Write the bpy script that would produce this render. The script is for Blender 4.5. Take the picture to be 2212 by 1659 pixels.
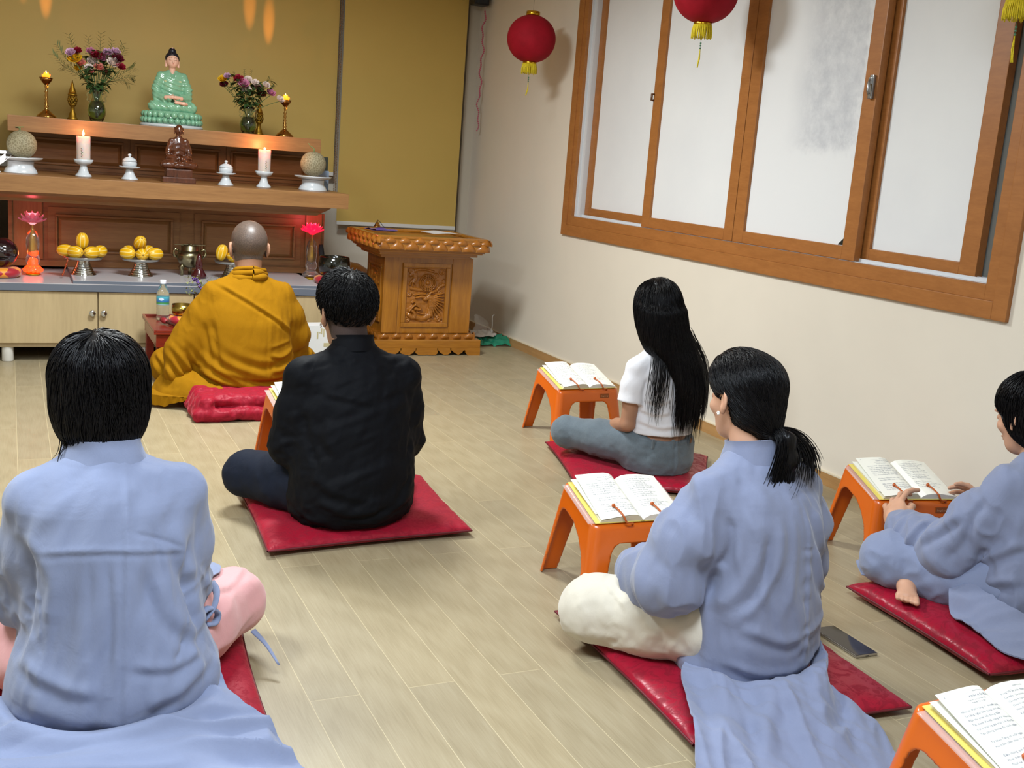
import bpy, bmesh, math, random
import numpy as np
from mathutils import Vector, Matrix, Euler

random.seed(7)
rng = np.random.default_rng(11)
PI = math.pi
S = bpy.context.scene
for o in list(bpy.data.objects):
    bpy.data.objects.remove(o)
COL = S.collection

# ------------------------------------------------------------------ camera
cam_d = bpy.data.cameras.new('camera')
cam_d.sensor_width = 36.0
cam_d.lens = 2333.4 / 2212 * 36.0
cam_d.clip_start = 0.05
cam_o = bpy.data.objects.new('camera', cam_d)
COL.objects.link(cam_o)
Rwc = ((0.90773984, -0.01616091, 0.41922215),
       (-0.4127472, -0.21340577, 0.88549293),
       (0.07515405, -0.97682998, -0.20038729))
cam_o.matrix_world = Matrix(((Rwc[0][0], -Rwc[0][1], -Rwc[0][2], 0.0),
                             (Rwc[1][0], -Rwc[1][1], -Rwc[1][2], 0.0),
                             (Rwc[2][0], -Rwc[2][1], -Rwc[2][2], 1.2),
                             (0, 0, 0, 1)))
S.camera = cam_o
S.view_settings.view_transform = 'Standard'
S.view_settings.look = 'None'
S.view_settings.gamma = 1.0
S.view_settings.use_curve_mapping = False
S.view_settings.exposure = 0.0

# ------------------------------------------------------------------ light
world = bpy.data.worlds.new('world')
S.world = world
world.use_nodes = True
wb = world.node_tree.nodes['Background']
wb.inputs[0].default_value = (0.75, 0.82, 1.0, 1)
wb.inputs[1].default_value = 0.05


def area(name, loc, sx, sy, power, col, rot=(0, 0, 0)):
    d = bpy.data.lights.new(name, 'AREA')
    d.shape = 'RECTANGLE'
    d.size = sx
    d.size_y = sy
    d.energy = power
    d.color = col
    o = bpy.data.objects.new(name, d)
    o.location = loc
    o.rotation_euler = rot
    COL.objects.link(o)
    return o


area('ceiling_lamp', (0.90, 4.45, 2.40), 0.60, 0.60, 100, (0.94, 0.99, 1.0))
area('ceiling_lamp', (0.55, 1.0, 2.40), 1.2, 0.6, 78, (0.84, 0.95, 1.08))
area('ceiling_lamp', (-0.9, 2.7, 2.40), 0.6, 0.6, 62, (0.88, 0.97, 1.04))

# ------------------------------------------------------------------ materials
MATS = {}


def srgb(c):
    if isinstance(c, str):
        c = tuple(int(c[i:i + 2], 16) / 255 for i in (0, 2, 4))
    return tuple(x / 12.92 if x <= 0.04045 else ((x + 0.055) / 1.055) ** 2.4 for x in c)


class NT:
    def __init__(s, name):
        s.m = bpy.data.materials.new(name)
        s.m.use_nodes = True
        s.t = s.m.node_tree
        s.b = s.t.nodes['Principled BSDF']
        s.tc = None

    def n(s, typ, **kw):
        nd = s.t.nodes.new(typ)
        for k, v in kw.items():
            if k.startswith('i_'):
                nd.inputs[k[2:].replace('_', ' ')].default_value = v
            else:
                setattr(nd, k, v)
        return nd

    def l(s, a, b):
        s.t.links.new(a, b)

    def coord(s, scale=(1, 1, 1), rot=(0, 0, 0), src='Object'):
        if s.tc is None:
            s.tc = s.n('ShaderNodeTexCoord')
        mp = s.n('ShaderNodeMapping')
        mp.inputs['Scale'].default_value = scale
        mp.inputs['Rotation'].default_value = rot
        s.l(s.tc.outputs[src], mp.inputs[0])
        return mp.outputs[0]

    def noise(s, vec, scale, detail=4, rough=0.55, dist=0.0):
        nd = s.n('ShaderNodeTexNoise')
        nd.inputs['Scale'].default_value = scale
        nd.inputs['Detail'].default_value = detail
        nd.inputs['Roughness'].default_value = rough
        nd.inputs['Distortion'].default_value = dist
        s.l(vec, nd.inputs['Vector'])
        return nd.outputs['Fac']

    def ramp(s, fac, stops):
        r = s.n('ShaderNodeValToRGB')
        el = r.color_ramp.elements
        while len(el) < len(stops):
            el.new(0.5)
        for e, (p, c) in zip(el, stops):
            e.position = p
            e.color = (*c, 1) if len(c) == 3 else c
        s.l(fac, r.inputs[0])
        return r.outputs[0]

    def mix(s, fac, a, b, mode='MIX'):
        m = s.n('ShaderNodeMix', data_type='RGBA', blend_type=mode)
        for idx, v in ((0, fac), (6, a), (7, b)):
            if hasattr(v, 'links'):
                s.l(v, m.inputs[idx])
            elif idx == 0:
                m.inputs[0].default_value = v
            else:
                m.inputs[idx].default_value = (*v, 1)
        return m.outputs[2]

    def bump(s, h, strength, dist=0.002, prev=None):
        b = s.n('ShaderNodeBump')
        b.inputs['Strength'].default_value = strength
        b.inputs['Distance'].default_value = dist
        s.l(h, b.inputs['Height'])
        if prev is not None:
            s.l(prev, b.inputs['Normal'])
        s.l(b.outputs[0], s.b.inputs['Normal'])
        return b.outputs[0]

    def col(s, v):
        if hasattr(v, 'links'):
            s.l(v, s.b.inputs['Base Color'])
        else:
            s.b.inputs['Base Color'].default_value = (*v, 1)

    def set(s, **kw):
        for k, v in kw.items():
            s.b.inputs[k.replace('_', ' ')].default_value = v


def plain(name, c, rough=0.5, metal=0.0, spec=0.5, var=0.0, vs=12, bump=0.0, bs=80, coat=0.0, emit=None, es=0, sheen=0, trans=0, sss=0, alpha=1):
    if name in MATS:
        return MATS[name]
    t = NT(name)
    c = srgb(c)
    v = t.coord()
    if var:
        f = t.noise(v, vs, 4)
        t.col(t.ramp(f, [(0.3, tuple(x * (1 - var) for x in c)), (0.7, tuple(min(1, x * (1 + var)) for x in c))]))
    else:
        t.col(c)
    t.set(Roughness=rough, Metallic=metal)
    t.b.inputs['Specular IOR Level'].default_value = spec
    if coat:
        t.b.inputs['Coat Weight'].default_value = coat
        t.b.inputs['Coat Roughness'].default_value = 0.08
    if sheen:
        t.b.inputs['Sheen Weight'].default_value = sheen
        t.b.inputs['Sheen Roughness'].default_value = 0.4
    if trans:
        t.b.inputs['Transmission Weight'].default_value = trans
    if sss:
        t.b.inputs['Subsurface Weight'].default_value = sss
        t.b.inputs['Subsurface Radius'].default_value = (0.02, 0.008, 0.004)
        t.b.inputs['Subsurface Scale'].default_value = 0.5 if sss < 1 else 3.0
    if emit:
        t.b.inputs['Emission Color'].default_value = (*srgb(emit), 1)
        t.b.inputs['Emission Strength'].default_value = es
    if alpha < 1:
        t.b.inputs['Alpha'].default_value = alpha
    if bump:
        t.bump(t.noise(v, bs, 5), bump)
    MATS[name] = t.m
    return t.m


def wood(name, dark, light, grain=(2, 40, 40), rough=0.35, spec=0.4, coat=0.0, nscale=2.0):
    if name in MATS:
        return MATS[name]
    t = NT(name)
    v = t.coord(grain)
    a = t.noise(v, nscale, 6, 0.6, 0.6)
    b = t.noise(v, nscale * 5, 3, 0.6)
    f = t.mix(0.35, a, b)
    d, l = srgb(dark), srgb(light)
    t.col(t.ramp(f, [(0.32, d), (0.5, tuple((x + y) / 2 for x, y in zip(d, l))), (0.68, l)]))
    t.set(Roughness=rough)
    t.b.inputs['Specular IOR Level'].default_value = spec
    t.b.inputs['Coat Weight'].default_value = coat
    t.b.inputs['Coat Roughness'].default_value = 0.15
    t.bump(f, 0.08, 0.001)
    MATS[name] = t.m
    return t.m


def fabric(name, c, rough=0.85, sheen=0.2, weave=900, wb_=0.15, var=0.06, spec=0.2, crump=0.35):
    if name in MATS:
        return MATS[name]
    t = NT(name)
    c = srgb(c)
    v = t.coord()
    f = t.noise(v, 9, 5, 0.6)
    g = t.noise(v, 260, 3)
    t.col(t.ramp(t.mix(0.3, f, g), [(0.3, tuple(x * (1 - var) for x in c)), (0.7, tuple(min(1, x * (1 + var)) for x in c))]))
    t.set(Roughness=rough)
    t.b.inputs['Specular IOR Level'].default_value = spec
    t.b.inputs['Sheen Weight'].default_value = sheen
    t.b.inputs['Sheen Roughness'].default_value = 0.5
    b1 = t.bump(t.noise(t.coord((1, 1, 0.6)), 16, 5, 0.55, 1.2), crump, 0.006)
    t.bump(t.noise(v, weave, 2), wb_, 0.0008, b1)
    MATS[name] = t.m
    return t.m


# ------------------------------------------------------------------ mesh helpers
class MB:
    """collects vertices and faces for one mesh"""

    def __init__(s):
        s.v = []
        s.f = []
        s.sm = []
        s.mi = []

    def add(s, vs, fs, smooth=False, mi=0):
        o = len(s.v)
        s.v.extend([tuple(map(float, p)) for p in vs])
        s.f.extend([tuple(i + o for i in f) for f in fs])
        s.sm.extend([smooth] * len(fs))
        s.mi.extend([mi] * len(fs))
        return s

    def box(s, x0, x1, y0, y1, z0, z1, mi=0, bev=0.0, M=None):
        bm = bmesh.new()
        bmesh.ops.create_cube(bm, size=1)
        for v in bm.verts:
            v.co = Vector(((x0 + x1) / 2 + v.co.x * (x1 - x0), (y0 + y1) / 2 + v.co.y * (y1 - y0), (z0 + z1) / 2 + v.co.z * (z1 - z0)))
        if bev > 0:
            bmesh.ops.bevel(bm, geom=bm.edges[:], offset=bev, segments=2, affect='EDGES', profile=0.7)
        s._bm(bm, mi, False, M)
        return s

    def _bm(s, bm, mi=0, smooth=False, M=None):
        bm.verts.ensure_lookup_table()
        if M is not None:
            bm.transform(M)
        s.add([v.co for v in bm.verts], [[v.index for v in f.verts] for f in bm.faces], smooth, mi)
        bm.free()

    def prism(s, poly, z0, z1, mi=0, M=None):
        n = len(poly)
        vs = [(x, y, z0) for x, y in poly] + [(x, y, z1) for x, y in poly]
        fs = [list(range(n))[::-1], [n + i for i in range(n)]] + [[i, (i + 1) % n, n + (i + 1) % n, n + i] for i in range(n)]
        if M is not None:
            vs = [M @ Vector(p) for p in vs]
        s.add(vs, fs, False, mi)
        return s

    def lathe(s, prof, c=(0, 0, 0), seg=40, mi=0, M=None, smooth=True, rf=None):
        """prof: (r, z) pairs; rf(angle, k) optional radius factor"""
        vs, fs = [], []
        for k, (r, z) in enumerate(prof):
            for j in range(seg):
                a = 2 * PI * j / seg
                q = r * (rf(a, k) if rf else 1)
                vs.append(Vector((c[0] + q * math.cos(a), c[1] + q * math.sin(a), c[2] + z)))
        for k in range(len(prof) - 1):
            for j in range(seg):
                j2 = (j + 1) % seg
                fs.append([k * seg + j, k * seg + j2, (k + 1) * seg + j2, (k + 1) * seg + j])
        if M is not None:
            vs = [M @ p for p in vs]
        s.add(vs, fs, smooth, mi)
        if prof[0][0] > 1e-6:
            o = len(s.v) - len(vs)
            s.f.append(tuple(o + j for j in range(seg))[::-1]); s.sm.append(False); s.mi.append(mi)
        if prof[-1][0] > 1e-6:
            o = len(s.v) - seg
            s.f.append(tuple(o + j for j in range(seg))); s.sm.append(False); s.mi.append(mi)
        return s

    def tube(s, pts, r, seg=8, mi=0, cap=True, flat=1.0):
        pts = [Vector(p) for p in pts]
        n = len(pts)
        rs = r if hasattr(r, '__len__') else [r] * n
        vs, fs = [], []
        up = Vector((0, 0, 1))
        prevn = None
        for i, p in enumerate(pts):
            d = (pts[min(i + 1, n - 1)] - pts[max(i - 1, 0)])
            if d.length < 1e-9:
                d = Vector((0, 0, 1))
            d.normalize()
            if prevn is None:
                a = up if abs(d.dot(up)) < 0.9 else Vector((1, 0, 0))
                nn = d.cross(a).normalized()
            else:
                nn = (prevn - d * prevn.dot(d)).normalized()
            prevn = nn
            b = d.cross(nn)
            for j in range(seg):
                t = 2 * PI * j / seg
                vs.append(p + nn * (math.cos(t) * rs[i]) + b * (math.sin(t) * rs[i] * flat))
        for i in range(n - 1):
            for j in range(seg):
                j2 = (j + 1) % seg
                fs.append([i * seg + j, i * seg + j2, (i + 1) * seg + j2, (i + 1) * seg + j])
        if cap:
            fs.append(list(range(seg))[::-1])
            fs.append([(n - 1) * seg + j for j in range(seg)])
        s.add(vs, fs, True, mi)
        return s

    def ball(s, c, r, seg=20, rings=12, mi=0, sc=(1, 1, 1), M=None):
        prof = [(r * math.sin(PI * k / rings), -r * math.cos(PI * k / rings)) for k in range(rings + 1)]
        prof[0] = (1e-5, -r); prof[-1] = (1e-5, r)
        T = Matrix.Translation(c) @ Matrix.Diagonal((*sc, 1))
        if M is not None:
            T = M @ T
        return s.lathe(prof, (0, 0, 0), seg, mi, T)

    def grid(s, P, mi=0, smooth=True, closed_u=False):
        """P: (nu, nv, 3) array"""
        nu, nv = P.shape[:2]
        vs = P.reshape(-1, 3)
        fs = []
        for i in range(nu if closed_u else nu - 1):
            i2 = (i + 1) % nu
            for j in range(nv - 1):
                fs.append([i * nv + j, i2 * nv + j, i2 * nv + j + 1, i * nv + j + 1])
        s.add(vs, fs, smooth, mi)
        return s

    def mesh(s, name):
        m = bpy.data.meshes.new(name)
        m.from_pydata(s.v, [], s.f)
        m.polygons.foreach_set('use_smooth', s.sm)
        m.polygons.foreach_set('material_index', s.mi)
        m.update()
        return m


def obj(name, mb, mats, parent=None, loc=None, rot=None):
    me = mb.mesh(name) if isinstance(mb, MB) else mb
    for m in (mats if isinstance(mats, (list, tuple)) else [mats]):
        me.materials.append(m)
    o = bpy.data.objects.new(name, me)
    COL.objects.link(o)
    if parent is not None:
        o.parent = parent
    if loc is not None:
        o.location = loc
    if rot is not None:
        o.rotation_euler = rot
    return o


def tag(o, label=None, cat=None, group=None, kind=None):
    if label: o['label'] = label
    if cat: o['category'] = cat
    if group: o['group'] = group
    if kind: o['kind'] = kind
    return o


def thing(name, label, cat, loc=(0, 0, 0), rotz=0.0, group=None):
    o = bpy.data.objects.new(name, None)
    o.empty_display_size = 0.05
    COL.objects.link(o)
    o.location = loc
    o.rotation_euler = (0, 0, rotz)
    return tag(o, label, cat, group)


def struct(name, mb, mats, loc=None):
    return tag(obj(name, mb, mats, loc=loc), kind='structure')


def dup(root, loc=None, rotz=None, label=None, group=None):
    r = root.copy()
    COL.objects.link(r)
    if loc is not None:
        r.location = loc
    if rotz is not None:
        r.rotation_euler = (0, 0, rotz)
    if label: r['label'] = label
    if group: r['group'] = group
    for ch in list(root.children):
        c = ch.copy(); COL.objects.link(c); c.parent = r
        for g in list(ch.children):
            d = g.copy(); COL.objects.link(d); d.parent = c
    return r


def bevel(o, w=0.003, seg=2):
    m = o.modifiers.new('bevel', 'BEVEL')
    m.width = w; m.segments = seg; m.limit_method = 'ANGLE'; m.angle_limit = 0.6
    m.harden_normals = False
    return o


# ------------------------------------------------------------------ numpy noise and signed distance surfaces
_perm = np.random.default_rng(3).permutation(256).astype(np.int64)
_perm = np.concatenate([_perm, _perm, _perm])
_val = np.random.default_rng(5).random(256) * 2 - 1


def vnoise(p):
    p = np.asarray(p, dtype=np.float64)
    i = np.floor(p).astype(np.int64)
    f = p - i
    f = f * f * f * (f * (f * 6 - 15) + 10)
    i &= 255
    def h(dx, dy, dz):
        return _val[_perm[_perm[_perm[(i[:, 0] + dx) & 255] + ((i[:, 1] + dy) & 255)] + ((i[:, 2] + dz) & 255)]]
    r = 0
    for dx in (0, 1):
        wx = f[:, 0] if dx else 1 - f[:, 0]
        for dy in (0, 1):
            wy = f[:, 1] if dy else 1 - f[:, 1]
            for dz in (0, 1):
                wz = f[:, 2] if dz else 1 - f[:, 2]
                r = r + wx * wy * wz * h(dx, dy, dz)
    return r


def fbm(p, oct=3):
    a, r, s = 1.0, 0, 0
    for k in range(oct):
        r = r + a * vnoise(p * (2 ** k) + 17.3 * k)
        s += a
        a *= 0.5
    return r / s


def smin(a, b, k):
    if k <= 0:
        return np.minimum(a, b)
    h = np.clip(0.5 + 0.5 * (b - a) / k, 0, 1)
    return b * (1 - h) + a * h - k * h * (1 - h)


def smax(a, b, k):
    return -smin(-a, -b, k)


def capsule(p, a, b, ra, rb):
    a = np.array(a, float); b = np.array(b, float)
    ab = b - a
    t = np.clip(((p - a) @ ab) / max(ab @ ab, 1e-12), 0, 1)
    d = np.linalg.norm(p - a - t[:, None] * ab, axis=1)
    return d - (ra + (rb - ra) * t)


def chain(p, pts, rs, k=0.012):
    d = None
    for i in range(len(pts) - 1):
        c = capsule(p, pts[i], pts[i + 1], rs[i], rs[i + 1])
        d = c if d is None else smin(d, c, k)
    return d


def ellip(p, c, r, rot=None):
    q = p - np.array(c, float)
    if rot is not None:
        q = q @ np.array(Euler(rot).to_matrix())
    r = np.array(r, float)
    k0 = np.linalg.norm(q / r, axis=1)
    k1 = np.linalg.norm(q / (r * r), axis=1)
    return k0 * (k0 - 1) / np.maximum(k1, 1e-9)


def loft(p, rows, pw=2.0):
    """vertical loft, rows = (z, cx, cy, ax, ay) ascending"""
    R = np.array(rows, float)
    z = p[:, 2]
    zc = np.clip(z, R[0, 0], R[-1, 0])
    # smooth interpolation
    def ip(c):
        return np.interp(zc, R[:, 0], R[:, c])
    def ips(c):
        e = 0.012
        return (ip_at(c, zc - e) + ip_at(c, zc + e) + ip_at(c, zc)) / 3
    def ip_at(c, zz):
        return np.interp(np.clip(zz, R[0, 0], R[-1, 0]), R[:, 0], R[:, c])
    cx, cy, ax, ay = ips(1), ips(2), ips(3), ips(4)
    u = np.abs(p[:, 0] - cx) / ax
    v = np.abs(p[:, 1] - cy) / ay
    k = (u ** pw + v ** pw) ** (1 / pw)
    d = (k - 1) * np.minimum(ax, ay) * 0.9
    # correct distance along the gradient direction
    g = np.sqrt((p[:, 0] - cx) ** 2 / ax ** 4 + (p[:, 1] - cy) ** 2 / ay ** 4)
    de = k * (k - 1) / np.maximum(g, 1e-6)
    d = np.where(k > 0.3, np.clip(de, -0.4, 3), d)
    dz = np.abs(z - zc)
    out = np.where(dz > 0, np.sqrt(np.maximum(d, 0) ** 2 + dz ** 2) + np.minimum(d, 0) * (dz <= 0), d)
    out = np.where((dz > 0) & (d < 0), dz, out)
    return out


def sdf_mesh(fn, lo, hi, h, newton=2):
    """naive surface nets on a numpy grid -> (verts, faces)"""
    lo = np.array(lo, float); hi = np.array(hi, float)
    n = np.ceil((hi - lo) / h).astype(int) + 1
    # coarse pass to skip empty space
    c = 4
    nc = np.ceil(n / c).astype(int) + 1
    gx, gy, gz = [lo[i] + np.arange(nc[i]) * h * c for i in range(3)]
    P = np.stack(np.meshgrid(gx, gy, gz, indexing='ij'), -1).reshape(-1, 3)
    F = np.empty(len(P))
    for s0 in range(0, len(P), 200000):
        F[s0:s0 + 200000] = fn(P[s0:s0 + 200000])
    F = F.reshape(nc)
    near = np.abs(F) < h * c * 1.5
    V = np.repeat(np.repeat(np.repeat(F, c, 0), c, 1), c, 2)[:n[0], :n[1], :n[2]].copy()
    nm = near.copy()
    for ax_ in range(3):
        a = np.zeros_like(nm)
        sl = [slice(None)] * 3; sr = [slice(None)] * 3
        sl[ax_] = slice(1, None); sr[ax_] = slice(None, -1)
        a[tuple(sl)] |= nm[tuple(sr)]
        a[tuple(sr)] |= nm[tuple(sl)]
        nm = nm | a
    M = np.repeat(np.repeat(np.repeat(nm, c, 0), c, 1), c, 2)[:n[0], :n[1], :n[2]]
    idx = np.argwhere(M)
    Pf = lo + idx * h
    vals = np.empty(len(Pf))
    for s0 in range(0, len(Pf), 200000):
        vals[s0:s0 + 200000] = fn(Pf[s0:s0 + 200000])
    V[M] = vals
    sg = V < 0
    cell = np.zeros(tuple(n - 1), dtype=np.int8)
    for dx in (0, 1):
        for dy in (0, 1):
            for dz in (0, 1):
                cell += sg[dx:n[0] - 1 + dx, dy:n[1] - 1 + dy, dz:n[2] - 1 + dz]
    act = (cell > 0) & (cell < 8)
    ci = np.argwhere(act)
    ids = -np.ones(tuple(n - 1), dtype=np.int64)
    ids[act] = np.arange(len(ci))
    acc = np.zeros((len(ci), 3)); cnt = np.zeros(len(ci))
    corners = [(0, 0, 0), (1, 0, 0), (0, 1, 0), (1, 1, 0), (0, 0, 1), (1, 0, 1), (0, 1, 1), (1, 1, 1)]
    edges = [(0, 1), (2, 3), (4, 5), (6, 7), (0, 2), (1, 3), (4, 6), (5, 7), (0, 4), (1, 5), (2, 6), (3, 7)]
    cv = [V[ci[:, 0] + a, ci[:, 1] + b, ci[:, 2] + d] for a, b, d in corners]
    for a, b in edges:
        va, vb = cv[a], cv[b]
        m = (va < 0) != (vb < 0)
        t = np.where(m, va / np.where(m, va - vb, 1), 0)
        pa = np.array(corners[a], float); pb = np.array(corners[b], float)
        acc += np.where(m[:, None], pa + t[:, None] * (pb - pa), 0)
        cnt += m
    verts = lo + (ci + acc / cnt[:, None]) * h
    faces = []
    for ax_ in range(3):
        u, w = (ax_ + 1) % 3, (ax_ + 2) % 3
        A = [slice(0, n[i]) for i in range(3)]; B = [slice(0, n[i]) for i in range(3)]
        A[ax_] = slice(0, n[ax_] - 1); B[ax_] = slice(1, n[ax_])
        sa, sb = sg[tuple(A)], sg[tuple(B)]
        E = np.argwhere(sa != sb)
        ok = (E[:, u] > 0) & (E[:, w] > 0) & (E[:, u] < n[u] - 1) & (E[:, w] < n[w] - 1)
        E = E[ok]
        flip = sa[tuple(E.T)]
        du = np.zeros(3, int); du[u] = 1
        dw = np.zeros(3, int); dw[w] = 1
        q = [ids[tuple((E - du - dw).T)], ids[tuple((E - dw).T)], ids[tuple(E.T)], ids[tuple((E - du).T)]]
        Q = np.stack(q, 1)
        Q = np.where(flip[:, None], Q, Q[:, ::-1])
        faces.append(Q)
    faces = np.concatenate(faces)
    faces = faces[(faces >= 0).all(1)]
    for _ in range(newton):
        f, g = grad(fn, verts, h * 0.35)
        g2 = np.maximum((g * g).sum(1), 0.05)
        st = (f / g2)[:, None] * g
        ln = np.linalg.norm(st, axis=1, keepdims=True)
        st *= np.minimum(1, h * 0.8 / np.maximum(ln, 1e-9))
        verts = verts - st * 0.8
    return verts, faces


def grad(fn, p, e):
    f = fn(p)
    g = np.empty_like(p)
    for i in range(3):
        q = p.copy(); q[:, i] += e
        g[:, i] = (fn(q) - f) / e
    return f, g


def laplace(v, faces, it=2, lam=0.5):
    n = len(v)
    e = np.concatenate([faces[:, [0, 1]], faces[:, [1, 2]], faces[:, [2, 3]], faces[:, [3, 0]]])
    for _ in range(it):
        acc = np.zeros_like(v); c = np.zeros(n)
        for a, b in ((0, 1), (1, 0)):
            for k in range(3):
                acc[:, k] += np.bincount(e[:, a], v[e[:, b], k], n)
            c += np.bincount(e[:, a], minlength=n)
        v = v + lam * (acc / np.maximum(c, 1)[:, None] - v)
    return v


def npobj(name, v, f, mat, parent=None, smooth=True, attr=None):
    me = bpy.data.meshes.new(name)
    f = np.asarray(f)
    me.vertices.add(len(v))
    me.vertices.foreach_set('co', np.asarray(v, dtype=np.float32).ravel())
    k = f.shape[1]
    me.loops.add(len(f) * k)
    me.loops.foreach_set('vertex_index', f.ravel().astype(np.int32))
    me.polygons.add(len(f))
    me.polygons.foreach_set('loop_start', (np.arange(len(f)) * k).astype(np.int32))
    me.polygons.foreach_set('use_smooth', np.ones(len(f), dtype=bool) if smooth else np.zeros(len(f), dtype=bool))
    me.update(calc_edges=True)
    me.validate()
    if attr is not None:
        a = me.attributes.new(attr[0], 'FLOAT', 'POINT')
        a.data.foreach_set('value', np.asarray(attr[1], dtype=np.float32))
    me.materials.append(mat)
    o = bpy.data.objects.new(name, me)
    COL.objects.link(o)
    if parent is not None:
        o.parent = parent
    return o


def catmull(pts, n):
    P = np.array(pts, float)
    P = np.vstack([2 * P[0] - P[1], P, 2 * P[-1] - P[-2]])
    m = len(P) - 3
    t = np.linspace(0, m, n)
    i = np.minimum(t.astype(int), m - 1)
    u = (t - i)[:, None]
    p0, p1, p2, p3 = P[i], P[i + 1], P[i + 2], P[i + 3]
    return 0.5 * (2 * p1 + (p2 - p0) * u + (2 * p0 - 5 * p1 + 4 * p2 - p3) * u ** 2 + (3 * p1 - p0 - 3 * p2 + p3) * u ** 3)
# ================================================================== ROOM
WX = 3.035      # right wall face
BY = 7.43       # back wall face


def mat_floor():
    t = NT('oak_laminate')
    v0 = t.coord((1, 1, 1), (0, 0, PI / 2))
    mp = t.n('ShaderNodeMapping')
    mp.inputs['Location'].default_value = (0.44, 0.105, 0)
    t.l(v0, mp.inputs[0])
    br = t.n('ShaderNodeTexBrick')
    br.offset = 0.37
    br.inputs['Color1'].default_value = (0, 0, 0, 1)
    br.inputs['Color2'].default_value = (1, 1, 1, 1)
    br.inputs['Mortar'].default_value = (0.5, 0.5, 0.5, 1)
    br.inputs['Scale'].default_value = 1
    br.inputs['Mortar Size'].default_value = 0.0011
    br.inputs['Mortar Smooth'].default_value = 0.3
    br.inputs['Brick Width'].default_value = 1.25
    br.inputs['Row Height'].default_value = 0.115
    t.l(mp.outputs[0], br.inputs['Vector'])
    sc = t.n('ShaderNodeVectorMath', operation='SCALE')
    t.l(br.outputs['Color'], sc.inputs[0]); sc.inputs['Scale'].default_value = 31.0
    ad = t.n('ShaderNodeVectorMath', operation='ADD')
    t.l(t.coord((10, 1.0, 1)), ad.inputs[0]); t.l(sc.outputs[0], ad.inputs[1])
    g1 = t.noise(ad.outputs[0], 2.2, 6, 0.62, 1.4)
    ad2 = t.n('ShaderNodeVectorMath', operation='ADD')
    t.l(t.coord((110, 4, 1)), ad2.inputs[0]); t.l(sc.outputs[0], ad2.inputs[1])
    g2 = t.noise(ad2.outputs[0], 3.0, 4, 0.6, 0.2)
    wv = t.n('ShaderNodeTexWave', wave_type='RINGS')
    wv.inputs['Scale'].default_value = 1.6
    wv.inputs['Distortion'].default_value = 9
    wv.inputs['Detail'].default_value = 3
    ad3 = t.n('ShaderNodeVectorMath', operation='ADD')
    t.l(t.coord((8, 1.2, 1)), ad3.inputs[0]); t.l(sc.outputs[0], ad3.inputs[1])
    t.l(ad3.outputs[0], wv.inputs['Vector'])
    f = t.mix(0.10, t.mix(0.62, g1, g2), wv.outputs['Fac'])
    c = t.ramp(f, [(0.3, srgb('8f8266')), (0.5, srgb('9b8e72')), (0.72, srgb('a4987d'))])
    var = t.ramp(br.outputs['Color'], [(0.0, (0.90, 0.90, 0.91)), (1.0, (1.04, 1.02, 0.98))])
    c = t.mix(1.0, c, var, 'MULTIPLY')
    c = t.mix(br.outputs['Fac'], c, srgb('b8a987'))
    t.col(c)
    t.set(Roughness=0.38)
    t.b.inputs['Specular IOR Level'].default_value = 0.42
    b1 = t.bump(f, 0.12, 0.0006)
    t.bump(t.ramp(br.outputs['Fac'], [(0, (1, 1, 1)), (1, (0, 0, 0))]), 0.25, 0.001, b1)
    return t.m


def mat_wall(name, c, c2=None, sc=1.2):
    t = NT(name)
    v = t.coord()
    f = t.noise(v, sc, 4, 0.6)
    c = srgb(c)
    c2 = srgb(c2) if c2 else tuple(x * 0.95 for x in c)
    t.col(t.ramp(f, [(0.35, c2), (0.65, c)]))
    t.set(Roughness=0.85)
    t.b.inputs['Specular IOR Level'].default_value = 0.25
    t.bump(t.noise(v, 140, 4, 0.7), 0.10, 0.0008)
    return t.m


M_floor = mat_floor()
M_wall = mat_wall('cream_wallpaper', 'dad2c3')
M_ceil = mat_wall('white_ceiling', 'e6e2d8')
M_blind = NT('mustard_blind_fabric')
_v = M_blind.coord()
M_blind.col(M_blind.ramp(M_blind.noise(_v, 0.9, 3), [(0.3, srgb('b69a4e')), (0.7, srgb('bea255'))]))
M_blind.set(Roughness=0.55)
M_blind.bump(M_blind.noise(M_blind.coord((500, 1, 500)), 1, 2), 0.06, 0.0005)
M_blind = M_blind.m
M_frame = wood('window_frame_wood', '8f5a2b', 'a36a36', (6, 1.2, 6), 0.42, 0.4, 0, 5)
M_base = wood('baseboard_wood', 'a0784a', 'b88f5c', (20, 1.0, 20), 0.4, 0.4, 0, 3)
M_alu = plain('white_aluminium', 'c9ccd0', 0.35, 0.0, 0.5)
M_alug = plain('grey_aluminium', '8f9490', 0.45, 0.3, 0.5)
M_black = plain('black_rubber', '111114', 0.5)

mb = MB().box(-2.8, 3.3, -1.4, 7.7, -0.1, 0)
struct('floor', mb, M_floor)
mb = MB().box(-2.8, 3.3, -1.4, 7.7, 2.45, 2.55)
struct('ceiling', mb, M_ceil)
mb = MB().box(-2.8, 3.3, BY, 7.7, 0, 2.45)
struct('wall_back', mb, M_wall)
mb = MB().box(-2.8, -2.6, -1.4, 7.7, 0, 2.45)
struct('wall_left', mb, M_wall)
mb = MB().box(-2.8, 3.3, -1.5, -1.3, 0, 2.45)
struct('wall_front', mb, M_wall)
WY0, WY1, WZ0, WZ1 = 2.60, 5.82, 0.83, 2.28
mb = MB()
mb.box(WX, 3.3, -1.4, WY0, 0, 2.45)
mb.box(WX, 3.3, WY1, 7.7, 0, 2.45)
mb.box(WX, 3.3, WY0, WY1, 0, WZ0)
mb.box(WX, 3.3, WY0, WY1, WZ1, 2.45)
struct('wall_right', mb, M_wall)

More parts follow.
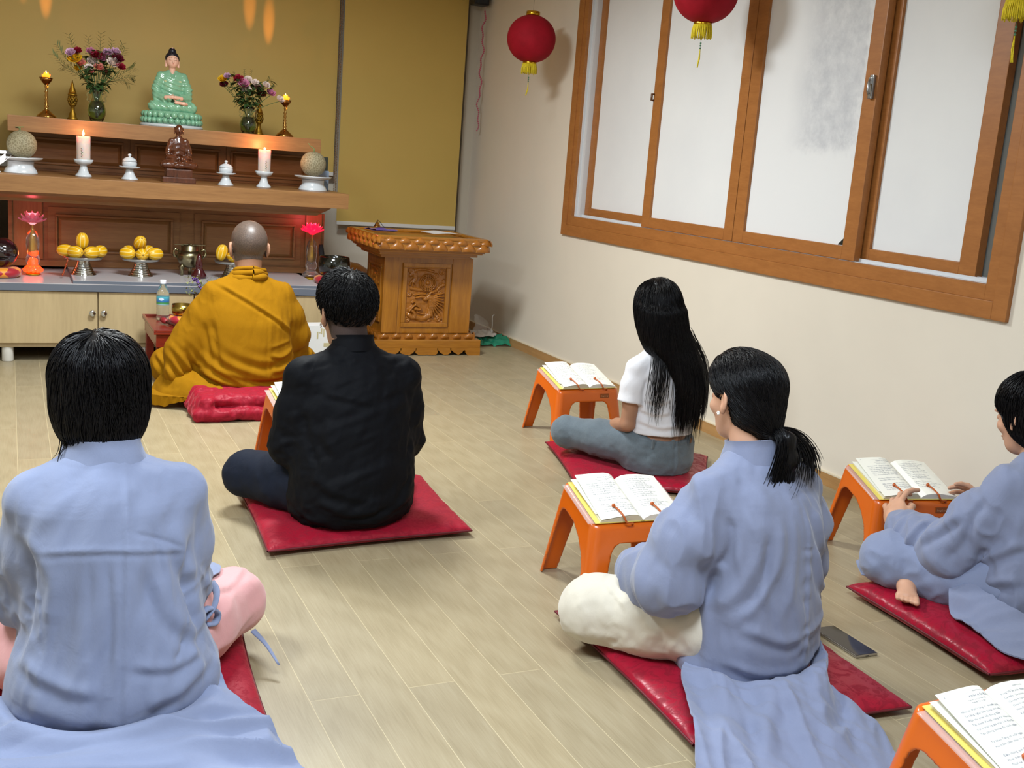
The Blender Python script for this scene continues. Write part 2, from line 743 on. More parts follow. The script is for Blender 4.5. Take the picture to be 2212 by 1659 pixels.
# baseboards: a wooden board with a thin pale top bead
for nm, bx in (('baseboard_right', (3.020, WX, -1.3, BY, 0, 0.052)), ('baseboard_back', (-2.6, 3.02, BY - 0.015, BY, 0, 0.052)), ('baseboard_left', (-2.6, -2.585, -1.3, BY, 0, 0.052))):
    mb = MB().box(*bx)
    b2 = list(bx); b2[4], b2[5] = 0.052, 0.0565
    mb.box(*b2, mi=1)
    struct(nm, mb, [M_base, plain('pale_caulk', 'd9cdb4', 0.6)])

# white corner trim beside the blind
mb = MB().box(2.955, WX, 7.395, BY, 0.0565, 2.45)
struct('trim_1', mb, plain('white_corner_trim', 'bdb4a4', 0.5))


# ---------------- window
def frame_rect(mb, x0, x1, y0, y1, z0, z1, w, wb_=None, bev=0.003, mi=0):
    wb_ = wb_ or w
    mb.box(x0, x1, y0, y0 + w, z0, z1, mi, bev)
    mb.box(x0, x1, y1 - w, y1, z0, z1, mi, bev)
    mb.box(x0, x1, y0 + w, y1 - w, z0, z0 + wb_, mi, bev)
    mb.box(x0, x1, y0 + w, y1 - w, z1 - wb_, z1, mi, bev)


def mat_paper():
    t = NT('white_papered_glass')
    v = t.coord()
    f = t.noise(v, 2.5, 4)
    st = t.noise(t.coord((1, 5, 2.6)), 1.6, 8, 0.7, 0.4)
    base = t.ramp(f, [(0.3, srgb('d6d8da')), (0.7, srgb('dcdedf'))])
    t.col(base)
    t.set(Roughness=0.75)
    t.b.inputs['Specular IOR Level'].default_value = 0.3
    t.bump(t.noise(t.coord((1, 3, 1)), 5, 3), 0.12, 0.004)
    return t.m


def mat_stained():
    t = NT('stained_papered_glass')
    v = t.coord()
    # one damp patch in the upper part of this pane
    sep = t.n('ShaderNodeSeparateXYZ')
    t.l(v, sep.inputs[0])
    def rng_(out, a, b, c, d):
        m1 = t.n('ShaderNodeMapRange'); m1.interpolation_type = 'SMOOTHSTEP'
        m1.inputs[1].default_value = a; m1.inputs[2].default_value = b
        t.l(out, m1.inputs[0])
        m2 = t.n('ShaderNodeMapRange'); m2.interpolation_type = 'SMOOTHSTEP'
        m2.inputs[1].default_value = c; m2.inputs[2].default_value = d
        m2.inputs[3].default_value = 1; m2.inputs[4].default_value = 0
        t.l(out, m2.inputs[0])
        mu = t.n('ShaderNodeMath', operation='MULTIPLY')
        t.l(m1.outputs[0], mu.inputs[0]); t.l(m2.outputs[0], mu.inputs[1])
        return mu.outputs[0]
    nz = t.noise(v, 7, 5, 0.65)
    def off(out, amt):
        a = t.n('ShaderNodeMath', operation='MULTIPLY_ADD')
        t.l(nz, a.inputs[0]); a.inputs[1].default_value = amt
        t.l(out, a.inputs[2])
        return a.outputs[0]
    my = rng_(off(sep.outputs[1], 0.16), 3.50, 3.55, 3.78, 4.0)
    mz = rng_(off(sep.outputs[2], 0.14), 1.38, 1.46, 2.02, 2.08)
    mu = t.n('ShaderNodeMath', operation='MULTIPLY')
    t.l(my, mu.inputs[0]); t.l(mz, mu.inputs[1])
    bl = t.ramp(t.noise(v, 14, 8, 0.75), [(0.35, (0.35, 0.35, 0.35)), (0.65, (1, 1, 1))])
    mk = t.mix(1.0, bl, mu.outputs[0], 'MULTIPLY')
    t.col(t.mix(mk, srgb('dadcde'), srgb('b7bac0')))
    t.set(Roughness=0.7)
    t.bump(t.noise(v, 30, 5), 0.15, 0.002)
    return t.m


M_paper = mat_paper()
M_stain = mat_stained()
mb = MB()
frame_rect(mb, 3.018, 3.10, 2.566, 5.857, 0.80, 2.32, 0.062, 0.062, 0.003)
frame_rect(mb, 3.024, 3.10, 2.628, 5.795, 0.862, 2.26, 0.045, 0.053, 0.002)
win = struct('window_1', mb, M_frame)
# white track lining visible at both ends and under the rear sashes
mb = MB()
mb.box(3.045, 3.20, 5.735, 5.75, 0.912, 2.21)
mb.box(3.055, 3.20, 5.70, 5.735, 0.912, 2.21)
mb.box(3.05, 3.20, 2.673, 5.75, 0.905, 0.917)
for xx in (3.072, 3.10, 3.125):
    mb.box(xx, xx + 0.004, 2.673, 5.75, 0.917, 0.93)
obj('window_track', mb, M_alu, win)
mb = MB()
mb.box(3.13, 3.17, 2.673, 2.86, 0.917, 2.21)
mb.box(3.11, 3.13, 2.673, 2.70, 0.917, 2.21)
obj('track_end', mb, M_alug, win)


def sash(xf, y0, y1, stl, str_, pane_mat, latch=False):
    mb = MB()
    xb = xf + 0.035
    mb.box(xf, xb, y0, y0 + stl, 0.918, 2.21, 0, 0.003)
    mb.box(xf, xb, y1 - str_, y1, 0.918, 2.21, 0, 0.003)
    mb.box(xf, xb, y0 + stl, y1 - str_, 0.918, 0.972, 0, 0.003)
    mb.box(xf, xb, y0 + stl, y1 - str_, 2.155, 2.21, 0, 0.003)
    s = obj('sash', mb, M_frame, win)
    # papered pane, a little crinkled
    n1, n2 = 24, 30
    yy = np.linspace(y0 + stl - 0.004, y1 - str_ + 0.004, n1)
    zz = np.linspace(0.968, 2.16, n2)
    Y, Z = np.meshgrid(yy, zz, indexing='ij')
    P = np.stack([np.full_like(Y, xf + 0.014), Y, Z], -1)
    P[..., 0] += 0.0008 * vnoise(P.reshape(-1, 3) * 7).reshape(Y.shape)
    m = MB().grid(P)
    P2 = P.copy(); P2[..., 0] += 0.005
    m.grid(P2[::-1])
    obj('pane', m, pane_mat, s)
    return s


sash(3.085, 4.90, 5.70, 0.09, 0.055, M_paper)
s2 = sash(3.045, 4.172, 4.985, 0.07, 0.075, M_paper)
s3 = sash(3.045, 3.352, 4.168, 0.075, 0.075, M_stain)
s4 = sash(3.088, 2.784, 3.40, 0.078, 0.08, M_paper)
M_steel = plain('brushed_steel', '9a9c9c', 0.3, 1.0)
mb = MB()
mb.box(3.030, 3.046, 3.365, 3.385, 1.545, 1.635, 0, 0.003)
mb.tube([(3.03, 3.375, 1.62), (3.018, 3.372, 1.605), (3.015, 3.37, 1.575), (3.02, 3.368, 1.56)], 0.006)
mb.box(3.022, 3.034, 3.367, 3.383, 1.60, 1.625, 0, 0.002)
obj('latch', mb, M_steel, s3)
mb = MB().tube([(3.046, 4.98, 1.60), (3.030, 4.978, 1.60), (3.030, 4.978, 1.57), (3.046, 4.98, 1.57)], 0.006)
obj('latch', mb, plain('brown_plastic', '5a3a22', 0.4), s2)
mb = MB()
mb.prism([(0, 0), (0.04, 0), (0, 0.035)], 0, 0.002, M=Matrix(((0, 0, 1, 3.057), (1, 0, 0, 3.430), (0, 1, 0, 0.974), (0, 0, 0, 1))))
obj('torn_corner', mb, plain('dark_glass_corner', '1c2826', 0.2), s3)


# ---------------- blinds
def blind(x0, x1, z0, y, label, chain_x=None, chain_bottom=0.72):
    t = thing('roller_blind', label, 'blind', ((x0 + x1) / 2, y, z0))
    w = (x1 - x0) / 2
    n = 40
    X = np.linspace(-w, w, n); Z = np.linspace(0, 2.42 - z0, 30)
    A, B = np.meshgrid(X, Z, indexing='ij')
    P = np.stack([A, 0.003 * np.sin(A * 3.0) + 0 * B, B], -1)
    P2 = P.copy(); P2[..., 1] += 0.002
    obj('fabric', MB().grid(P[::-1]).grid(P2), M_blind, t)
    mb = MB().box(-w, w, -0.008, 0.008, -0.012, 0.014, 0, 0.004)
    obj('bottom_rail', mb, plain('white_plastic', 'cfd0cc', 0.4), t)
    if chain_x is not None:
        mb = MB()
        zz = chain_bottom - z0
        while zz < 2.42 - z0:
            mb.ball((chain_x - (x0 + x1) / 2, -0.016, zz), 0.0045, 6, 4)
            mb.ball((chain_x - (x0 + x1) / 2 - 0.012, -0.016, zz + 0.004), 0.0045, 6, 4)
            zz += 0.0105
        obj('pull_chain', mb, plain('brown_bead_chain', '7a5c3a', 0.5), t)
    return t


blind(2.03, 2.905, 0.705, 7.30, 'narrow mustard roller blind beside the corner, behind the carved lectern', chain_x=2.012, chain_bottom=0.9)
blind(-1.2, 2.000, 1.03, 7.32, 'wide mustard roller blind behind the statues and flower vases')

# speaker and beads in the corner
t = thing('wall_speaker', 'black box speaker hung high on the wall near the corner', 'speaker', (2.95, 7.22, 2.235))
mb = MB().box(-0.055, 0.055, -0.045, 0.045, 0, 0.18, 0, 0.008)
obj('speaker_box', mb, plain('black_plastic', '15171c', 0.45), t)
mb = MB().box(-0.046, 0.046, -0.049, -0.044, 0.012, 0.168, 0, 0.002)
obj('grille', mb, plain('dark_grille', '1e232b', 0.7, bump=0.4, bs=600), t)
mb = MB().box(0.055, 0.085, -0.012, 0.012, 0.06, 0.10)
obj('wall_bracket', mb, M_black, t)

t = thing('bead_garland', 'thin string of small red beads hanging in the room corner', 'garland', (2.985, 7.2, 1.40))
mb = MB()
z = 0.0
while z < 0.80:
    dx = 0.008 * math.sin(z * 26) + 0.006 * math.sin(z * 61)
    mb.ball((dx, 0, z), 0.006, 7, 5)
    z += 0.0125
obj('beads', mb, plain('red_beads', 'b0546a', 0.4), t)
mb = MB().tube([(0.008 * math.sin(q * 26) + 0.006 * math.sin(q * 61), 0, q) for q in np.linspace(0, 0.84, 60)], 0.0012, 5)
obj('thread', mb, plain('pink_thread', 'c39aa0', 0.7), t)
# ================================================================== ALTAR
M_aw = wood('altar_wood', '7c5631', '986f43', (1.2, 14, 14), 0.42, 0.4, 0.0, 2.4)
M_awv = wood('altar_wood_upright', '7c5631', '986f43', (14, 14, 1.2), 0.42, 0.4, 0.0, 2.4)
M_lam = wood('pale_birch_laminate', 'a8946f', 'b9a47d', (9, 9, 1.0), 0.5, 0.35, 0, 1.6)
M_top = plain('white_laminate_top', 'b5b1b4', 0.22, 0, 0.5)
M_edge = plain('grey_edging', '5f6672', 0.4)
M_chrome = plain('chrome', 'c8ccd0', 0.12, 1.0)


def base_cabinet(x0, label, knobs, rnd):
    t = thing('base_cabinet', label, 'cabinet', (x0, 6.03, 0))
    mb = MB().box(0.0, 0.978, 0.0, 1.2, 0.078, 0.374)
    obj('carcass', mb, M_lam, t)
    for k in range(2):
        d = MB().box(0.003 + k * 0.49, 0.486 + k * 0.49, -0.018, 0.0, 0.102, 0.372, 0, 0.0015)
        dd = obj('door', d, M_lam, t)
        kx = 0.461 if k == 0 else 0.517
        kb = MB().lathe([(0.001, 0.024), (0.012, 0.024), (0.0165, 0.021), (0.017, 0.017), (0.0155, 0.013), (0.007, 0.010), (0.006, 0.0)], seg=24,
                        M=Matrix.Translation((kx, -0.018, 0.262)) @ Matrix.Rotation(PI / 2, 4, 'X'))
        obj('knob', kb, M_chrome, dd)
    for lx in (0.055, 0.735):
        for ly in (0.03, 1.1):
            if rnd and lx < 0.1:
                lb = MB().lathe([(0.026, 0), (0.028, 0.004), (0.028, 0.076), (0.028, 0.078)], (lx, ly, 0), 24)
            else:
                lb = MB().box(lx - 0.02, lx + 0.02, ly - 0.02, ly + 0.02, 0, 0.078, 0, 0.003)
            obj('leg', lb, plain('white_foot', 'cfcdc6', 0.5), t)
    return t


base_cabinet(-0.078, 'pale two-door base cabinet with round knobs under the offering top', True, True)
base_cabinet(0.902, 'pale base cabinet behind the seated monk, mostly hidden', True, False)
base_cabinet(-1.058, 'pale base cabinet cut by the left edge of the picture', True, False)

t = thing('offering_countertop', 'white laminate top with grey edge on the pale cabinets', 'countertop', (0.4, 6.0, 0.376))
mb = MB().box(-1.5, 1.42, 0.003, 1.2, 0.0, 0.038, 1)
mb.box(-1.5, 1.42, 0.0, 0.003, 0.0, 0.036, 0)
mb.box(-1.5, 1.42, 0.0, 1.2, 0.036, 0.040, 1)
o = obj('slab', mb, [M_edge, M_top], t)
mb = MB().box(-0.11, 1.20, 0.004, 1.2, 0.0405, 0.0545, 0)
mb.box(-0.108, 1.198, 0.006, 1.19, 0.0545, 0.0560, 1)
obj('raised_board', mb, [M_edge, M_top], t)
TZ = 0.376 + 0.056   # top of the raised board
TZ0 = 0.376 + 0.040  # top of the plain slab

t = thing('altar', 'tiered wooden altar with panelled front and two wide shelves', 'altar', (0.87, 6.6, TZ0))


def panel_front(mb, x0, x1, z0, z1, yf, rail=0.045, mi=0):
    """frame and raised centre on a face at y=yf (facing -y)"""
    mb.box(x0, x1, yf - 0.004, yf + 0.01, z0, z1, mi)
    a, b, c, d = x0 + rail, x1 - rail, z0 + rail, z1 - rail
    # moulded frame lip
    for bx in ((a - 0.012, b + 0.012, c - 0.012, c), (a - 0.012, b + 0.012, d, d + 0.012), (a - 0.012, a, c, d), (b, b + 0.012, c, d)):
        mb.box(bx[0], bx[1], yf - 0.020, yf, bx[2], bx[3], mi, 0.005)
    # raised centre with sloping edges
    g = 0.020
    vs = [(a, yf - 0.003, c), (b, yf - 0.003, c), (b, yf - 0.003, d), (a, yf - 0.003, d),
          (a + g, yf - 0.018, c + g), (b - g, yf - 0.018, c + g), (b - g, yf - 0.018, d - g), (a + g, yf - 0.018, d - g)]
    mb.add(vs, [(0, 1, 5, 4), (1, 2, 6, 5), (2, 3, 7, 6), (3, 0, 4, 7), (4, 5, 6, 7)], False, mi)


L = lambda x: x - 0.87
zz = lambda z: z - TZ0
mb = MB().box(L(-0.01), L(1.765), 0.012, 0.65, zz(TZ + 0.0006), zz(0.80))
mb.box(L(-0.014), L(1.769), 0.006, 0.65, zz(TZ + 0.0006), zz(TZ + 0.035), 0, 0.003)
obj('lower_body', mb, M_aw, t)
for (a, b) in ((0.19, 0.90), (0.985, 1.62)):
    m = MB(); panel_front(m, L(a), L(b), zz(TZ + 0.045), zz(0.765), 0.008, 0.05)
    obj('front_panel', m, M_aw, t)
for (a, b) in ((0.015, 0.165), (1.645, 1.745)):
    m = MB(); m.box(L(a), L(b), -0.008, 0.014, zz(TZ + 0.04), zz(0.80), 0, 0.006)
    obj('corner_post', m, M_awv, t)
mb = MB().box(L(-0.55), L(1.765), -0.50, 0.66, zz(0.866), zz(0.951), 0, 0.002)
obj('middle_shelf', mb, M_aw, t)
mb = MB()
prof = [(-0.40, 0.866), (-0.385, 0.846), (-0.34, 0.826), (-0.33, 0.81), (-0.10, 0.80), (0.62, 0.80), (0.62, 0.866)]
# moulding under the shelf, tapering towards the right end
vs = []
for (dy, z) in prof:
    vs.append((L(-0.5), dy, zz(z)))
for (dy, z) in prof:
    k = (0.866 - z) * 1.3
    vs.append((L(1.70) - k, dy, zz(z)))
n = len(prof)
mb.add(vs, [[i, (i + 1) % n, n + (i + 1) % n, n + i][::-1] for i in range(n)] + [list(range(n)), [n + i for i in range(n)][::-1]])
obj('shelf_moulding', mb, M_aw, t)
mb = MB().box(L(0.03), L(1.74), 0.262, 0.66, zz(0.951), zz(1.175))
obj('upper_body', mb, M_aw, t)
for (a, b) in ((0.07, 0.635), (0.65, 1.19), (1.205, 1.72)):
    m = MB(); panel_front(m, L(a), L(b), zz(0.965), zz(1.165), 0.258, 0.036)
    obj('front_panel', m, M_aw, t)
mb = MB().box(L(-0.005), L(1.682), -0.15, 0.66, zz(1.166), zz(1.2475), 0, 0.002)
obj('upper_shelf', mb, M_aw, t)
SZ1, SZ2 = 0.9515, 1.248

# ------------------------------------------------------------------ offerings on the middle shelf
M_porc = plain('white_porcelain', 'c0c6cb', 0.18, 0, 0.5, coat=0.3)
M_wax = plain('cream_wax', 'd2c0b8', 0.5, sss=1.0)


def mat_melon():
    t = NT('netted_melon_rind')
    v = t.coord()
    vo = t.n('ShaderNodeTexVoronoi', feature='DISTANCE_TO_EDGE')
    vo.inputs['Scale'].default_value = 75
    t.l(v, vo.inputs['Vector'])
    net = t.ramp(vo.outputs['Distance'], [(0.0, (1, 1, 1)), (0.16, (0, 0, 0))])
    base = t.ramp(t.noise(v, 8, 3), [(0.3, srgb('736a50')), (0.7, srgb('82785c'))])
    t.col(t.mix(net, base, srgb('9c9478')))
    t.set(Roughness=0.7)
    t.bump(net, 0.4, 0.001)
    return t.m


M_melon = mat_melon()
M_stem = plain('dry_green_stem', '6f7a4a', 0.8)


def melon(x, y, label, tilt):
    t = thing('netted_melon', label, 'melon', (x, y, SZ1 + 0.081))
    prof = []
    for k in range(25):
        a = PI * k / 24
        prof.append((max(0.0735 * math.sin(a) ** 0.92, 1e-5), 0.071 - 0.071 * math.cos(a) - (0.004 if k == 24 else 0)))
    mb = MB().lathe(prof, seg=48, rf=lambda a, k: 1 + 0.006 * math.sin(5 * a))
    o = obj('rind', mb, M_melon, t, rot=(tilt, 0, 0.4))
    pts = [(0, 0, 0.136), (0.003, 0, 0.155), (-0.004, 0, 0.163), (-0.020, 0.004, 0.172), (-0.032, 0.004, 0.188)]
    if tilt:
        pts = [(0, 0, 0.136), (0.002, 0.002, 0.149), (-0.02, 0.003, 0.152), (0.02, 0.004, 0.157)]
    s = MB().tube(pts, [0.006, 0.0045, 0.004, 0.003, 0.002][:len(pts)], 8)
    obj('stem', s, M_stem, t)
    return t


def footed_dish(x, y, label, rtop, h, rfoot, z=SZ1, grp=None):
    t = thing('footed_dish', label, 'dish', (x, y, z), 0, grp)
    mb = MB().lathe([(0.001, h - 0.006), (rtop * 0.8, h - 0.006), (rtop, h + 0.002), (rtop + 0.002, h), (rtop * 0.98, h - 0.006), (rtop * 0.62, h - 0.018)], seg=48)
    obj('plate', mb, M_porc, t)
    mb = MB().lathe([(rtop * 0.62, h - 0.019), (rtop * 0.60, h - 0.024), (rfoot * 0.78, h * 0.42), (rfoot * 0.92, 0.02), (rfoot, 0.004), (rfoot, 0.0)], seg=48)
    obj('foot', mb, M_porc, t)
    return t


footed_dish(0.055, 6.34, 'white footed porcelain dish at the left end of the middle shelf, under a melon', 0.107, 0.081, 0.082)
footed_dish(1.614, 6.34, 'white footed porcelain dish at the right end of the middle shelf, under a melon', 0.107, 0.081, 0.082)
melon(0.052, 6.34, 'round netted melon on the left footed dish', 0.35)
melon(1.612, 6.34, 'netted melon with a curled stem on the right footed dish', 0.0)


def candle_stand(x, y, side):
    t = thing('candle_holder', 'white lotus-rimmed porcelain holder under the %s pillar candle' % side, 'candle holder', (x, y, SZ1), 0, 'porcelain candle holders')
    mb = MB().lathe([(0.001, 0.078), (0.034, 0.078), (0.038, 0.082), (0.046, 0.092), (0.048, 0.091), (0.044, 0.074), (0.032, 0.066), (0.020, 0.062)], seg=48,
                    rf=lambda a, k: 1 + (0.09 * abs(math.sin(4 * a)) if k in (3, 4) else 0))
    obj('dish', mb, M_porc, t)
    mb = MB().lathe([(0.020, 0.0625), (0.018, 0.058), (0.020, 0.042), (0.028, 0.022), (0.041, 0.008), (0.043, 0.0)], seg=40)
    obj('foot', mb, M_porc, t)
    c = thing('pillar_candle', 'lit cream pillar candle on the %s porcelain holder, small green drawing on it' % side, 'candle', (x, y, SZ1 + 0.0785), 0, 'lit pillar candles')
    H = 0.135
    mb = MB().lathe([(0.034, 0.0), (0.035, 0.004), (0.0355, H - 0.004), (0.0335, H), (0.022, H - 0.002), (0.012, H - 0.006), (0.001, H - 0.007)], seg=40)
    obj('wax', mb, M_wax, c)
    w = MB().tube([(0, 0, H - 0.007), (0, 0, H + 0.006), (0.001, 0, H + 0.012)], 0.0012, 6)
    obj('wick', w, M_black, c)
    hh = 0.032 if side == 'left' else 0.012
    f = MB().lathe([(0.0005, 0), (0.004, 0.003), (0.0065, 0.010), (0.006, 0.016), (0.003, 0.025), (0.0004, 0.034)], seg=16, M=Matrix.Translation((0, 0, H)) @ Matrix.Diagonal((1, 1, hh / 0.032, 1)))
    obj('flame', f, plain('candle_flame', 'ffd9a0', 0.5, emit='ffc070', es=14), c)
    # ink drawing: a thin stem with leaves raised on the wax
    d = MB()
    def onwax(a, z):
        r = 0.0357
        return (r * math.sin(a), -r * math.cos(a), z)
    a0 = -0.28 if side == 'left' else 0.1
    d.tube([onwax(a0 + 0.04 * math.sin(z * 90), z) for z in np.linspace(0.022, 0.075, 14)], 0.0009, 5)
    for k in range(7):
        z = 0.026 + k * 0.007
        s = 0.22 if k % 2 else -0.22
        d.tube([onwax(a0, z), onwax(a0 + s * 0.6, z + 0.004), onwax(a0 + s * 0.8, z + 0.003)], [0.0008, 0.0014, 0.0004], 5)
    obj('ink_drawing', d, plain('green_ink', '5c6b50', 0.6), c)
    ld = bpy.data.lights.new('candle_glow', 'POINT')
    ld.energy = 2.2; ld.color = (1.0, 0.38, 0.13); ld.shadow_soft_size = 0.008
    lo = bpy.data.objects.new('candle_glow', ld); COL.objects.link(lo); lo.parent = c; lo.location = (0, -0.002, H + 0.022)
    return t


candle_stand(0.362, 6.34, 'left')
candle_stand(1.328, 6.34, 'right')


def covered_cup(x, y, side):
    t = thing('covered_cup', 'white lidded porcelain cup on a footed saucer, %s of the wooden figure' % side, 'cup', (x, y, SZ1), 0, 'lidded porcelain cups')
    obj('foot', MB().lathe([(0.020, 0.058), (0.019, 0.050), (0.024, 0.034), (0.034, 0.014), (0.044, 0.004), (0.044, 0)], seg=40), M_porc, t)
    obj('saucer', MB().lathe([(0.001, 0.064), (0.03, 0.064), (0.054, 0.071), (0.056, 0.069), (0.042, 0.060), (0.020, 0.0582)], seg=44), M_porc, t)
    obj('bowl', MB().lathe([(0.022, 0.0645), (0.034, 0.070), (0.039, 0.082), (0.038, 0.092), (0.0365, 0.097), (0.001, 0.097)], seg=40), M_porc, t)
    obj('lid', MB().lathe([(0.039, 0.0975), (0.037, 0.102), (0.029, 0.112), (0.016, 0.119), (0.006, 0.121), (0.0055, 0.124), (0.009, 0.128), (0.0095, 0.133), (0.006, 0.138), (0.0005, 0.139)], seg=40), M_porc, t)


covered_cup(0.597, 6.34, 'left')
covered_cup(1.113, 6.34, 'right')


# ------------------------------------------------------------------ seated figures
def seated_figure_sdf(s=1.0, robe=0.0):
    """cross-legged figure, height about 1 unit from seat to crown, facing -y"""
    def legs(p):
        d = ellip(p, (0, -0.03, 0.075), (0.30, 0.17, 0.085))
        for sx in (-1, 1):
            d = smin(d, capsule(p, (sx * 0.10, 0.05, 0.10), (sx * 0.275, -0.08, 0.065), 0.09, 0.075), 0.05)
            d = smin(d, capsule(p, (sx * 0.27, -0.09, 0.062), (-sx * 0.06, -0.17, 0.055), 0.07, 0.05), 0.04)
        return d

    def torso(p):
        d = loft(p, [(0.05, 0, 0.03, 0.17, 0.12), (0.20, 0, 0.02, 0.155, 0.105), (0.35, 0, 0.01, 0.165, 0.105), (0.48, 0, 0.0, 0.175, 0.095), (0.56, 0, 0.0, 0.15, 0.075), (0.60, 0, 0.0, 0.07, 0.055)])
        for sx in (-1, 1):
            d = smin(d, chain(p, [(sx * 0.16, 0, 0.515), (sx * 0.225, -0.01, 0.33), (sx * 0.215, -0.05, 0.21), (sx * 0.06, -0.19, 0.19)], [0.062, 0.068, 0.07, 0.045]), 0.035)
        return d
    return legs, torso


def buddha(x, y, z):
    t = thing('porcelain_buddha_statue', 'green-robed porcelain seated buddha statue on a lotus base, centre of the top shelf', 'statue', (x, y, z))
    M_gr = plain('celadon_glaze', '76aa8b', 0.16, 0, 0.6, var=0.12, vs=30, coat=0.6)
    M_sk = plain('painted_skin', 'dcae98', 0.35, 0, 0.5)
    M_hr = plain('black_lacquer_hair', '0c1020', 0.35)
    # base rim
    T = Matrix.Diagonal((1, 0.72, 1, 1))
    obj('base_rim', MB().lathe([(0.172, 0), (0.176, 0.003), (0.176, 0.012), (0.168, 0.018), (0.001, 0.018)], seg=64, M=T), plain('pale_glaze', 'b9bfc0', 0.25), t)
    m = MB()
    m.lathe([(0.155, 0.0185), (0.150, 0.05), (0.140, 0.09), (0.001, 0.092)], seg=64, M=T)
    for row, (rr, zz_, n, sz) in enumerate(((0.160, 0.036, 30, 0.0165), (0.152, 0.068, 26, 0.019))):
        for k in range(n):
            a = 2 * PI * (k + row * 0.5) / n
            m.ball((rr * math.cos(a), 0.72 * rr * math.sin(a), zz_), sz, 12, 8, sc=(1, 1, 1.05))
    obj('lotus_base', m, M_gr, t)
    S_ = 0.385
    legs, torso = seated_figure_sdf()

    def robe(p):
        q = p / S_
        d = smin(legs(q), torso(q), 0.04)
        # curved drapery across the chest
        w = q[:, 2] - 0.30 - 0.9 * (q[:, 0] - 0.02) ** 2 + 0.25 * q[:, 0]
        fold = 0.006 * np.sin(w * 95) * np.exp(-((q[:, 2] - 0.33) / 0.17) ** 2)
        f2 = 0.006 * np.sin((q[:, 0] * 1.2 + q[:, 2]) * 60) * np.exp(-((q[:, 2] - 0.1) / 0.08) ** 2)
        d = d + fold + f2
        d = smax(d, -(capsule(q, (0, -0.06, 0.60), (0, -0.10, 0.50), 0.045, 0.02)), 0.02)
        return d * S_
    v, f = sdf_mesh(robe, (-0.16, -0.12, -0.01), (0.16, 0.09, 0.26), 0.0038)
    v += (0, 0, 0.09)
    npobj('robe', v, f, M_gr, t)

    def skin(p):
        q = p / S_
        d = chain(q, [(0, 0, 0.66), (0, 0, 0.52), (0, 0.0, 0.25), (0, -0.19, 0.20), (0.05, -0.20, 0.14)], [0.048, 0.045, 0.03, 0.02, 0.015], 0.01)
        d = smin(d, ellip(q, (0, -0.015, 0.735), (0.090, 0.090, 0.108)), 0.02)
        d = smin(d, ellip(q, (0, -0.05, 0.685), (0.045, 0.045, 0.04)), 0.03)
        d = smin(d, capsule(q, (0, -0.100, 0.745), (0, -0.112, 0.712), 0.008, 0.013), 0.010)
        for sx in (-1, 1):
            d = smin(d, capsule(q, (sx * 0.088, 0.005, 0.77), (sx * 0.088, 0.0, 0.655), 0.014, 0.016), 0.008)
            d = smin(d, ellip(q, (sx * 0.034, -0.092, 0.748), (0.020, 0.012, 0.009)), 0.006)
            # hands laid in the lap
            d = smin(d, chain(q, [(sx * 0.11, -0.19, 0.195), (sx * 0.02, -0.235, 0.205)], [0.030, 0.026]), 0.01)
        d = smin(d, chain(q, [(0.03, -0.215, 0.135), (0.15, -0.20, 0.125), (0.19, -0.175, 0.12)], [0.022, 0.026, 0.02]), 0.01)
        return d * S_
    v, f = sdf_mesh(skin, (-0.09, -0.12, 0.03), (0.09, 0.06, 0.36), 0.0028)
    v += (0, 0, 0.09)
    npobj('body', v, f, M_sk, t)

    def hair(p):
        q = p / S_
        d = ellip(q, (0, 0.006, 0.768), (0.102, 0.102, 0.102))
        d = smin(d, ellip(q, (0, 0.012, 0.875), (0.052, 0.052, 0.05)), 0.025)
        cut = (q[:, 2] - (0.800 - 2.2 * np.maximum(q[:, 1] * -1 - 0.0, 0) * 0 + 0.0)) * -1
        front = np.maximum(-(q[:, 1] - 0.012), 0)
        low = 0.70 + 1.25 * np.minimum(front, 0.09)
        d = smax(d, low - q[:, 2], 0.01)
        a = np.arctan2(q[:, 0], q[:, 1])
        d = d + 0.0022 * np.sin(a * 22) * np.sin(q[:, 2] * 260)
        return d * S_
    v, f = sdf_mesh(hair, (-0.05, -0.05, 0.25), (0.05, 0.06, 0.38), 0.0025)
    v += (0, 0, 0.09)
    npobj('hair', v, f, M_hr, t)
    obj('crown_jewel', MB().ball((0, -0.003, 0.09 + 0.917 * S_), 0.006, 12, 8), plain('pink_jewel', 'e2b7ae', 0.2), t)
    # painted face lines
    d = MB()
    for sx in (-1, 1):
        d.tube([(sx * 0.014 * S_, -0.1045 * S_, 0.09 + 0.744 * S_), (sx * 0.034 * S_, -0.105 * S_, 0.09 + 0.740 * S_), (sx * 0.055 * S_, -0.093 * S_, 0.09 + 0.745 * S_)], 0.0007, 5)
        d.tube([(sx * 0.012 * S_, -0.103 * S_, 0.09 + 0.772 * S_), (sx * 0.034 * S_, -0.101 * S_, 0.09 + 0.782 * S_), (sx * 0.060 * S_, -0.085 * S_, 0.09 + 0.774 * S_)], 0.0006, 5)
    obj('eye_lines', d, plain('brown_paint', '6b4636', 0.5), t)
    d = MB().tube([(-0.018 * S_, -0.097 * S_, 0.09 + 0.690 * S_), (0, -0.103 * S_, 0.09 + 0.689 * S_), (0.018 * S_, -0.097 * S_, 0.09 + 0.690 * S_)], [0.0008, 0.0018, 0.0008], 6)
    obj('lips', d, plain('red_paint', 'b5645c', 0.4), t)
    return t


buddha(0.858, 6.68, SZ2)


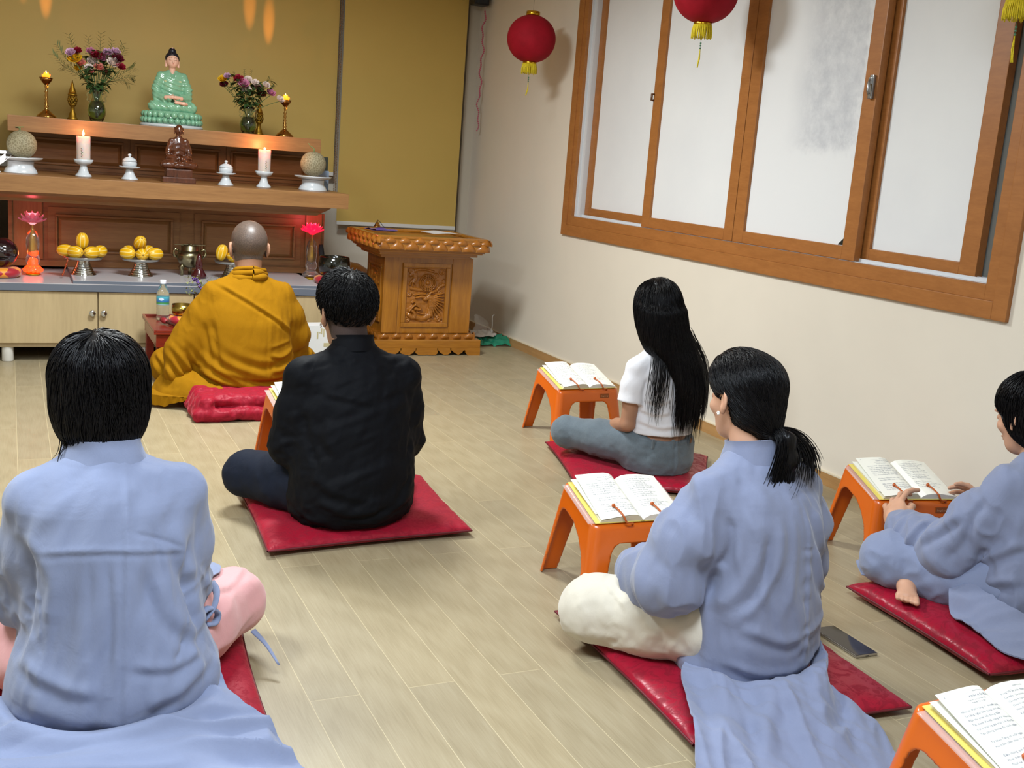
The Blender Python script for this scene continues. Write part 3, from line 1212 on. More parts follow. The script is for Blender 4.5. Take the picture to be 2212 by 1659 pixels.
def wooden_figure(x, y, z):
    t = thing('carved_wooden_figure', 'dark red-brown carved wooden seated figure on the middle shelf', 'statue', (x, y, z))
    M = wood('rosewood_carving', '35180b', '5c2e16', (20, 20, 6), 0.25, 0.5, 0.5, 2)
    mb = MB().box(-0.088, 0.088, -0.06, 0.06, 0, 0.030, 0, 0.006)
    mb.box(-0.070, 0.070, -0.05, 0.05, 0.030, 0.075, 0, 0.008)
    mb.box(-0.030, 0.055, -0.056, 0.0, 0.028, 0.070, 0, 0.004)
    obj('plinth', mb, M, t)
    S_ = 0.285
    legs, torso = seated_figure_sdf()

    def fn(p):
        q = p / S_
        d = smin(legs(q * np.array([1.0, 1, 1])), torso(q / np.array([0.86, 0.9, 1.0])) * 0.88, 0.05)
        d = smin(d, capsule(q, (0, 0, 0.56), (0, -0.01, 0.66), 0.048, 0.05), 0.03)
        d = smin(d, ellip(q, (0, -0.01, 0.735), (0.072, 0.08, 0.098)), 0.02)
        for sx in (-1, 1):
            d = smin(d, capsule(q, (sx * 0.075, 0.005, 0.77), (sx * 0.078, 0.0, 0.67), 0.012, 0.014), 0.008)
        d = smin(d, capsule(q, (0, -0.085, 0.74), (0, -0.1, 0.70), 0.008, 0.012), 0.01)
        d = d + 0.004 * vnoise(q * 22)
        d = d + 0.006 * np.sin(q[:, 2] * 60 + 4 * np.abs(q[:, 0]) * 6) * np.exp(-((q[:, 2] - 0.25) / 0.2) ** 2)
        return d * S_
    v, f = sdf_mesh(fn, (-0.12, -0.08, -0.01), (0.12, 0.07, 0.26), 0.0036)
    v += (0, 0, 0.076)
    v[:, 2] = np.maximum(v[:, 2], 0.0752)
    npobj('figure', v, f, M, t)


wooden_figure(0.852, 6.33, SZ1)


# ------------------------------------------------------------------ top shelf: candlesticks, gilt ornaments, vases
M_brass = plain('polished_brass', 'b98a4a', 0.16, 1.0)
M_bronze = plain('bronze_metal', '9a6a38', 0.2, 1.0)
M_gilt = plain('gilt_metal', '8c6a1e', 0.45, 0.85)
M_glass = plain('clear_glass', 'e8f2ea', 0.03, 0, 0.5, trans=1.0)
M_amber = plain('lit_amber_glass', 'ff9a30', 0.3, emit='ff8a1c', es=2.2)


def tall_candlestick(x, y, z, h, side):
    t = thing('lotus_lamp_candlestick', 'tall brass candlestick with a lit amber lotus lamp, %s end of the top shelf' % side, 'candlestick', (x, y, z), 0, 'tall brass candlesticks')
    k = h / 0.29
    pr = [(0.052, 0), (0.053, 0.006), (0.045, 0.016), (0.026, 0.034), (0.012, 0.046), (0.008, 0.058), (0.013, 0.066), (0.007, 0.074), (0.011, 0.086), (0.006, 0.094),
          (0.010, 0.104), (0.006, 0.114), (0.009, 0.128), (0.006, 0.140), (0.010, 0.150), (0.006, 0.158), (0.006, 0.172), (0.009, 0.178), (0.006, 0.184), (0.010, 0.190)]
    obj('stem', MB().lathe([(r, q * k) for r, q in pr], seg=32), M_brass, t)
    obj('bowl', MB().lathe([(0.010, 0.1905 * k), (0.020, 0.202 * k), (0.030, 0.216 * k), (0.036, 0.232 * k), (0.034, 0.232 * k), (0.02, 0.215 * k), (0.001, 0.212 * k)], seg=36), M_bronze, t)
    m = MB()
    m.tube([(0.006, -0.004, 0.176 * k), (0.010, -0.006, 0.185 * k)], 0.003)
    for ring, (n, rr, hh) in enumerate(((6, 0.017, 0.030), (5, 0.009, 0.040))):
        for j in range(n):
            a = 2 * PI * (j + 0.5 * ring) / n
            c, s = math.cos(a), math.sin(a)
            n2 = 7
            P = np.zeros((n2, 5, 3))
            for u in range(n2):
                tt = u / (n2 - 1)
                w = 0.012 * math.sin(PI * min(tt * 0.9 + 0.1, 1)) + 0.0005
                rad = rr * (0.35 + 0.9 * math.sin(tt * PI * 0.62))
                for q in range(5):
                    s_ = (q / 4 - 0.5) * 2 * w
                    P[u, q] = (c * rad - s * s_, s * rad + c * s_, 0.222 * k + hh * tt + 0.0)
            m.grid(P)
            P[..., 0] += 0.0012 * c; P[..., 1] += 0.0012 * s
            m.grid(P[:, ::-1])
    obj('lotus_lamp', m, M_amber, t)
    m = MB().lathe([(0.001, 0), (0.006, 0.004), (0.008, 0.014), (0.005, 0.03), (0.0005, 0.046)], (0, 0, 0.224 * k), 16)
    obj('bulb', m, plain('lamp_bulb_glow', 'ffe7b0', 0.4, emit='ffd070', es=9), t)
    # the lamp throws two tongues of light on the blind behind it
    for dv in ((-0.10, 0.62, 0.53), (0.02, 0.62, 0.44)):
        ld = bpy.data.lights.new('lamp_beam', 'SPOT')
        ld.energy = 26.0; ld.color = (1.0, 0.36, 0.08); ld.spot_size = math.radians(11); ld.spot_blend = 1.0
        ld.shadow_soft_size = 0.004
        lo = bpy.data.objects.new('lamp_beam', ld); COL.objects.link(lo); lo.parent = t
        lo.location = (0, 0, 0.285 * k)
        d = Vector(dv)
        lo.rotation_euler = d.to_track_quat('-Z', 'Y').to_euler()
        lo.scale = (0.6, 1.9, 1)
    ld = bpy.data.lights.new('lamp_glow', 'POINT')
    ld.energy = 0.12; ld.color = (1.0, 0.5, 0.15); ld.shadow_soft_size = 0.01
    lo = bpy.data.objects.new('lamp_glow', ld); COL.objects.link(lo); lo.parent = t; lo.location = (0, 0, 0.30 * k)


tall_candlestick(0.192, 6.68, SZ2, 0.27, 'left')
tall_candlestick(1.515, 6.68, SZ2, 0.27, 'right')


def gilt_ornament(x, y, z, side, h):
    t = thing('gilt_incense_tower', 'small gilt pierced incense tower %s' % side, 'ornament', (x, y, z), 0, 'gilt ornaments')
    k = h / 0.21
    obj('pedestal', MB().lathe([(0.028, 0), (0.029, 0.006), (0.022, 0.014), (0.020, 0.030), (0.012, 0.045), (0.011, 0.070), (0.020, 0.078), (0.022, 0.085)][0:8], seg=28, M=Matrix.Diagonal((1, 1, k, 1))), M_gilt, t)
    m = MB()
    for row in range(3):
        n = 9
        for j in range(n):
            a = 2 * PI * (j + 0.5 * (row % 2)) / n
            rr = (0.022, 0.025, 0.022)[row]
            zc = (0.093 + row * 0.013) * k
            pts = [(rr * math.cos(a + 0.32 * math.sin(q)), rr * math.sin(a + 0.32 * math.sin(q)), zc + 0.007 * math.cos(q)) for q in np.linspace(0, 2 * PI, 9)]
            m.tube(pts, 0.0022, 5, cap=False)
    m.lathe([(0.001, 0.128), (0.024, 0.128), (0.025, 0.134), (0.022, 0.140), (0.001, 0.141)], seg=28, M=Matrix.Diagonal((1, 1, k, 1)))
    m.lathe([(0.001, 0.085), (0.014, 0.086), (0.014, 0.128), (0.001, 0.128)], seg=16, M=Matrix.Diagonal((1, 1, k, 1)))
    obj('pierced_cage', m, M_gilt, t)
    obj('spire', MB().lathe([(0.022, 0.141), (0.018, 0.155), (0.013, 0.170), (0.007, 0.190), (0.001, 0.212)], seg=24, M=Matrix.Diagonal((1, 1, k, 1))), M_gilt, t)


gilt_ornament(0.327, 6.70, SZ2, 'between the left candlestick and the left vase', 0.215)
gilt_ornament(1.368, 6.72, SZ2, 'half hidden behind the right vase', 0.19)


def rose(mb, c, r, rnd, mi=0, up=(0, 0, 1), open_=0.6):
    """a rose of overlapping cupped petals"""
    up = Vector(up).normalized()
    T = Matrix.Translation(c) @ up.to_track_quat('Z', 'Y').to_matrix().to_4x4() @ Matrix.Rotation(rnd.random() * 6, 4, 'Z')
    for ring, (n, rad, hh) in enumerate(((3, 0.28, 1.02), (4, 0.55, 0.98), (5, 0.85, 0.85), (6, 1.08, 0.62))):
        for j in range(n):
            a = 2 * PI * (j + 0.3 * ring) / n
            P = np.zeros((5, 5, 3))
            for u in range(5):
                tt = u / 4
                rr = r * (0.25 * rad + rad * (tt ** 0.7) * (0.80 + 0.35 * open_ * (ring > 1) * tt))
                for q in range(5):
                    s_ = (q / 4 - 0.5) * 2
                    da = s_ * (1.15 if ring < 2 else 0.75) * math.sin(PI * min(0.25 + 0.6 * tt, 1)) * 0.95
                    P[u, q] = (rr * math.cos(a + da), rr * math.sin(a + da), r * (-0.75 + hh * 1.5 * tt - 0.10 * s_ * s_ * tt))
            vs = [T @ Vector(p) for p in P.reshape(-1, 3)]
            mb.grid(np.array(vs).reshape(5, 5, 3), mi)


def leaf(mb, c, d, L_, w, mi=0, up=(0, 0, 1)):
    d = Vector(d).normalized()
    s = d.cross(Vector(up)).normalized() if abs(d.z) < 0.98 else Vector((1, 0, 0))
    n = s.cross(d)
    c = Vector(c)
    P = np.zeros((6, 3, 3))
    for u in range(6):
        tt = u / 5
        ww = w * math.sin(PI * min(tt ** 0.8, 1)) + 0.0004
        ctr = c + d * (L_ * tt) - n * (0.25 * L_ * tt * tt) 
        for q, s_ in enumerate((-1, 0, 1)):
            P[u, q] = ctr + s * (ww * s_) + n * (0.25 * ww * abs(s_))
    mb.grid(P, mi)


def bouquet(x, y, z, label, vase_h, spread, top, flowers, seed, fern):
    rnd = random.Random(seed)
    t = thing('glass_vase', 'clear glass vase holding %s' % label, 'vase', (x, y, z))
    vp = [(0.030, 0.0), (0.034, 0.004), (0.046, 0.035), (0.050, 0.060), (0.046, 0.085), (0.034, 0.115), (0.028, 0.135), (0.032, 0.160), (0.040, 0.178)]
    k = vase_h / 0.178
    prof = [(r, q * k) for r, q in vp]
    prof += [(r - 0.0025, max(q * k, 0.006)) for r, q in vp[::-1]] + [(0.001, 0.006)]
    obj('glass', MB().lathe(prof, seg=40), M_glass, t)
    for s in (-1, 1):
        hm = MB().tube([(s * 0.030, 0, 0.150 * k), (s * 0.046, 0, 0.158 * k), (s * 0.052, 0, 0.142 * k), (s * 0.044, 0, 0.130 * k), (s * 0.050, 0, 0.118 * k), (s * 0.044, 0, 0.108 * k), (s * 0.036, 0, 0.112 * k)], [0.003, 0.004, 0.004, 0.004, 0.004, 0.004, 0.003], 8)
        obj('handle', hm, M_glass, t)
    wm = MB().lathe([(0.001, 0.0065), (0.026, 0.0065), (0.0425, 0.035 * k), (0.0465, 0.06 * k), (0.043, 0.085 * k), (0.031, 0.112 * k), (0.001, 0.112 * k)], seg=32)
    obj('green_water', wm, plain('green_vase_water', '86a458', 0.05, trans=0.95), t)
    b = thing('flower_bouquet', label, 'flowers', (x, y, z + 0.012))
    cols = {'red': ('8a1028', '5c0a1c'), 'white': ('e8d8d0', 'd5c0bc'), 'pink': ('c97fa0', 'b0568a'), 'yellow': ('e0b21c', 'd49a14'), 'salmon': ('e58a7c', 'd77468'), 'dark': ('5a0c22', '40081a'), 'lilac': ('cfa6c4', 'b983ad')}
    for nm, pos in flowers.items():
        for (fx, fz, fr) in pos:
            fy = rnd.uniform(-0.05, 0.03)
            m = MB()
            up = (fx * 2.5, -0.9 + fy, 0.9)
            rose(m, (fx, fy, fz), fr, rnd, 0, up, rnd.uniform(0.3, 1))
            obj('rose', m, plain('%s_petal' % nm, cols[nm][0], 0.6, 0, 0.3, var=0.2, vs=60), b)
            s = MB().tube(catmull([(fx * 0.03, fy * 0.3, 0.015), (fx * 0.12, fy * 0.5, 0.13 * k), (fx * 0.6, fy * 0.8, 0.13 * k + (fz - 0.13 * k) * 0.55), (fx, fy, fz - fr * 0.6)], 12), 0.0018, 5)
            obj('stem', s, plain('rose_stem_green', '3d5a28', 0.6), b)
    lm = MB()
    for _ in range(150):
        a = rnd.uniform(0, 2 * PI)
        q = rnd.uniform(0.3, 1.0)
        zc = rnd.uniform(0.16 * k, top * 0.93)
        wdt = spread * min(1, (zc - 0.10 * k) / (top * 0.62)) * q
        c = (wdt * math.cos(a), 0.55 * wdt * math.sin(a), zc)
        leaf(lm, c, (math.cos(a), math.sin(a), rnd.uniform(-0.7, 0.7)), rnd.uniform(0.028, 0.055), rnd.uniform(0.010, 0.018))
    for _ in range(14):   # leaves inside the water
        a = rnd.uniform(0, 2 * PI)
        leaf(lm, (0.01 * math.cos(a), 0.01 * math.sin(a), rnd.uniform(0.02, 0.08) * k), (math.cos(a) * 0.4, math.sin(a) * 0.4, 0.9), 0.04, 0.007)
    tag(obj('leaves', lm, plain('rose_leaf_green', '2f4a22', 0.55, var=0.3, vs=40), b), kind='stuff')
    fm = MB()
    for (ax_, az, ln) in fern:
        base = Vector((ax_ * 0.25, rnd.uniform(-0.02, 0.02), 0.20 * k))
        tip = Vector((ax_, rnd.uniform(-0.05, 0.05), az))
        mid = (base + tip) / 2 + Vector((ax_ * 0.15, 0, 0.02))
        pts = catmull([base, mid, tip], 12)
        fm.tube(pts, 0.0010, 4)
        for i in range(2, 12):
            for s in (-1, 1, -1.5, 1.5):
                d = Vector(pts[i]) - Vector(pts[i - 1])
                sd = Vector((d.z * s, rnd.uniform(-0.3, 0.3) * d.length, -d.x * s)).normalized() * 0.7 + d.normalized() * 0.9
                leaf(fm, pts[i], sd, ln * rnd.uniform(0.6, 1.4), 0.0026)
    if fern:
        tag(obj('fern_fronds', fm, plain('dry_fern_green', '5e6636', 0.7, var=0.25, vs=30), b), kind='stuff')


bouquet(0.452, 6.68, SZ2, 'tall bouquet of mixed roses with fern, left of the buddha', 0.18, 0.13, 0.40,
        {'red': [(-0.102, 0.362, 0.019), (0.000, 0.352, 0.024), (0.125, 0.300, 0.019)],
         'dark': [(0.110, 0.345, 0.023)],
         'white': [(-0.020, 0.318, 0.023), (0.085, 0.320, 0.026), (-0.040, 0.280, 0.018)],
         'lilac': [(-0.138, 0.350, 0.020), (0.055, 0.372, 0.022), (0.100, 0.382, 0.019)],
         'pink': [(0.030, 0.345, 0.022), (-0.030, 0.372, 0.019), (0.075, 0.378, 0.015)],
         'yellow': [(-0.115, 0.322, 0.026), (-0.095, 0.272, 0.017)],
         'salmon': [(-0.085, 0.302, 0.021), (0.012, 0.290, 0.019), (0.050, 0.268, 0.019), (-0.030, 0.262, 0.014)]}, 3,
        [(-0.22, 0.33, 0.03), (-0.20, 0.38, 0.03), (-0.14, 0.44, 0.03), (-0.04, 0.44, 0.03), (0.02, 0.46, 0.03), (0.08, 0.43, 0.025), (0.15, 0.40, 0.03), (0.19, 0.30, 0.035), (0.20, 0.25, 0.03), (0.17, 0.21, 0.03), (-0.17, 0.27, 0.03), (0.13, 0.42, 0.02)])
bouquet(1.292, 6.66, SZ2, 'shorter bouquet of mixed roses, right of the buddha', 0.155, 0.13, 0.33,
        {'red': [(-0.068, 0.300, 0.021), (0.075, 0.232, 0.026)],
         'dark': [(-0.140, 0.262, 0.020)],
         'white': [(-0.008, 0.300, 0.020), (0.030, 0.285, 0.018), (0.095, 0.280, 0.020), (-0.020, 0.245, 0.022), (0.178, 0.205, 0.020)],
         'pink': [(-0.040, 0.275, 0.025), (0.055, 0.262, 0.019), (0.130, 0.238, 0.021)],
         'lilac': [(-0.128, 0.310, 0.017)],
         'yellow': [(-0.150, 0.292, 0.020)]}, 8, [(-0.03, 0.35, 0.012), (0.02, 0.355, 0.012), (-0.09, 0.335, 0.012), (0.11, 0.31, 0.02), (0.145, 0.275, 0.015)])

# dark incense packet and pale box leaning behind the right melon
t = thing('incense_packet', 'dark packet standing in a pale blue box behind the right melon', 'packet', (1.70, 6.47, SZ1 + 0.0))
obj('blue_box', MB().box(-0.035, 0.035, -0.03, 0.03, 0, 0.115, 0, 0.002), plain('pale_blue_card', '7f93ad', 0.6), t)
obj('dark_packet', MB().box(-0.024, 0.030, -0.018, 0.018, 0.03, 0.195, 0, 0.002), plain('black_green_card', '1c2318', 0.5), t)

# bright glass lamp cut by the left edge
t = thing('lotus_lamp', 'bright white lamp with petals cut by the left picture edge, on the middle shelf', 'lamp', (-0.075, 6.22, SZ1))
m = MB().lathe([(0.035, 0.0), (0.036, 0.006), (0.02, 0.014), (0.01, 0.03), (0.02, 0.04)], seg=24)
obj('base', m, M_alu, t)
m = MB()
for j in range(7):
    a = 2 * PI * j / 7
    c, s = math.cos(a), math.sin(a)
    P = np.zeros((7, 5, 3))
    for u in range(7):
        tt = u / 6
        w = 0.024 * math.sin(PI * (0.15 + 0.85 * tt)) + 0.001
        rad = 0.02 + 0.07 * tt
        for q in range(5):
            s_ = (q / 4 - 0.5) * 2 * w
            P[u, q] = (c * rad - s * s_, s * rad + c * s_, 0.04 + 0.055 * tt ** 1.4)
    m.grid(P); m.grid(P[:, ::-1] + np.array((0.001, 0, 0.001)))
obj('petals', m, plain('glowing_white_glass', 'ffffff', 0.4, emit='ffffff', es=1.6), t)
obj('bulb_bar', MB().box(-0.03, 0.062, -0.012, 0.012, 0.098, 0.112, 0, 0.005), plain('glowing_tube', 'ffffff', 0.4, emit='ffffff', es=2.0), t)
# ================================================================== LECTERN
M_lec = wood('honey_oak_gloss', '8a5412', 'b0741e', (16, 16, 1.3), 0.24, 0.5, 0.45, 2.2)
M_lecx = wood('honey_oak_gloss_across', '8a5412', 'b0741e', (1.3, 16, 16), 0.24, 0.5, 0.45, 2.2)
M_carve = plain('carved_honey_wood', '9a5f1c', 0.32, 0, 0.5, var=0.14, vs=25, coat=0.3)


def relief(W_, H_, nx, nz):
    """height of the carved panel: ringed disc, clouds, a beast with a spiky mane"""
    u = np.linspace(0, 1, nx); v = np.linspace(0, 1, nz)
    U, V = np.meshgrid(u, v, indexing='ij')
    X = U * W_; Z = V * H_
    h = 0.0015 + 0.0015 * vnoise(np.stack([X * 55, Z * 55, X * 0], -1).reshape(-1, 3)).reshape(X.shape)

    def stroke(pts, w0, w1, hh, n=24):
        nonlocal h
        P = catmull([(a * W_, b * H_, 0) for a, b in pts], n)
        for i in range(len(P)):
            w = (w0 + (w1 - w0) * i / (len(P) - 1)) * W_
            d = np.hypot(X - P[i, 0], Z - P[i, 1]) / w
            h = np.maximum(h, hh * np.sqrt(np.clip(1 - d * d, 0, 1)))

    def spiral(cu, cv, r, turns, sgn=1, hh=0.007):
        pts = []
        for q in np.linspace(0, turns * 2 * PI, 16):
            rr = r * (1 - q / (turns * 2 * PI) * 0.85)
            pts.append((cu + rr * math.cos(q * sgn), cv + rr * math.sin(q * sgn) * W_ / H_))
        stroke(pts, 0.030, 0.022, hh, 60)
    for a in ((0.90, 0.93, 0.085, 1.6), (0.74, 0.85, 0.06, 1.4), (0.88, 0.54, 0.075, 1.5), (0.86, 0.07, 0.085, 1.6), (0.05, 0.06, 0.07, 1.5), (0.10, 0.95, 0.06, 1.4), (0.07, 0.52, 0.06, 1.3), (0.96, 0.75, 0.05, 1.2), (0.62, 0.05, 0.05, 1.2)):
        spiral(*a, sgn=1 if a[0] > 0.5 else -1)
    # upper beast: long back sweeping round the disc
    stroke([(0.10, 0.86), (0.22, 0.95), (0.45, 0.965), (0.68, 0.93)], 0.05, 0.03, 0.009)
    stroke([(0.20, 0.88), (0.22, 0.80), (0.17, 0.74)], 0.075, 0.05, 0.014)
    for q in ((0.08, 0.68), (0.15, 0.66), (0.22, 0.69)):
        stroke([(0.18, 0.78), (0.14 + (q[0] - 0.14) * 0.7, 0.73), q], 0.040, 0.014, 0.012)
    stroke([(0.92, 0.68), (0.82, 0.60), (0.70, 0.58), (0.30, 0.60), (0.14, 0.62)], 0.035, 0.05, 0.008, 40)
    stroke([(0.95, 0.70), (0.85, 0.66), (0.78, 0.60)], 0.05, 0.03, 0.013)
    # head and jaws
    stroke([(0.22, 0.50), (0.35, 0.525), (0.50, 0.525)], 0.022, 0.03, 0.012)
    stroke([(0.26, 0.455), (0.38, 0.475), (0.52, 0.47), (0.60, 0.50)], 0.03, 0.05, 0.014)
    stroke([(0.50, 0.44), (0.58, 0.46), (0.66, 0.45), (0.72, 0.40)], 0.07, 0.09, 0.016)
    stroke([(0.60, 0.53), (0.64, 0.56), (0.70, 0.55)], 0.035, 0.03, 0.014)
    # mane spikes fanning to the right
    for k in range(11):
        a = math.radians(28 - k * 11)
        stroke([(0.60, 0.42), (0.60 + 0.22 * math.cos(a), 0.42 + 0.20 * math.sin(a)), (0.60 + 0.40 * math.cos(a - 0.08), 0.42 + 0.33 * math.sin(a - 0.1))], 0.045, 0.012, 0.013 + 0.002 * (k % 2))
    # coiled body and the raised pale leg
    stroke([(0.66, 0.24), (0.62, 0.14), (0.45, 0.075), (0.28, 0.10)], 0.09, 0.07, 0.012, 40)
    stroke([(0.10, 0.15), (0.17, 0.10), (0.24, 0.10), (0.24, 0.17), (0.15, 0.235), (0.10, 0.24)], 0.065, 0.04, 0.015, 40)
    stroke([(0.10, 0.22), (0.17, 0.285), (0.245, 0.335)], 0.035, 0.026, 0.018)
    stroke([(0.16, 0.365), (0.22, 0.385), (0.245, 0.335), (0.30, 0.305), (0.40, 0.27)], 0.018, 0.02, 0.017, 30)
    stroke([(0.26, 0.26), (0.33, 0.245), (0.38, 0.25)], 0.055, 0.03, 0.018)
    stroke([(0.30, 0.20), (0.40, 0.17), (0.50, 0.16)], 0.03, 0.02, 0.010)
    # scales
    sc_ = 0.0012 * np.abs(np.sin(X * 330)) * np.abs(np.sin(Z * 330))
    h = h + sc_ * (h > 0.006)
    # the ringed disc
    d = np.hypot(X - 0.535 * W_, Z - 0.73 * H_) / W_
    h = np.where(d < 0.215, 0.006, h)
    for r in (0.195, 0.155, 0.115):
        h = np.maximum(h, np.where(np.abs(d - r) < 0.016, 0.014 * np.sqrt(np.clip(1 - ((d - r) / 0.016) ** 2, 0, 1)), 0))
    h = np.maximum(h, np.where(d < 0.06, 0.017 * np.sqrt(np.clip(1 - (d / 0.06) ** 2, 0, 1)), 0))
    for s in (-1, 1):
        for k in (-1, 0, 1):
            stroke([(0.535 + k * 0.045, 0.73 + s * 0.075), (0.535 + k * 0.045, 0.73 + s * 0.140)], 0.016, 0.016, 0.016, 14)
    # flat border
    e = np.minimum(np.minimum(U, 1 - U) * W_, np.minimum(V, 1 - V) * H_)
    h = np.where(e < 0.006, 0.004, h)
    return X, Z, h


t = thing('lectern', 'carved glossy honey-coloured wooden lectern in the room corner', 'lectern', (2.30, 6.36, 0))
lx = lambda x: x - 2.30
ly = lambda y: y - 6.36
mb = MB().box(lx(2.035), lx(2.60), ly(6.205), ly(6.55), 0.125, 0.60, 0, 0.002)
obj('body', mb, M_lec, t)
mb = MB()
for a, b in ((2.03, 2.075), (2.085, 2.125), (2.47, 2.52), (2.535, 2.605)):
    mb.box(lx(a), lx(b), ly(6.196), ly(6.21), 0.13, 0.597, 0, 0.004)
obj('front_stile', MB().box(lx(2.03), lx(2.125), ly(6.196), ly(6.21), 0.13, 0.597, 0, 0.004), M_lec, t)
obj('front_stile', MB().box(lx(2.47), lx(2.605), ly(6.196), ly(6.21), 0.13, 0.597, 0, 0.004), M_lec, t)
m = MB()
px0, px1, pz0, pz1 = 2.150, 2.455, 0.168, 0.560
m.box(lx(2.125), lx(2.47), ly(6.200), ly(6.208), 0.13, pz0)
m.box(lx(2.125), lx(2.47), ly(6.200), ly(6.208), pz1, 0.597)
for (a, b, c, d) in ((px0, px1, pz0, pz0 + 0.026), (px0, px1, pz1 - 0.026, pz1), (px0, px0 + 0.026, pz0 + 0.026, pz1 - 0.026), (px1 - 0.026, px1, pz0 + 0.026, pz1 - 0.026)):
    m.box(lx(a), lx(b), ly(6.189), ly(6.206), c, d, 0, 0.005)
obj('panel_frame', m, M_lec, t)
W_, H_ = px1 - px0 - 0.052, pz1 - pz0 - 0.052
X, Z, Hh = relief(W_, H_, 150, 200)
P = np.stack([lx(px0 + 0.026) + X, ly(6.2046) - Hh * 1.45, pz0 + 0.026 + Z], -1)
obj('carved_panel', MB().grid(P), M_carve, t)
# side panel with its own small carving, left face
m = MB()
for (a, b, c, d) in ((6.25, 6.50, 0.19, 0.205), (6.25, 6.50, 0.525, 0.54), (6.25, 6.265, 0.205, 0.525), (6.485, 6.50, 0.205, 0.525)):
    m.box(lx(2.026), lx(2.036), ly(a), ly(b), c, d, 0, 0.003)
obj('side_moulding', m, M_lec, t)
X, Z, Hh = relief(0.20, 0.30, 60, 80)
P = np.stack([lx(2.034) - Hh * 0.8, ly(6.475) - X, 0.215 + Z], -1)
obj('side_carving', MB().grid(P), M_carve, t)

# top slab: tray, two rows of lotus petals, stepped moulding
sx0, sx1, sy0, sy1 = 1.905, 2.625, 5.985, 6.60
m = MB()
m.box(lx(sx0 + 0.01), lx(sx1 - 0.01), ly(sy0 + 0.01), ly(sy1 - 0.01), 0.655, 0.716)
for bx in ((sx0 + 0.012, sx1 - 0.012, sy0 + 0.012, sy0 + 0.045), (sx0 + 0.012, sx1 - 0.012, sy1 - 0.045, sy1 - 0.012), (sx0 + 0.012, sx0 + 0.045, sy0 + 0.045, sy1 - 0.045), (sx1 - 0.045, sx1 - 0.012, sy0 + 0.045, sy1 - 0.045)):
    m.box(lx(bx[0]), lx(bx[1]), ly(bx[2]), ly(bx[3]), 0.7165, 0.735, 0, 0.006)
obj('top_tray', m, M_lecx, t)
m = MB()
steps = [(0.004, 0.646, 0.655), (0.012, 0.636, 0.646), (0.030, 0.618, 0.636), (0.055, 0.598, 0.618)]
for ins, a, b in steps:
    m.box(lx(sx0 + ins + 0.02), lx(sx1 - ins - 0.02), ly(sy0 + ins * 2 + 0.02), ly(sy1 - ins - 0.02), a, b, 0, 0.003)
obj('cornice', m, M_lecx, t)


def petal(mb, c, out, side, w, h, bulge, tilt):
    """pointed lotus petal; c lower centre, out outward dir"""
    c = Vector(c); out = Vector(out); side = Vector(side)
    n = 9
    P = np.zeros((n, 7, 3))
    for i in range(n):
        tt = i / (n - 1)
        ww = w * max(0.0, 1.0 - tt ** 2.2) ** 0.9 + 0.0003
        bz = bulge * (0.55 + 0.45 * math.sin(PI * tt)) * (1 - 0.35 * tt)
        for j in range(7):
            s_ = (j / 6 - 0.5) * 2
            q = c + side * (s_ * ww) + Vector((0, 0, tt * h)) + out * (bz * (1 - s_ * s_) ** 0.6 - tilt * tt)
            P[i, j] = q
    mb.grid(P)


m = MB()
nF = 8
wF = (sx1 - sx0) / nF
for i in range(nF):
    xc = lx(sx0) + wF * (i + 0.5)
    petal(m, (xc, ly(sy0 + 0.012), 0.657), (0, -1, 0), (1, 0, 0), wF * 0.5, 0.050, 0.024, 0.003)
for i in range(nF + 1):
    xc = lx(sx0) + wF * i
    xc = min(max(xc, lx(sx0) + wF * 0.3), lx(sx1) - wF * 0.3)
    petal(m, (xc, ly(sy0 + 0.014), 0.694), (0, -1, 0), (1, 0, 0), wF * 0.44, 0.036, 0.021, 0.003)
nS = 7
wS = (sy1 - sy0) / nS
for sgn, xs in ((-1, lx(sx0 + 0.012)), (1, lx(sx1 - 0.012))):
    for i in range(nS):
        yc = ly(sy0) + wS * (i + 0.5)
        petal(m, (xs, yc, 0.657), (sgn, 0, 0), (0, -sgn, 0), wS * 0.5, 0.050, 0.024, 0.003)
    for i in range(nS + 1):
        yc = ly(sy0) + wS * i
        petal(m, (xs, yc, 0.694), (sgn, 0, 0), (0, -sgn, 0), wS * 0.44, 0.036, 0.021, 0.003)
obj('lotus_border', m, M_carve, t)
# base: scalloped plinth and petal slope
m = MB()
bx0, bx1, by0, by1 = 1.97, 2.665, 6.135, 6.62
m.box(lx(bx0), lx(bx1), ly(by0), ly(by1), 0.045, 0.098, 0, 0.006)
# scalloped apron along the front
pts = [(bx0, 0.046), (bx0, 0.0), (bx0 + 0.09, 0.0)]
seq = [(0.13, 0.004), (0.155, 0.02), (0.165, 0.032), (0.175, 0.033), (0.170, 0.018), (0.19, 0.006), (0.225, 0.004), (0.25, 0.016), (0.262, 0.032), (0.272, 0.033), (0.268, 0.016), (0.29, 0.004), (0.33, 0.003), (0.345, 0.007), (0.36, 0.003), (0.40, 0.004),
       (0.412, 0.016), (0.408, 0.033), (0.418, 0.032), (0.43, 0.018), (0.455, 0.004), (0.48, 0.006), (0.500, 0.018), (0.495, 0.033), (0.505, 0.032), (0.525, 0.016), (0.55, 0.004), (0.575, 0.018), (0.585, 0.033), (0.595, 0.032), (0.60, 0.014)]
for a, b in seq:
    pts.append((bx0 + a, b))
pts += [(bx1 - 0.08, 0.0), (bx1, 0.0), (bx1, 0.046)]
poly = [(lx(a), b) for a, b in pts]
n = len(poly)
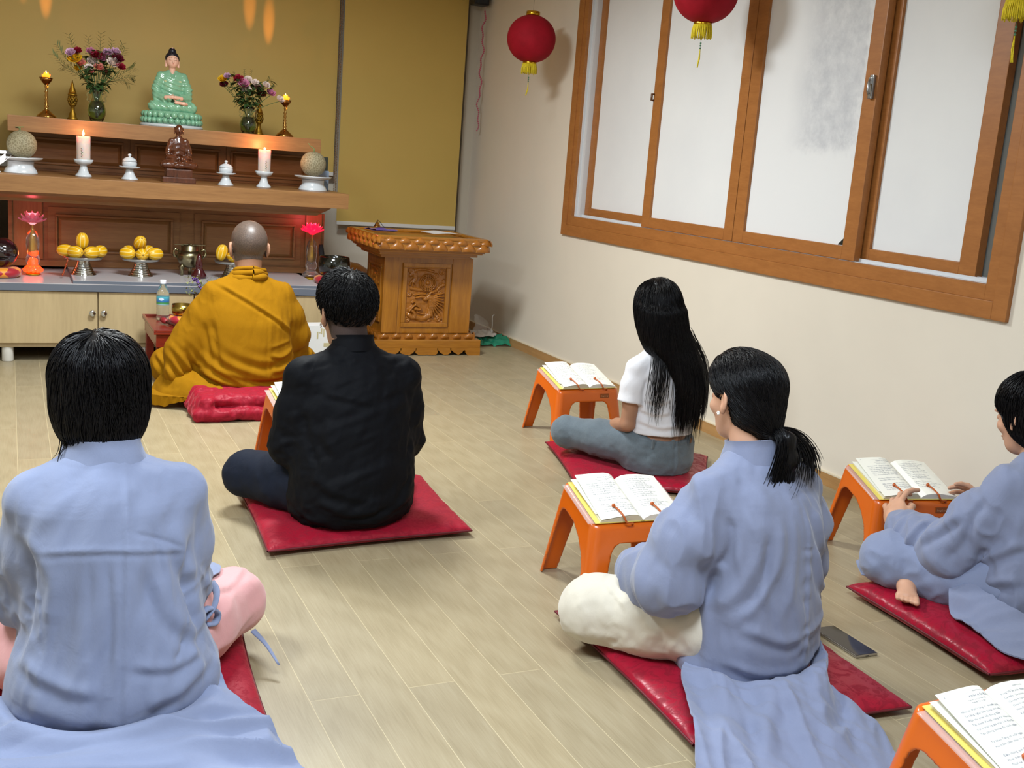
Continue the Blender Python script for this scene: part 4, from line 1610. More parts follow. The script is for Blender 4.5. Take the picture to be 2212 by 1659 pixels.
# build the apron as strips so that the concave outline stays clean
top = 0.046
for i in range(1, n - 2):
    a, b = poly[i], poly[i + 1]
    if b[0] - a[0] > 1e-4:
        y0_, y1_ = ly(by0), ly(by0 + 0.02)
        m.add([(a[0], y0_, a[1]), (b[0], y0_, b[1]), (b[0], y0_, top), (a[0], y0_, top), (a[0], y1_, a[1]), (b[0], y1_, b[1]), (b[0], y1_, top), (a[0], y1_, top)],
              [(0, 1, 2, 3), (7, 6, 5, 4), (4, 5, 1, 0), (3, 2, 6, 7), (0, 3, 7, 4), (1, 5, 6, 2)])
m.box(lx(bx0), lx(bx0 + 0.02), ly(by0 + 0.02), ly(by1), 0.0, 0.046)
m.box(lx(bx1 - 0.02), lx(bx1), ly(by0 + 0.02), ly(by1), 0.0, 0.046)
obj('plinth', m, M_lecx, t)
m = MB()
m.box(lx(2.0), lx(2.635), ly(6.165), ly(6.58), 0.098, 0.126)
for i in range(8):
    xc = lx(2.0) + 0.079 * (i + 0.5)
    petal(m, (xc, ly(6.172), 0.099), (0, -1, 0), (1, 0, 0), 0.036, 0.036, 0.022, -0.012)
for i in range(6):
    yc = ly(6.17) + 0.07 * (i + 0.5)
    petal(m, (lx(2.63), yc, 0.099), (1, 0, 0), (0, -1, 0), 0.033, 0.036, 0.020, -0.01)
    petal(m, (lx(2.005), yc, 0.099), (-1, 0, 0), (0, 1, 0), 0.033, 0.036, 0.020, -0.01)
obj('petal_base', m, M_carve, t)

t = thing('paper_sheet', 'white sheet of paper lying on the lectern top', 'paper', (2.42, 6.30, 0.7365), 0.25)
P = np.zeros((10, 8, 3))
for i in range(10):
    for j in range(8):
        P[i, j] = (-0.105 + 0.21 * i / 9, -0.075 + 0.15 * j / 7, 0.004 + 0.010 * math.sin(i / 9 * PI) ** 2 * (0.4 + j / 14))
P2 = P.copy(); P2[..., 2] -= 0.0006
obj('sheet', MB().grid(P).grid(P2[::-1]), plain('white_paper', 'dcdcdc', 0.7), t)
t = thing('ritual_bell', 'small brass hand bell on a purple cloth at the left of the lectern top', 'bell', (2.055, 6.42, 0.7365), 0.2)
obj('bell_body', MB().lathe([(0.024, 0.012), (0.021, 0.014), (0.015, 0.026), (0.011, 0.036), (0.004, 0.040), (0.004, 0.050), (0.0005, 0.052)], (-0.012, 0, 0.004), 28), M_brass, t)
obj('strap', MB().tube([(-0.035, 0, 0.012), (-0.02, 0.0, 0.040), (-0.010, 0, 0.057), (0.005, 0, 0.047), (0.03, 0, 0.020), (0.045, 0.0, 0.010)], 0.0016, 6), M_black, t)
t = thing('purple_cloth', 'folded purple cloth under the brass bell on the lectern', 'cloth', (2.055, 6.36, 0.7365), 0.15)
P = np.zeros((16, 12, 3))
for i in range(16):
    for j in range(12):
        u, v = i / 15, j / 11
        P[i, j] = (-0.075 + 0.15 * u, -0.08 + 0.17 * v + 0.01 * math.sin(u * 7), 0.006 + 0.005 * math.sin(u * 9 + v * 4) * math.sin(v * PI) + 0.004 * math.sin(v * 12))
P2 = P.copy(); P2[..., 2] = 0.0005
obj('cloth', MB().grid(P).grid(P2[::-1]), fabric('purple_satin', '4a2c8c', 0.5), t)

# a rounded wooden thing behind the lectern (low table edge)
t = thing('round_wooden_stool', 'honey-coloured wooden stool with rounded top behind the lectern', 'stool', (2.03, 6.93, 0))
obj('seat', MB().lathe([(0.001, 0.40), (0.12, 0.40), (0.135, 0.41), (0.13, 0.432), (0.06, 0.47), (0.001, 0.48)], seg=40), M_carve, t)
for s in range(4):
    a = PI / 4 + s * PI / 2
    obj('leg', MB().tube([(0.09 * math.cos(a), 0.09 * math.sin(a), 0.40), (0.11 * math.cos(a), 0.11 * math.sin(a), 0.2), (0.10 * math.cos(a), 0.10 * math.sin(a), 0.0)], [0.02, 0.016, 0.014], 10), M_lec, t)

# ================================================================== PLASTIC BAG IN THE CORNER
def mat_bag(name, c, a):
    t_ = NT(name)
    t_.col(srgb(c)); t_.set(Roughness=0.22)
    t_.b.inputs['Alpha'].default_value = a
    return t_.m


t = thing('plastic_bag', 'crumpled clear and green plastic bag on the floor by the lectern', 'bag', (2.87, 6.50, 0))
def crumple(fn, n=36, seed=0, amp=0.01, f=40):
    U, V = np.meshgrid(np.linspace(0, 1, n), np.linspace(0, 1, n), indexing='ij')
    P = fn(U, V)
    q = P.reshape(-1, 3) * f + seed
    off = np.stack([vnoise(q), vnoise(q + 31), vnoise(q + 67)], -1).reshape(P.shape) * amp
    P = P + off
    P[..., 2] = np.maximum(P[..., 2], 0.001)
    return P
g = crumple(lambda U, V: np.stack([-0.17 + 0.30 * U + 0.01 * np.sin(V * 9), -0.05 + 0.16 * V + 0.1 * U * (V - 0.3), 0.012 + 0.035 * np.sin(V * PI) * (0.4 + U)], -1), seed=3, amp=0.016)
obj('green_film', MB().grid(g), mat_bag('green_plastic_film', '1f8a6c', 0.85), t)
g = crumple(lambda U, V: np.stack([-0.16 + 0.22 * U, -0.02 + 0.16 * V, 0.055 + 0.03 * np.sin(V * PI)], -1), seed=9, amp=0.014)
obj('white_contents', MB().grid(g), plain('pale_bag_contents', 'bdb8b2', 0.6), t)
g = crumple(lambda U, V: np.stack([-0.09 + 0.20 * U * (1 - 0.72 * V), 0.03 + 0.03 * np.sin(U * PI) + 0 * V, 0.03 + 0.165 * V], -1), seed=15, amp=0.014, f=30)
obj('clear_film', MB().grid(g), mat_bag('clear_plastic_film', 'e8eaea', 0.28), t)
m = MB().tube(catmull([(0.035, 0.03, 0.05), (0.045, 0.035, 0.12), (0.04, 0.03, 0.185), (0.052, 0.03, 0.20)], 14), 0.003, 6)
obj('twisted_handle', m, mat_bag('clear_plastic_twist', 'f0f2f2', 0.6), t)

# ================================================================== LANTERNS
def mat_lantern():
    t_ = NT('red_lantern_cloth')
    v = t_.coord()
    f = t_.noise(v, 18, 4, 0.6)
    t_.col(t_.ramp(f, [(0.3, srgb('86091a')), (0.7, srgb('980f22'))]))
    t_.set(Roughness=0.75)
    t_.b.inputs['Specular IOR Level'].default_value = 0.2
    t_.bump(t_.noise(v, 300, 3), 0.2, 0.0008)
    return t_.m


M_lant = mat_lantern()
M_goldf = plain('gold_foil', 'c79a2a', 0.18, 1.0, var=0.2, vs=30)
M_yel = plain('yellow_fringe', 'd8c420', 0.7, var=0.2, vs=200)


def lantern(loc, label):
    t = thing('paper_lantern', label, 'lantern', loc, 0, 'red hanging lanterns')
    R_, H_ = 0.141, 0.130
    prof = []
    for k in range(33):
        a = math.radians(17 + (180 - 34) * k / 32)
        prof.append((R_ * math.sin(a) ** 0.93, -H_ * math.cos(a) * 1.02))
    obj('shade', MB().lathe(prof, seg=72, rf=lambda a, k: 1 - 0.006 * abs(math.cos(a * 14))), M_lant, t)
    for nm, z0, z1 in (('top_collar', 0.125, 0.152), ('bottom_collar', -0.146, -0.122)):
        obj(nm, MB().lathe([(0.038, z0), (0.0395, z0 + 0.001), (0.0395, z1 - 0.001), (0.038, z1), (0.036, z1), (0.036, z0)], seg=40), M_goldf, t)
    m = MB()
    for k in range(90):
        a = 2 * PI * k / 90
        r0 = 0.0385
        b = a + random.uniform(-0.05, 0.05)
        rr = r0 + random.uniform(0.001, 0.007)
        L_ = random.uniform(0.050, 0.060)
        m.tube([(r0 * math.cos(a), r0 * math.sin(a), -0.138), (rr * math.cos(b), rr * math.sin(b), -0.165), (rr * math.cos(b + 0.02), rr * math.sin(b + 0.02), -0.138 - L_)], 0.0017, 5)
    obj('fringe', m, M_yel, t)
    obj('hanging_thread', MB().tube([(0, 0, 0.14), (0.002, 0, 0.5 + 0.0)], 0.0008, 5), plain('grey_thread', '6b6158', 0.6), t)
    m = MB()
    for z in (-0.215, -0.225, -0.236):
        m.ball((0.0, 0, z), 0.0042, 10, 6)
    m.tube([(0, 0, -0.14), (0, 0, -0.24)], 0.0006, 5)
    obj('green_beads', m, plain('green_bead', '3f6f52', 0.3), t)
    m = MB()
    for k in range(8):
        m.tube([(0, 0, -0.240), (random.uniform(-0.003, 0.003), random.uniform(-0.003, 0.003), -0.28), (-0.008 + random.uniform(-0.004, 0.004), random.uniform(-0.004, 0.004), -0.318)], 0.0016, 5)
    obj('tassel', m, M_yel, t)
    return t


l0 = lantern((2.75, 5.905, 1.905), 'red round hanging lantern farthest back, in front of the bare wall left of the window')
dup(l0, (2.75, 4.155, 1.985), 0.6, 'red hanging lantern in front of the window, cut by the top of the picture')
dup(l0, (2.75, 2.475, 1.925), 1.3, 'red hanging lantern in the top right corner, only its collar and yellow fringe showing')

# ================================================================== CUSHIONS
def mat_velvet(name, dark, light, gloss=0.45, scale=26, sheen=0.35):
    t_ = NT(name)
    v = t_.coord()
    f = t_.noise(v, scale, 5, 0.65, 1.8)
    g = t_.noise(v, 6, 3)
    pat = t_.ramp(f, [(0.44, (0, 0, 0)), (0.52, (1, 1, 1))])
    c = t_.mix(t_.mix(0.5, pat, g), srgb(dark), srgb(light))
    t_.col(c)
    r = t_.ramp(f, [(0.42, (gloss + 0.15,) * 3), (0.55, (gloss - 0.12,) * 3)])
    t_.l(r, t_.b.inputs['Roughness'])
    t_.b.inputs['Specular IOR Level'].default_value = 0.25
    t_.b.inputs['Sheen Weight'].default_value = sheen
    t_.b.inputs['Sheen Roughness'].default_value = 0.35
    t_.b.inputs['Sheen Tint'].default_value = (1.0, 0.25, 0.3, 1)
    b = t_.bump(pat, 0.12, 0.001)
    t_.bump(t_.noise(v, 500, 2), 0.12, 0.0008, b)
    return t_.m


M_vel = mat_velvet('crimson_velvet', '820a22', '9c1029', 0.62, 34)
M_sat = mat_velvet('crimson_satin', '78071f', 'a00f2c', 0.42, 20, 0.5)
M_pipe = plain('dark_red_piping', '5d0717', 0.6)


def cushion(name_label, corners, T=0.055, mat=None, seed=0, group='crimson floor cushions', z0=0.0, name='floor_cushion'):
    """corners: near-left, near-right, far-right, far-left on the floor (world)"""
    C = np.array(corners, float)
    ctr = C.mean(0)
    t = thing(name, name_label, 'cushion', (ctr[0], ctr[1], z0), 0, group)
    n = 61
    s = np.linspace(-1, 1, n)
    s = np.sign(s) * (1 - (1 - np.abs(s)) ** 1.35)
    U, V = np.meshgrid(s, s, indexing='ij')
    a, b, c, d = [q - ctr for q in C]
    u, v = (U + 1) / 2, (V + 1) / 2
    # sides bowed inwards so the corners stick out
    bow = 0.028
    uu = U * (1 - bow * (1 - V ** 2) * np.abs(U)); vv = V * (1 - bow * (1 - U ** 2) * np.abs(V))
    u, v = (uu + 1) / 2, (vv + 1) / 2
    XY = ((1 - u) * (1 - v))[..., None] * a + (u * (1 - v))[..., None] * b + (u * v)[..., None] * c + ((1 - u) * v)[..., None] * d
    e = (1 - np.abs(U) ** 7) * (1 - np.abs(V) ** 7)
    e = np.clip(e, 0, 1) ** 0.42
    q = np.stack([XY[..., 0] * 9, XY[..., 1] * 9, XY[..., 0] * 0 + seed], -1).reshape(-1, 3)
    nz = fbm(q, 3).reshape(U.shape)
    pk = np.stack([U * 14, V * 3, U * 0 + seed + 5], -1).reshape(-1, 3)
    pk2 = np.stack([U * 3, V * 14, U * 0 + seed + 9], -1).reshape(-1, 3)
    edge = np.exp(-((1 - np.maximum(np.abs(U), np.abs(V))) / 0.16) ** 2)
    wr = (vnoise(pk).reshape(U.shape) * (np.abs(V) > np.abs(U)) + vnoise(pk2).reshape(U.shape) * (np.abs(V) <= np.abs(U))) * edge
    top = T * 0.42 + T * 0.58 * e * (1 + 0.13 * nz) + 0.0045 * wr * e
    bot = T * 0.42 - T * 0.42 * e + 0.0005
    Pt = np.concatenate([XY, top[..., None]], -1)
    Pb = np.concatenate([XY, bot[..., None]], -1)
    m = MB().grid(Pt).grid(Pb[::-1])
    obj('cover', m, mat or M_vel, t)
    ring = [Pt[i, 0] for i in range(n)] + [Pt[-1, j] for j in range(1, n)] + [Pt[n - 1 - i, -1] for i in range(1, n)] + [Pt[0, n - 1 - j] for j in range(1, n)]
    ring = [Vector(p) for p in ring]
    obj('piping', MB().tube(ring, 0.0032, 6, cap=False), M_pipe, t)
    return t


cushion('red velvet floor cushion under the man in the black jacket', [(0.675, 3.02), (1.345, 3.06), (1.385, 3.66), (0.70, 3.76)], 0.052, M_vel, 1)
cushion('red floor cushion under the person with short black hair at the left front', [(-0.16, 1.86), (0.468, 1.90), (0.50, 2.50), (-0.15, 2.46)], 0.06, M_vel, 2)
cushion('red patterned floor cushion under the ponytailed person, phone beside it', [(1.300, 1.71), (1.905, 1.70), (1.955, 2.36), (1.325, 2.415)], 0.045, M_sat, 3)
cushion('shiny red floor cushion under the long-haired girl in the white tee', [(1.95, 3.50), (2.40, 3.24), (2.72, 3.72), (2.10, 4.05)], 0.05, M_sat, 4)
cushion('glossy red satin floor cushion under the robed person at the right edge', [(2.225, 1.76), (2.82, 1.70), (2.86, 2.28), (2.270, 2.335)], 0.065, M_sat, 5)

# the monk's cushion, folded double
t = thing('folded_floor_cushion', 'red velvet cushion folded double under the monk', 'cushion', (0.98, 4.92, 0), 0, 'crimson floor cushions')
def foldfn(p):
    x, y, z = p[:, 0], p[:, 1], p[:, 2]
    nx = 0.006 * vnoise(np.stack([x * 14, y * 30, z * 30], -1)) + 0.004 * vnoise(np.stack([x * 45, y * 45, z * 45], -1))
    def slab(cx, cy, cz, hx, hy, hz, r):
        q = np.abs(np.stack([x - cx, y - cy, z - cz], -1)) - np.array([hx - r, hy - r, hz - r])
        return np.linalg.norm(np.maximum(q, 0), axis=1) + np.minimum(q.max(1), 0) - r
    zb = 0.018 * np.clip((-0.22 - x) / 0.1, 0, 1)
    d = slab(0.02, 0.0, 0.031, 0.30, 0.285, 0.029, 0.028)
    d2 = slab(0.035, 0.02, 0.084, 0.285, 0.27, 0.028, 0.027)
    d3 = capsule(p, (-0.22, -0.24, 0.062), (-0.23, 0.25, 0.066), 0.040, 0.04)
    d = smin(smin(d, d2, 0.010), d3, 0.02)
    return d + nx
v, f = sdf_mesh(foldfn, (-0.34, -0.33, -0.012), (0.36, 0.34, 0.14), 0.0065)
v[:, 2] = np.maximum(v[:, 2], 0.0005)
npobj('cover', v, f, M_vel, t)

# ================================================================== BOOK STANDS AND BOOKS
M_or = plain('orange_plastic', 'd0600c', 0.3, 0, 0.5, var=0.04, vs=8, coat=0.25)
M_or.node_tree.nodes['Principled BSDF'].inputs['Subsurface Weight'].default_value = 0.0
M_acr = plain('clear_acrylic', 'dfe2e2', 0.08, 0, 0.5, alpha=0.22)
TILT = math.radians(16)
ZF = 0.232


def stand_parts():
    def ztop(y):
        return ZF + (y + 0.105) * math.tan(TILT)

    def rbox(qx, qy, r):
        return np.hypot(np.maximum(qx + r, 0), np.maximum(qy + r, 0)) + np.minimum(np.maximum(qx + r, qy + r), 0) - r

    def fn(p):
        x, y, z = p[:, 0], p[:, 1], p[:, 2]
        zt = ztop(y)
        h = np.maximum(zt - z, 0)
        ax = 0.158 + h * 0.11
        ay = 0.112 + h * 0.17
        out = rbox(np.abs(x) - ax, np.abs(y) - ay, 0.028)
        d = smax(out, (z - zt) * math.cos(TILT), 0.014)
        d = np.maximum(d, -z)
        inn = smax(rbox(np.abs(x) - (ax - 0.007), np.abs(y) - (ay - 0.007), 0.022), (z - (zt - 0.008)), 0.006)
        d = np.maximum(d, -inn)
        # openings between the legs
        zf = np.where(y < 0, 0.178, 0.215)
        wf = 0.092 + (0.18 - z) * 0.20
        of = rbox(np.abs(x) - wf, (z - zf), 0.03)
        d = np.maximum(d, -of)
        zs = 0.205 + (y) * math.tan(TILT) - 0.5 * np.maximum(-y, 0)
        ws = 0.078 + (0.18 - z) * 0.22 + 0.012 * (y > 0)
        os_ = rbox(np.abs(y - 0.008) - ws, (z - zs), 0.035)
        d = np.maximum(d, -os_)
        # slots for the page clips
        return d * 0.9
    v, f = sdf_mesh(fn, (-0.20, -0.165, -0.006), (0.20, 0.175, 0.32), 0.0042)
    v[:, 2] = np.maximum(v[:, 2], 0.0)
    cen = v[f].mean(1)
    cut = 0.165
    sel = {'top_frame': cen[:, 2] >= cut}
    legs = []
    for sx in (-1, 1):
        for sy in (-1, 1):
            legs.append((cen[:, 2] < cut) & (cen[:, 0] * sx > 0) & (cen[:, 1] * sy > 0))
    def sub(mask):
        ff = f[mask]
        u, inv = np.unique(ff, return_inverse=True)
        return v[u], inv.reshape(ff.shape)
    return sub(sel['top_frame']), [sub(m) for m in legs]


STP = stand_parts()


def on_tilt(x, y, up=0.0):
    """point on the tilted top, y measured along the slope from the front edge"""
    return (x, -0.105 + y * math.cos(TILT) - up * math.sin(TILT), ZF + y * math.sin(TILT) + up * math.cos(TILT))


def text_mesh(lines, size, spacing):
    """list of (x, y, string) -> verts (n,2), faces of flat glyph meshes"""
    vs, fs = [], []
    for (x, y, s, sz) in lines:
        cu = bpy.data.curves.new('writing', 'FONT')
        cu.body = s
        cu.size = sz
        cu.resolution_u = 1
        ob = bpy.data.objects.new('writing', cu)
        me = bpy.data.meshes.new_from_object(ob)
        n = len(me.vertices)
        if n:
            co = np.empty(n * 3)
            me.vertices.foreach_get('co', co)
            co = co.reshape(-1, 3)
            o = sum(len(q) for q in vs)
            vs.append(co[:, :2] + (x, y))
            for p in me.polygons:
                fs.append(tuple(i + o for i in p.vertices))
        bpy.data.objects.remove(ob)
        bpy.data.curves.remove(cu)
        bpy.data.meshes.remove(me)
    return np.concatenate(vs), fs


def book_mesh():
    """open book; x across (spine at 0), y from the reader's edge (0) to the head (0.205)"""
    L_ = 0.205
    def zl(x, y):   # left leaf block
        u = -x / 0.134
        lift = 0.016 * (y / L_) * (u > 0) * np.clip(u, 0, 1) ** 0.6
        return 0.0035 + np.interp(u, [0, 0.06, 0.16, 0.30, 0.55, 0.8, 1.0], [0.002, 0.012, 0.019, 0.0205, 0.0165, 0.0115, 0.008]) + lift
    def zr(x, y):
        u = x / 0.134
        return 0.0035 + np.interp(u, [0, 0.05, 0.14, 0.30, 0.55, 0.8, 1.0], [0.002, 0.008, 0.0155, 0.019, 0.0175, 0.0125, 0.006]) + 0.004 * (y / L_) * np.clip(u, 0, 1)
    return L_, zl, zr


BL, ZL, ZR = book_mesh()


def book_objects():
    out = {}
    # cover
    m = MB()
    for s in (-1, 1):
        m.box(min(0, s * 0.139) - (0.010 if s < 0 else 0), max(0, s * 0.139), -0.002, 0.208, 0.0008, 0.0026)
    m.box(-0.006, 0.006, -0.002, 0.208, 0.0005, 0.003)
    out['cover'] = m
    nx, ny = 40, 14
    def block(zf, sgn, y1=BL):
        x = np.concatenate([np.linspace(0, 0.03, 14), np.linspace(0.03, 0.134, 26)[1:]]) * sgn
        y = np.linspace(0, y1, ny)
        X, Y = np.meshgrid(x, y, indexing='ij')
        Z = zf(X, Y)
        P = np.stack([X, Y, Z], -1)
        m = MB()
        m.grid(P if sgn < 0 else P)
        B = P.copy(); B[..., 2] = np.minimum(0.0028 + 0 * Z, Z)
        m.grid(B[:, ::-1])
        # page edges all round
        for (A_, C_) in ((P[:, 0], B[:, 0]), (B[:, -1], P[:, -1])):
            m.grid(np.stack([A_, C_], 1), 0, False)
        m.grid(np.stack([P[-1], B[-1]], 1), 0, False)
        return m
    # left block is thinner at its outer edge where leaves are fanned up
    out['left_pages'] = block(lambda X, Y: ZL(X, 0 * Y) - 0.004 * np.clip(-X / 0.134, 0, 1), -1)
    out['right_pages'] = block(ZR, 1)
    # lifted top leaf and one loose leaf on the left
    def leafm(f, x0, x1):
        x = np.linspace(x0, x1, 30); y = np.linspace(0, BL, ny)
        X, Y = np.meshgrid(x, y, indexing='ij')
        P = np.stack([X, Y, f(X, Y)], -1)
        P2 = P.copy(); P2[..., 2] -= 0.0009
        m = MB().grid(P).grid(P2[::-1])
        for A_, C_ in ((P[:, 0], P2[:, 0]), (P[:, -1], P2[:, -1]), (P[0], P2[0]), (P[-1], P2[-1])):
            m.grid(np.stack([A_, C_], 1), 0, False)
        return m
    out['top_leaf'] = leafm(lambda X, Y: ZL(X, Y) + 0.001, -0.133, -0.001)
    return out


VERSE = ['Như Lai trước ứng cơ thuyết pháp', 'Ta hằng nghe kinh tụng như vầy', 'Một khi pháp hội đông đầy', 'Tại thành Xá-vệ, cùng Kỳ Viên Lâm', 'Vườn trưởng giả trước là Kỳ-đà', 'Tạo phòng thiêng đó cách ngăn.', '',
         'Tỳ kheo Tăng số một ngàn', 'Hai trăm năm chục rõ ràng đủ đông', '', 'Đều chứng quả đại A-la-hán', 'Phép thần thông cứu cánh cao siêu', 'Thường theo hầu Phật sớm chiều', 'Danh tăng mười sáu kể nêu đứng đầu.']
VERSE2 = ['trong hội ấy phải, Nan-đà, La-hầu', 'Ca-diếp, Ca-chiên-diên cùng với', 'Câu-hy-la, Ly-bà-đa này', 'Châu-lợi-bàn-đà-già thay', 'Nan-đà, A-nan bậc tài đa văn', 'Kiều-phạm-ba-đề, Tân-đầu-lô', 'Ca-lưu-đà-di, Ma-ha', 'Kiếp-tân-na, cùng là Bạc-câu',
          'A-nậu-lâu-đà hàng đầu', 'Các vị đại đệ tử lâu tu trì', '', 'Lại thêm Bồ tát chư vị', 'Văn-thù-sư-lợi đứng thì trước tiên', 'A-dật-đa, Càn-đà-ha-đề', 'Thường Tinh Tấn Bồ tát kia']
lines = [(-0.122, 0.192, '8', 0.0052), (-0.085, 0.192, '______________', 0.004), (-0.052, 0.1925, 'NGHI THỨC TỤNG NIỆM', 0.0042), (-0.070, 0.181, 'KINH A DI ĐÀ', 0.0075), (-0.080, 0.174, 'Nam Mô Liên Trì Hải Hội', 0.0042), (-0.075, 0.168, 'Phật Bồ Tát (3 lần)', 0.0042)]
for i, s in enumerate(VERSE):
    if s:
        lines.append((-0.115 + (0.006 if i > 6 else 0), 0.155 - i * 0.0098, s, 0.0068))
for i, s in enumerate(VERSE2):
    if s:
        lines.append((0.018, 0.180 - i * 0.0098, s, 0.0066))
lines.append((0.060, 0.192, 'KINH A DI ĐÀ', 0.0042))
lines.append((0.115, 0.014, '9', 0.005))
TV, TF = text_mesh(lines, 0.007, 0.01)


def place_book(V):
    """book coords -> stand coords on the tilted top"""
    V = np.asarray(V, float)
    x, y, z = V[:, 0], V[:, 1], V[:, 2] + 0.0035
    return np.stack([x, -0.105 + y * math.cos(TILT) - z * math.sin(TILT), ZF + y * math.sin(TILT) + z * math.cos(TILT)], -1)


M_page = plain('cream_paper', 'ecebe0', 0.75, 0, 0.3)
M_edgep = plain('page_edges', 'd6cfb4', 0.8)
M_cov = plain('yellow_card_cover', 'e2cf6c', 0.5)
M_ink = plain('grey_ink', '6f7488', 0.7)


def make_stand(loc, rz, label):
    t = thing('book_stand', label, 'book stand', loc, rz, 'orange plastic book stands')
    (tv, tf), legs = STP
    npobj('top_frame', tv, tf, M_or, t)
    for lv, lf in legs:
        npobj('leg', lv, lf, M_or, t)
    for s in (-1, 1):
        xa = s * 0.062
        pts = [on_tilt(xa + 0.028, -0.004, -0.004), on_tilt(xa + 0.026, -0.012, 0.006), on_tilt(xa + 0.006, -0.013, 0.010), on_tilt(xa - 0.004, -0.004, 0.026), on_tilt(xa - 0.010, 0.020, 0.031), on_tilt(xa - 0.016, 0.040, 0.032)]
        m = MB().tube(catmull(pts, 18), [0.0028] * 18, 8)
        m.ball(on_tilt(xa - 0.017, 0.043, 0.032), 0.0058, 12, 8)
        obj('page_clip', m, plain('dark_orange_plastic', 'b4551a', 0.3), t)
    m = MB()
    # maker's plate on the front apron
    yy = -0.117
    m.box(0.055, 0.100, yy - 0.0025, yy + 0.004, 0.194, 0.213, 0, 0.001)
    o = obj('name_plate', m, plain('dark_orange_plate', '8f4a1c', 0.4), t)
    for zz_ in (0.1955, 0.2095):
        m = MB().box(0.057, 0.098, yy - 0.0032, yy - 0.002, zz_, zz_ + 0.0018)
    tv2, tf2 = text_mesh([(0.0, 0.0, 'Song Long', 0.0085)], 0, 0)
    tm = MB(); tm.add([(0.059 + a, yy - 0.0032, 0.200 + b) for a, b in tv2], tf2)
    obj('plate_lettering', tm, plain('pale_lettering', 'd8b48a', 0.5), o)
    # clear plate under the book, sticking out on the left
    V = []
    m = MB().box(-0.168, 0.150, 0.004, 0.200, 0.0, 0.0028)
    m.v = [tuple(q) for q in place_book(np.array(m.v) - (0, 0, 0.0032))]
    obj('clear_plate', m, M_acr, t)
    return t


def make_book(loc, rz, label):
    t = thing('open_book', label, 'book', loc, rz, 'open prayer books')
    for nm, m in book_objects().items():
        v = np.array(m.v)
        m.v = [tuple(q) for q in place_book(v)]
        mat = {'cover': M_cov, 'left_pages': M_edgep, 'right_pages': M_page, 'top_leaf': M_page}[nm]
        obj(nm, m, mat, t)
    # loose leaf showing to the left of the lifted one
    x = np.linspace(-0.146, -0.04, 16); y = np.linspace(0.03, BL - 0.004, 10)
    X, Y = np.meshgrid(x, y, indexing='ij')
    Z = 0.0105 + 0.007 * (Y / BL) * np.clip(-X / 0.14, 0, 1)
    P = place_book(np.stack([X + 0.010 * (1 - Y / BL), Y, Z], -1).reshape(-1, 3)).reshape(16, 10, 3)
    obj('loose_leaf', MB().grid(P), M_page, t)
    z = np.where(TV[:, 0] < 0, ZL(TV[:, 0], TV[:, 1]) + 0.0010, ZR(TV[:, 0], TV[:, 1])) + 0.00035
    V = place_book(np.concatenate([TV, z[:, None]], 1))
    m = MB(); m.add(V, TF)
    obj('printed_verse', m, M_ink, t)
    return t


stands = [((2.339, 4.246, 0), math.radians(2), 'orange plastic book stand in front of the girl in the white tee', 'open prayer book on the stand before the girl in the white tee'),
          ((1.617, 2.579, 0), math.radians(-3), 'orange plastic book stand in front of the ponytailed person', 'open prayer book on the stand before the ponytailed person'),
          ((2.672, 2.569, 0), math.radians(-11), 'orange plastic book stand in front of the person at the right edge', 'open prayer book held by the two hands of the person at the right edge'),
          ((1.636, 1.212, 0), math.radians(2), 'nearest orange plastic book stand in the bottom right corner', 'nearest open prayer book, large in the bottom right corner'),
          ((1.035, 3.92, 0), math.radians(4), 'orange plastic book stand mostly hidden behind the man in black', 'open prayer book mostly hidden behind the man in black')]
st0 = make_stand(*stands[0][:3])
bk0 = make_book(stands[0][0], stands[0][1], stands[0][3])
for s in stands[1:]:
    dup(st0, s[0], s[1], s[2])
    dup(bk0, s[0], s[1], s[3])

# ================================================================== PHONE
t = thing('smartphone', 'black smartphone with silver edge lying on the floor by the ponytailed person', 'phone', (2.025, 2.062, 0), math.radians(-1))
w, l_ = 0.036, 0.088
m = MB().box(-w, w, -l_, l_, 0.001, 0.0088, 0, 0.0035)
obj('case', m, plain('silver_phone_edge', 'a9a49c', 0.3, 0.8), t)
m = MB().box(-w + 0.002, w - 0.002, -l_ + 0.002, l_ - 0.002, 0.0086, 0.0094, 0, 0.0002)
obj('screen', m, plain('black_phone_glass', '1a1010', 0.06, 0, 0.6), t)
m = MB().box(-0.005, 0.005, -l_ - 0.0006, -l_ + 0.001, 0.0035, 0.006)
obj('charging_port', m, M_black, t)

# ================================================================== THINGS ON THE OFFERING TOP
M_steelp = plain('polished_steel_stand', 'b9b9b4', 0.15, 1.0)


def mat_kmelon():
    t_ = NT('striped_yellow_melon')
    tc = t_.coord()
    sp = t_.n('ShaderNodeSeparateXYZ'); t_.l(tc, sp.inputs[0])
    at = t_.n('ShaderNodeMath', operation='ARCTAN2')
    t_.l(sp.outputs[1], at.inputs[0]); t_.l(sp.outputs[0], at.inputs[1])
    mu = t_.n('ShaderNodeMath', operation='MULTIPLY'); t_.l(at.outputs[0], mu.inputs[0]); mu.inputs[1].default_value = 9.0
    si = t_.n('ShaderNodeMath', operation='SINE'); t_.l(mu.outputs[0], si.inputs[0])
    c = t_.ramp(si.outputs[0], [(0.72, srgb('d8a50a')), (0.95, srgb('e2d080'))])
    f = t_.noise(tc, 25, 3)
    t_.col(t_.mix(t_.ramp(f, [(0.5, (0, 0, 0)), (0.75, (0.5, 0.5, 0.5))]), c, srgb('cf9410')))
    t_.set(Roughness=0.35)
    t_.bump(si.outputs[0], 0.15, 0.002)
    return t_.m


M_km = mat_kmelon()
km_mesh = None


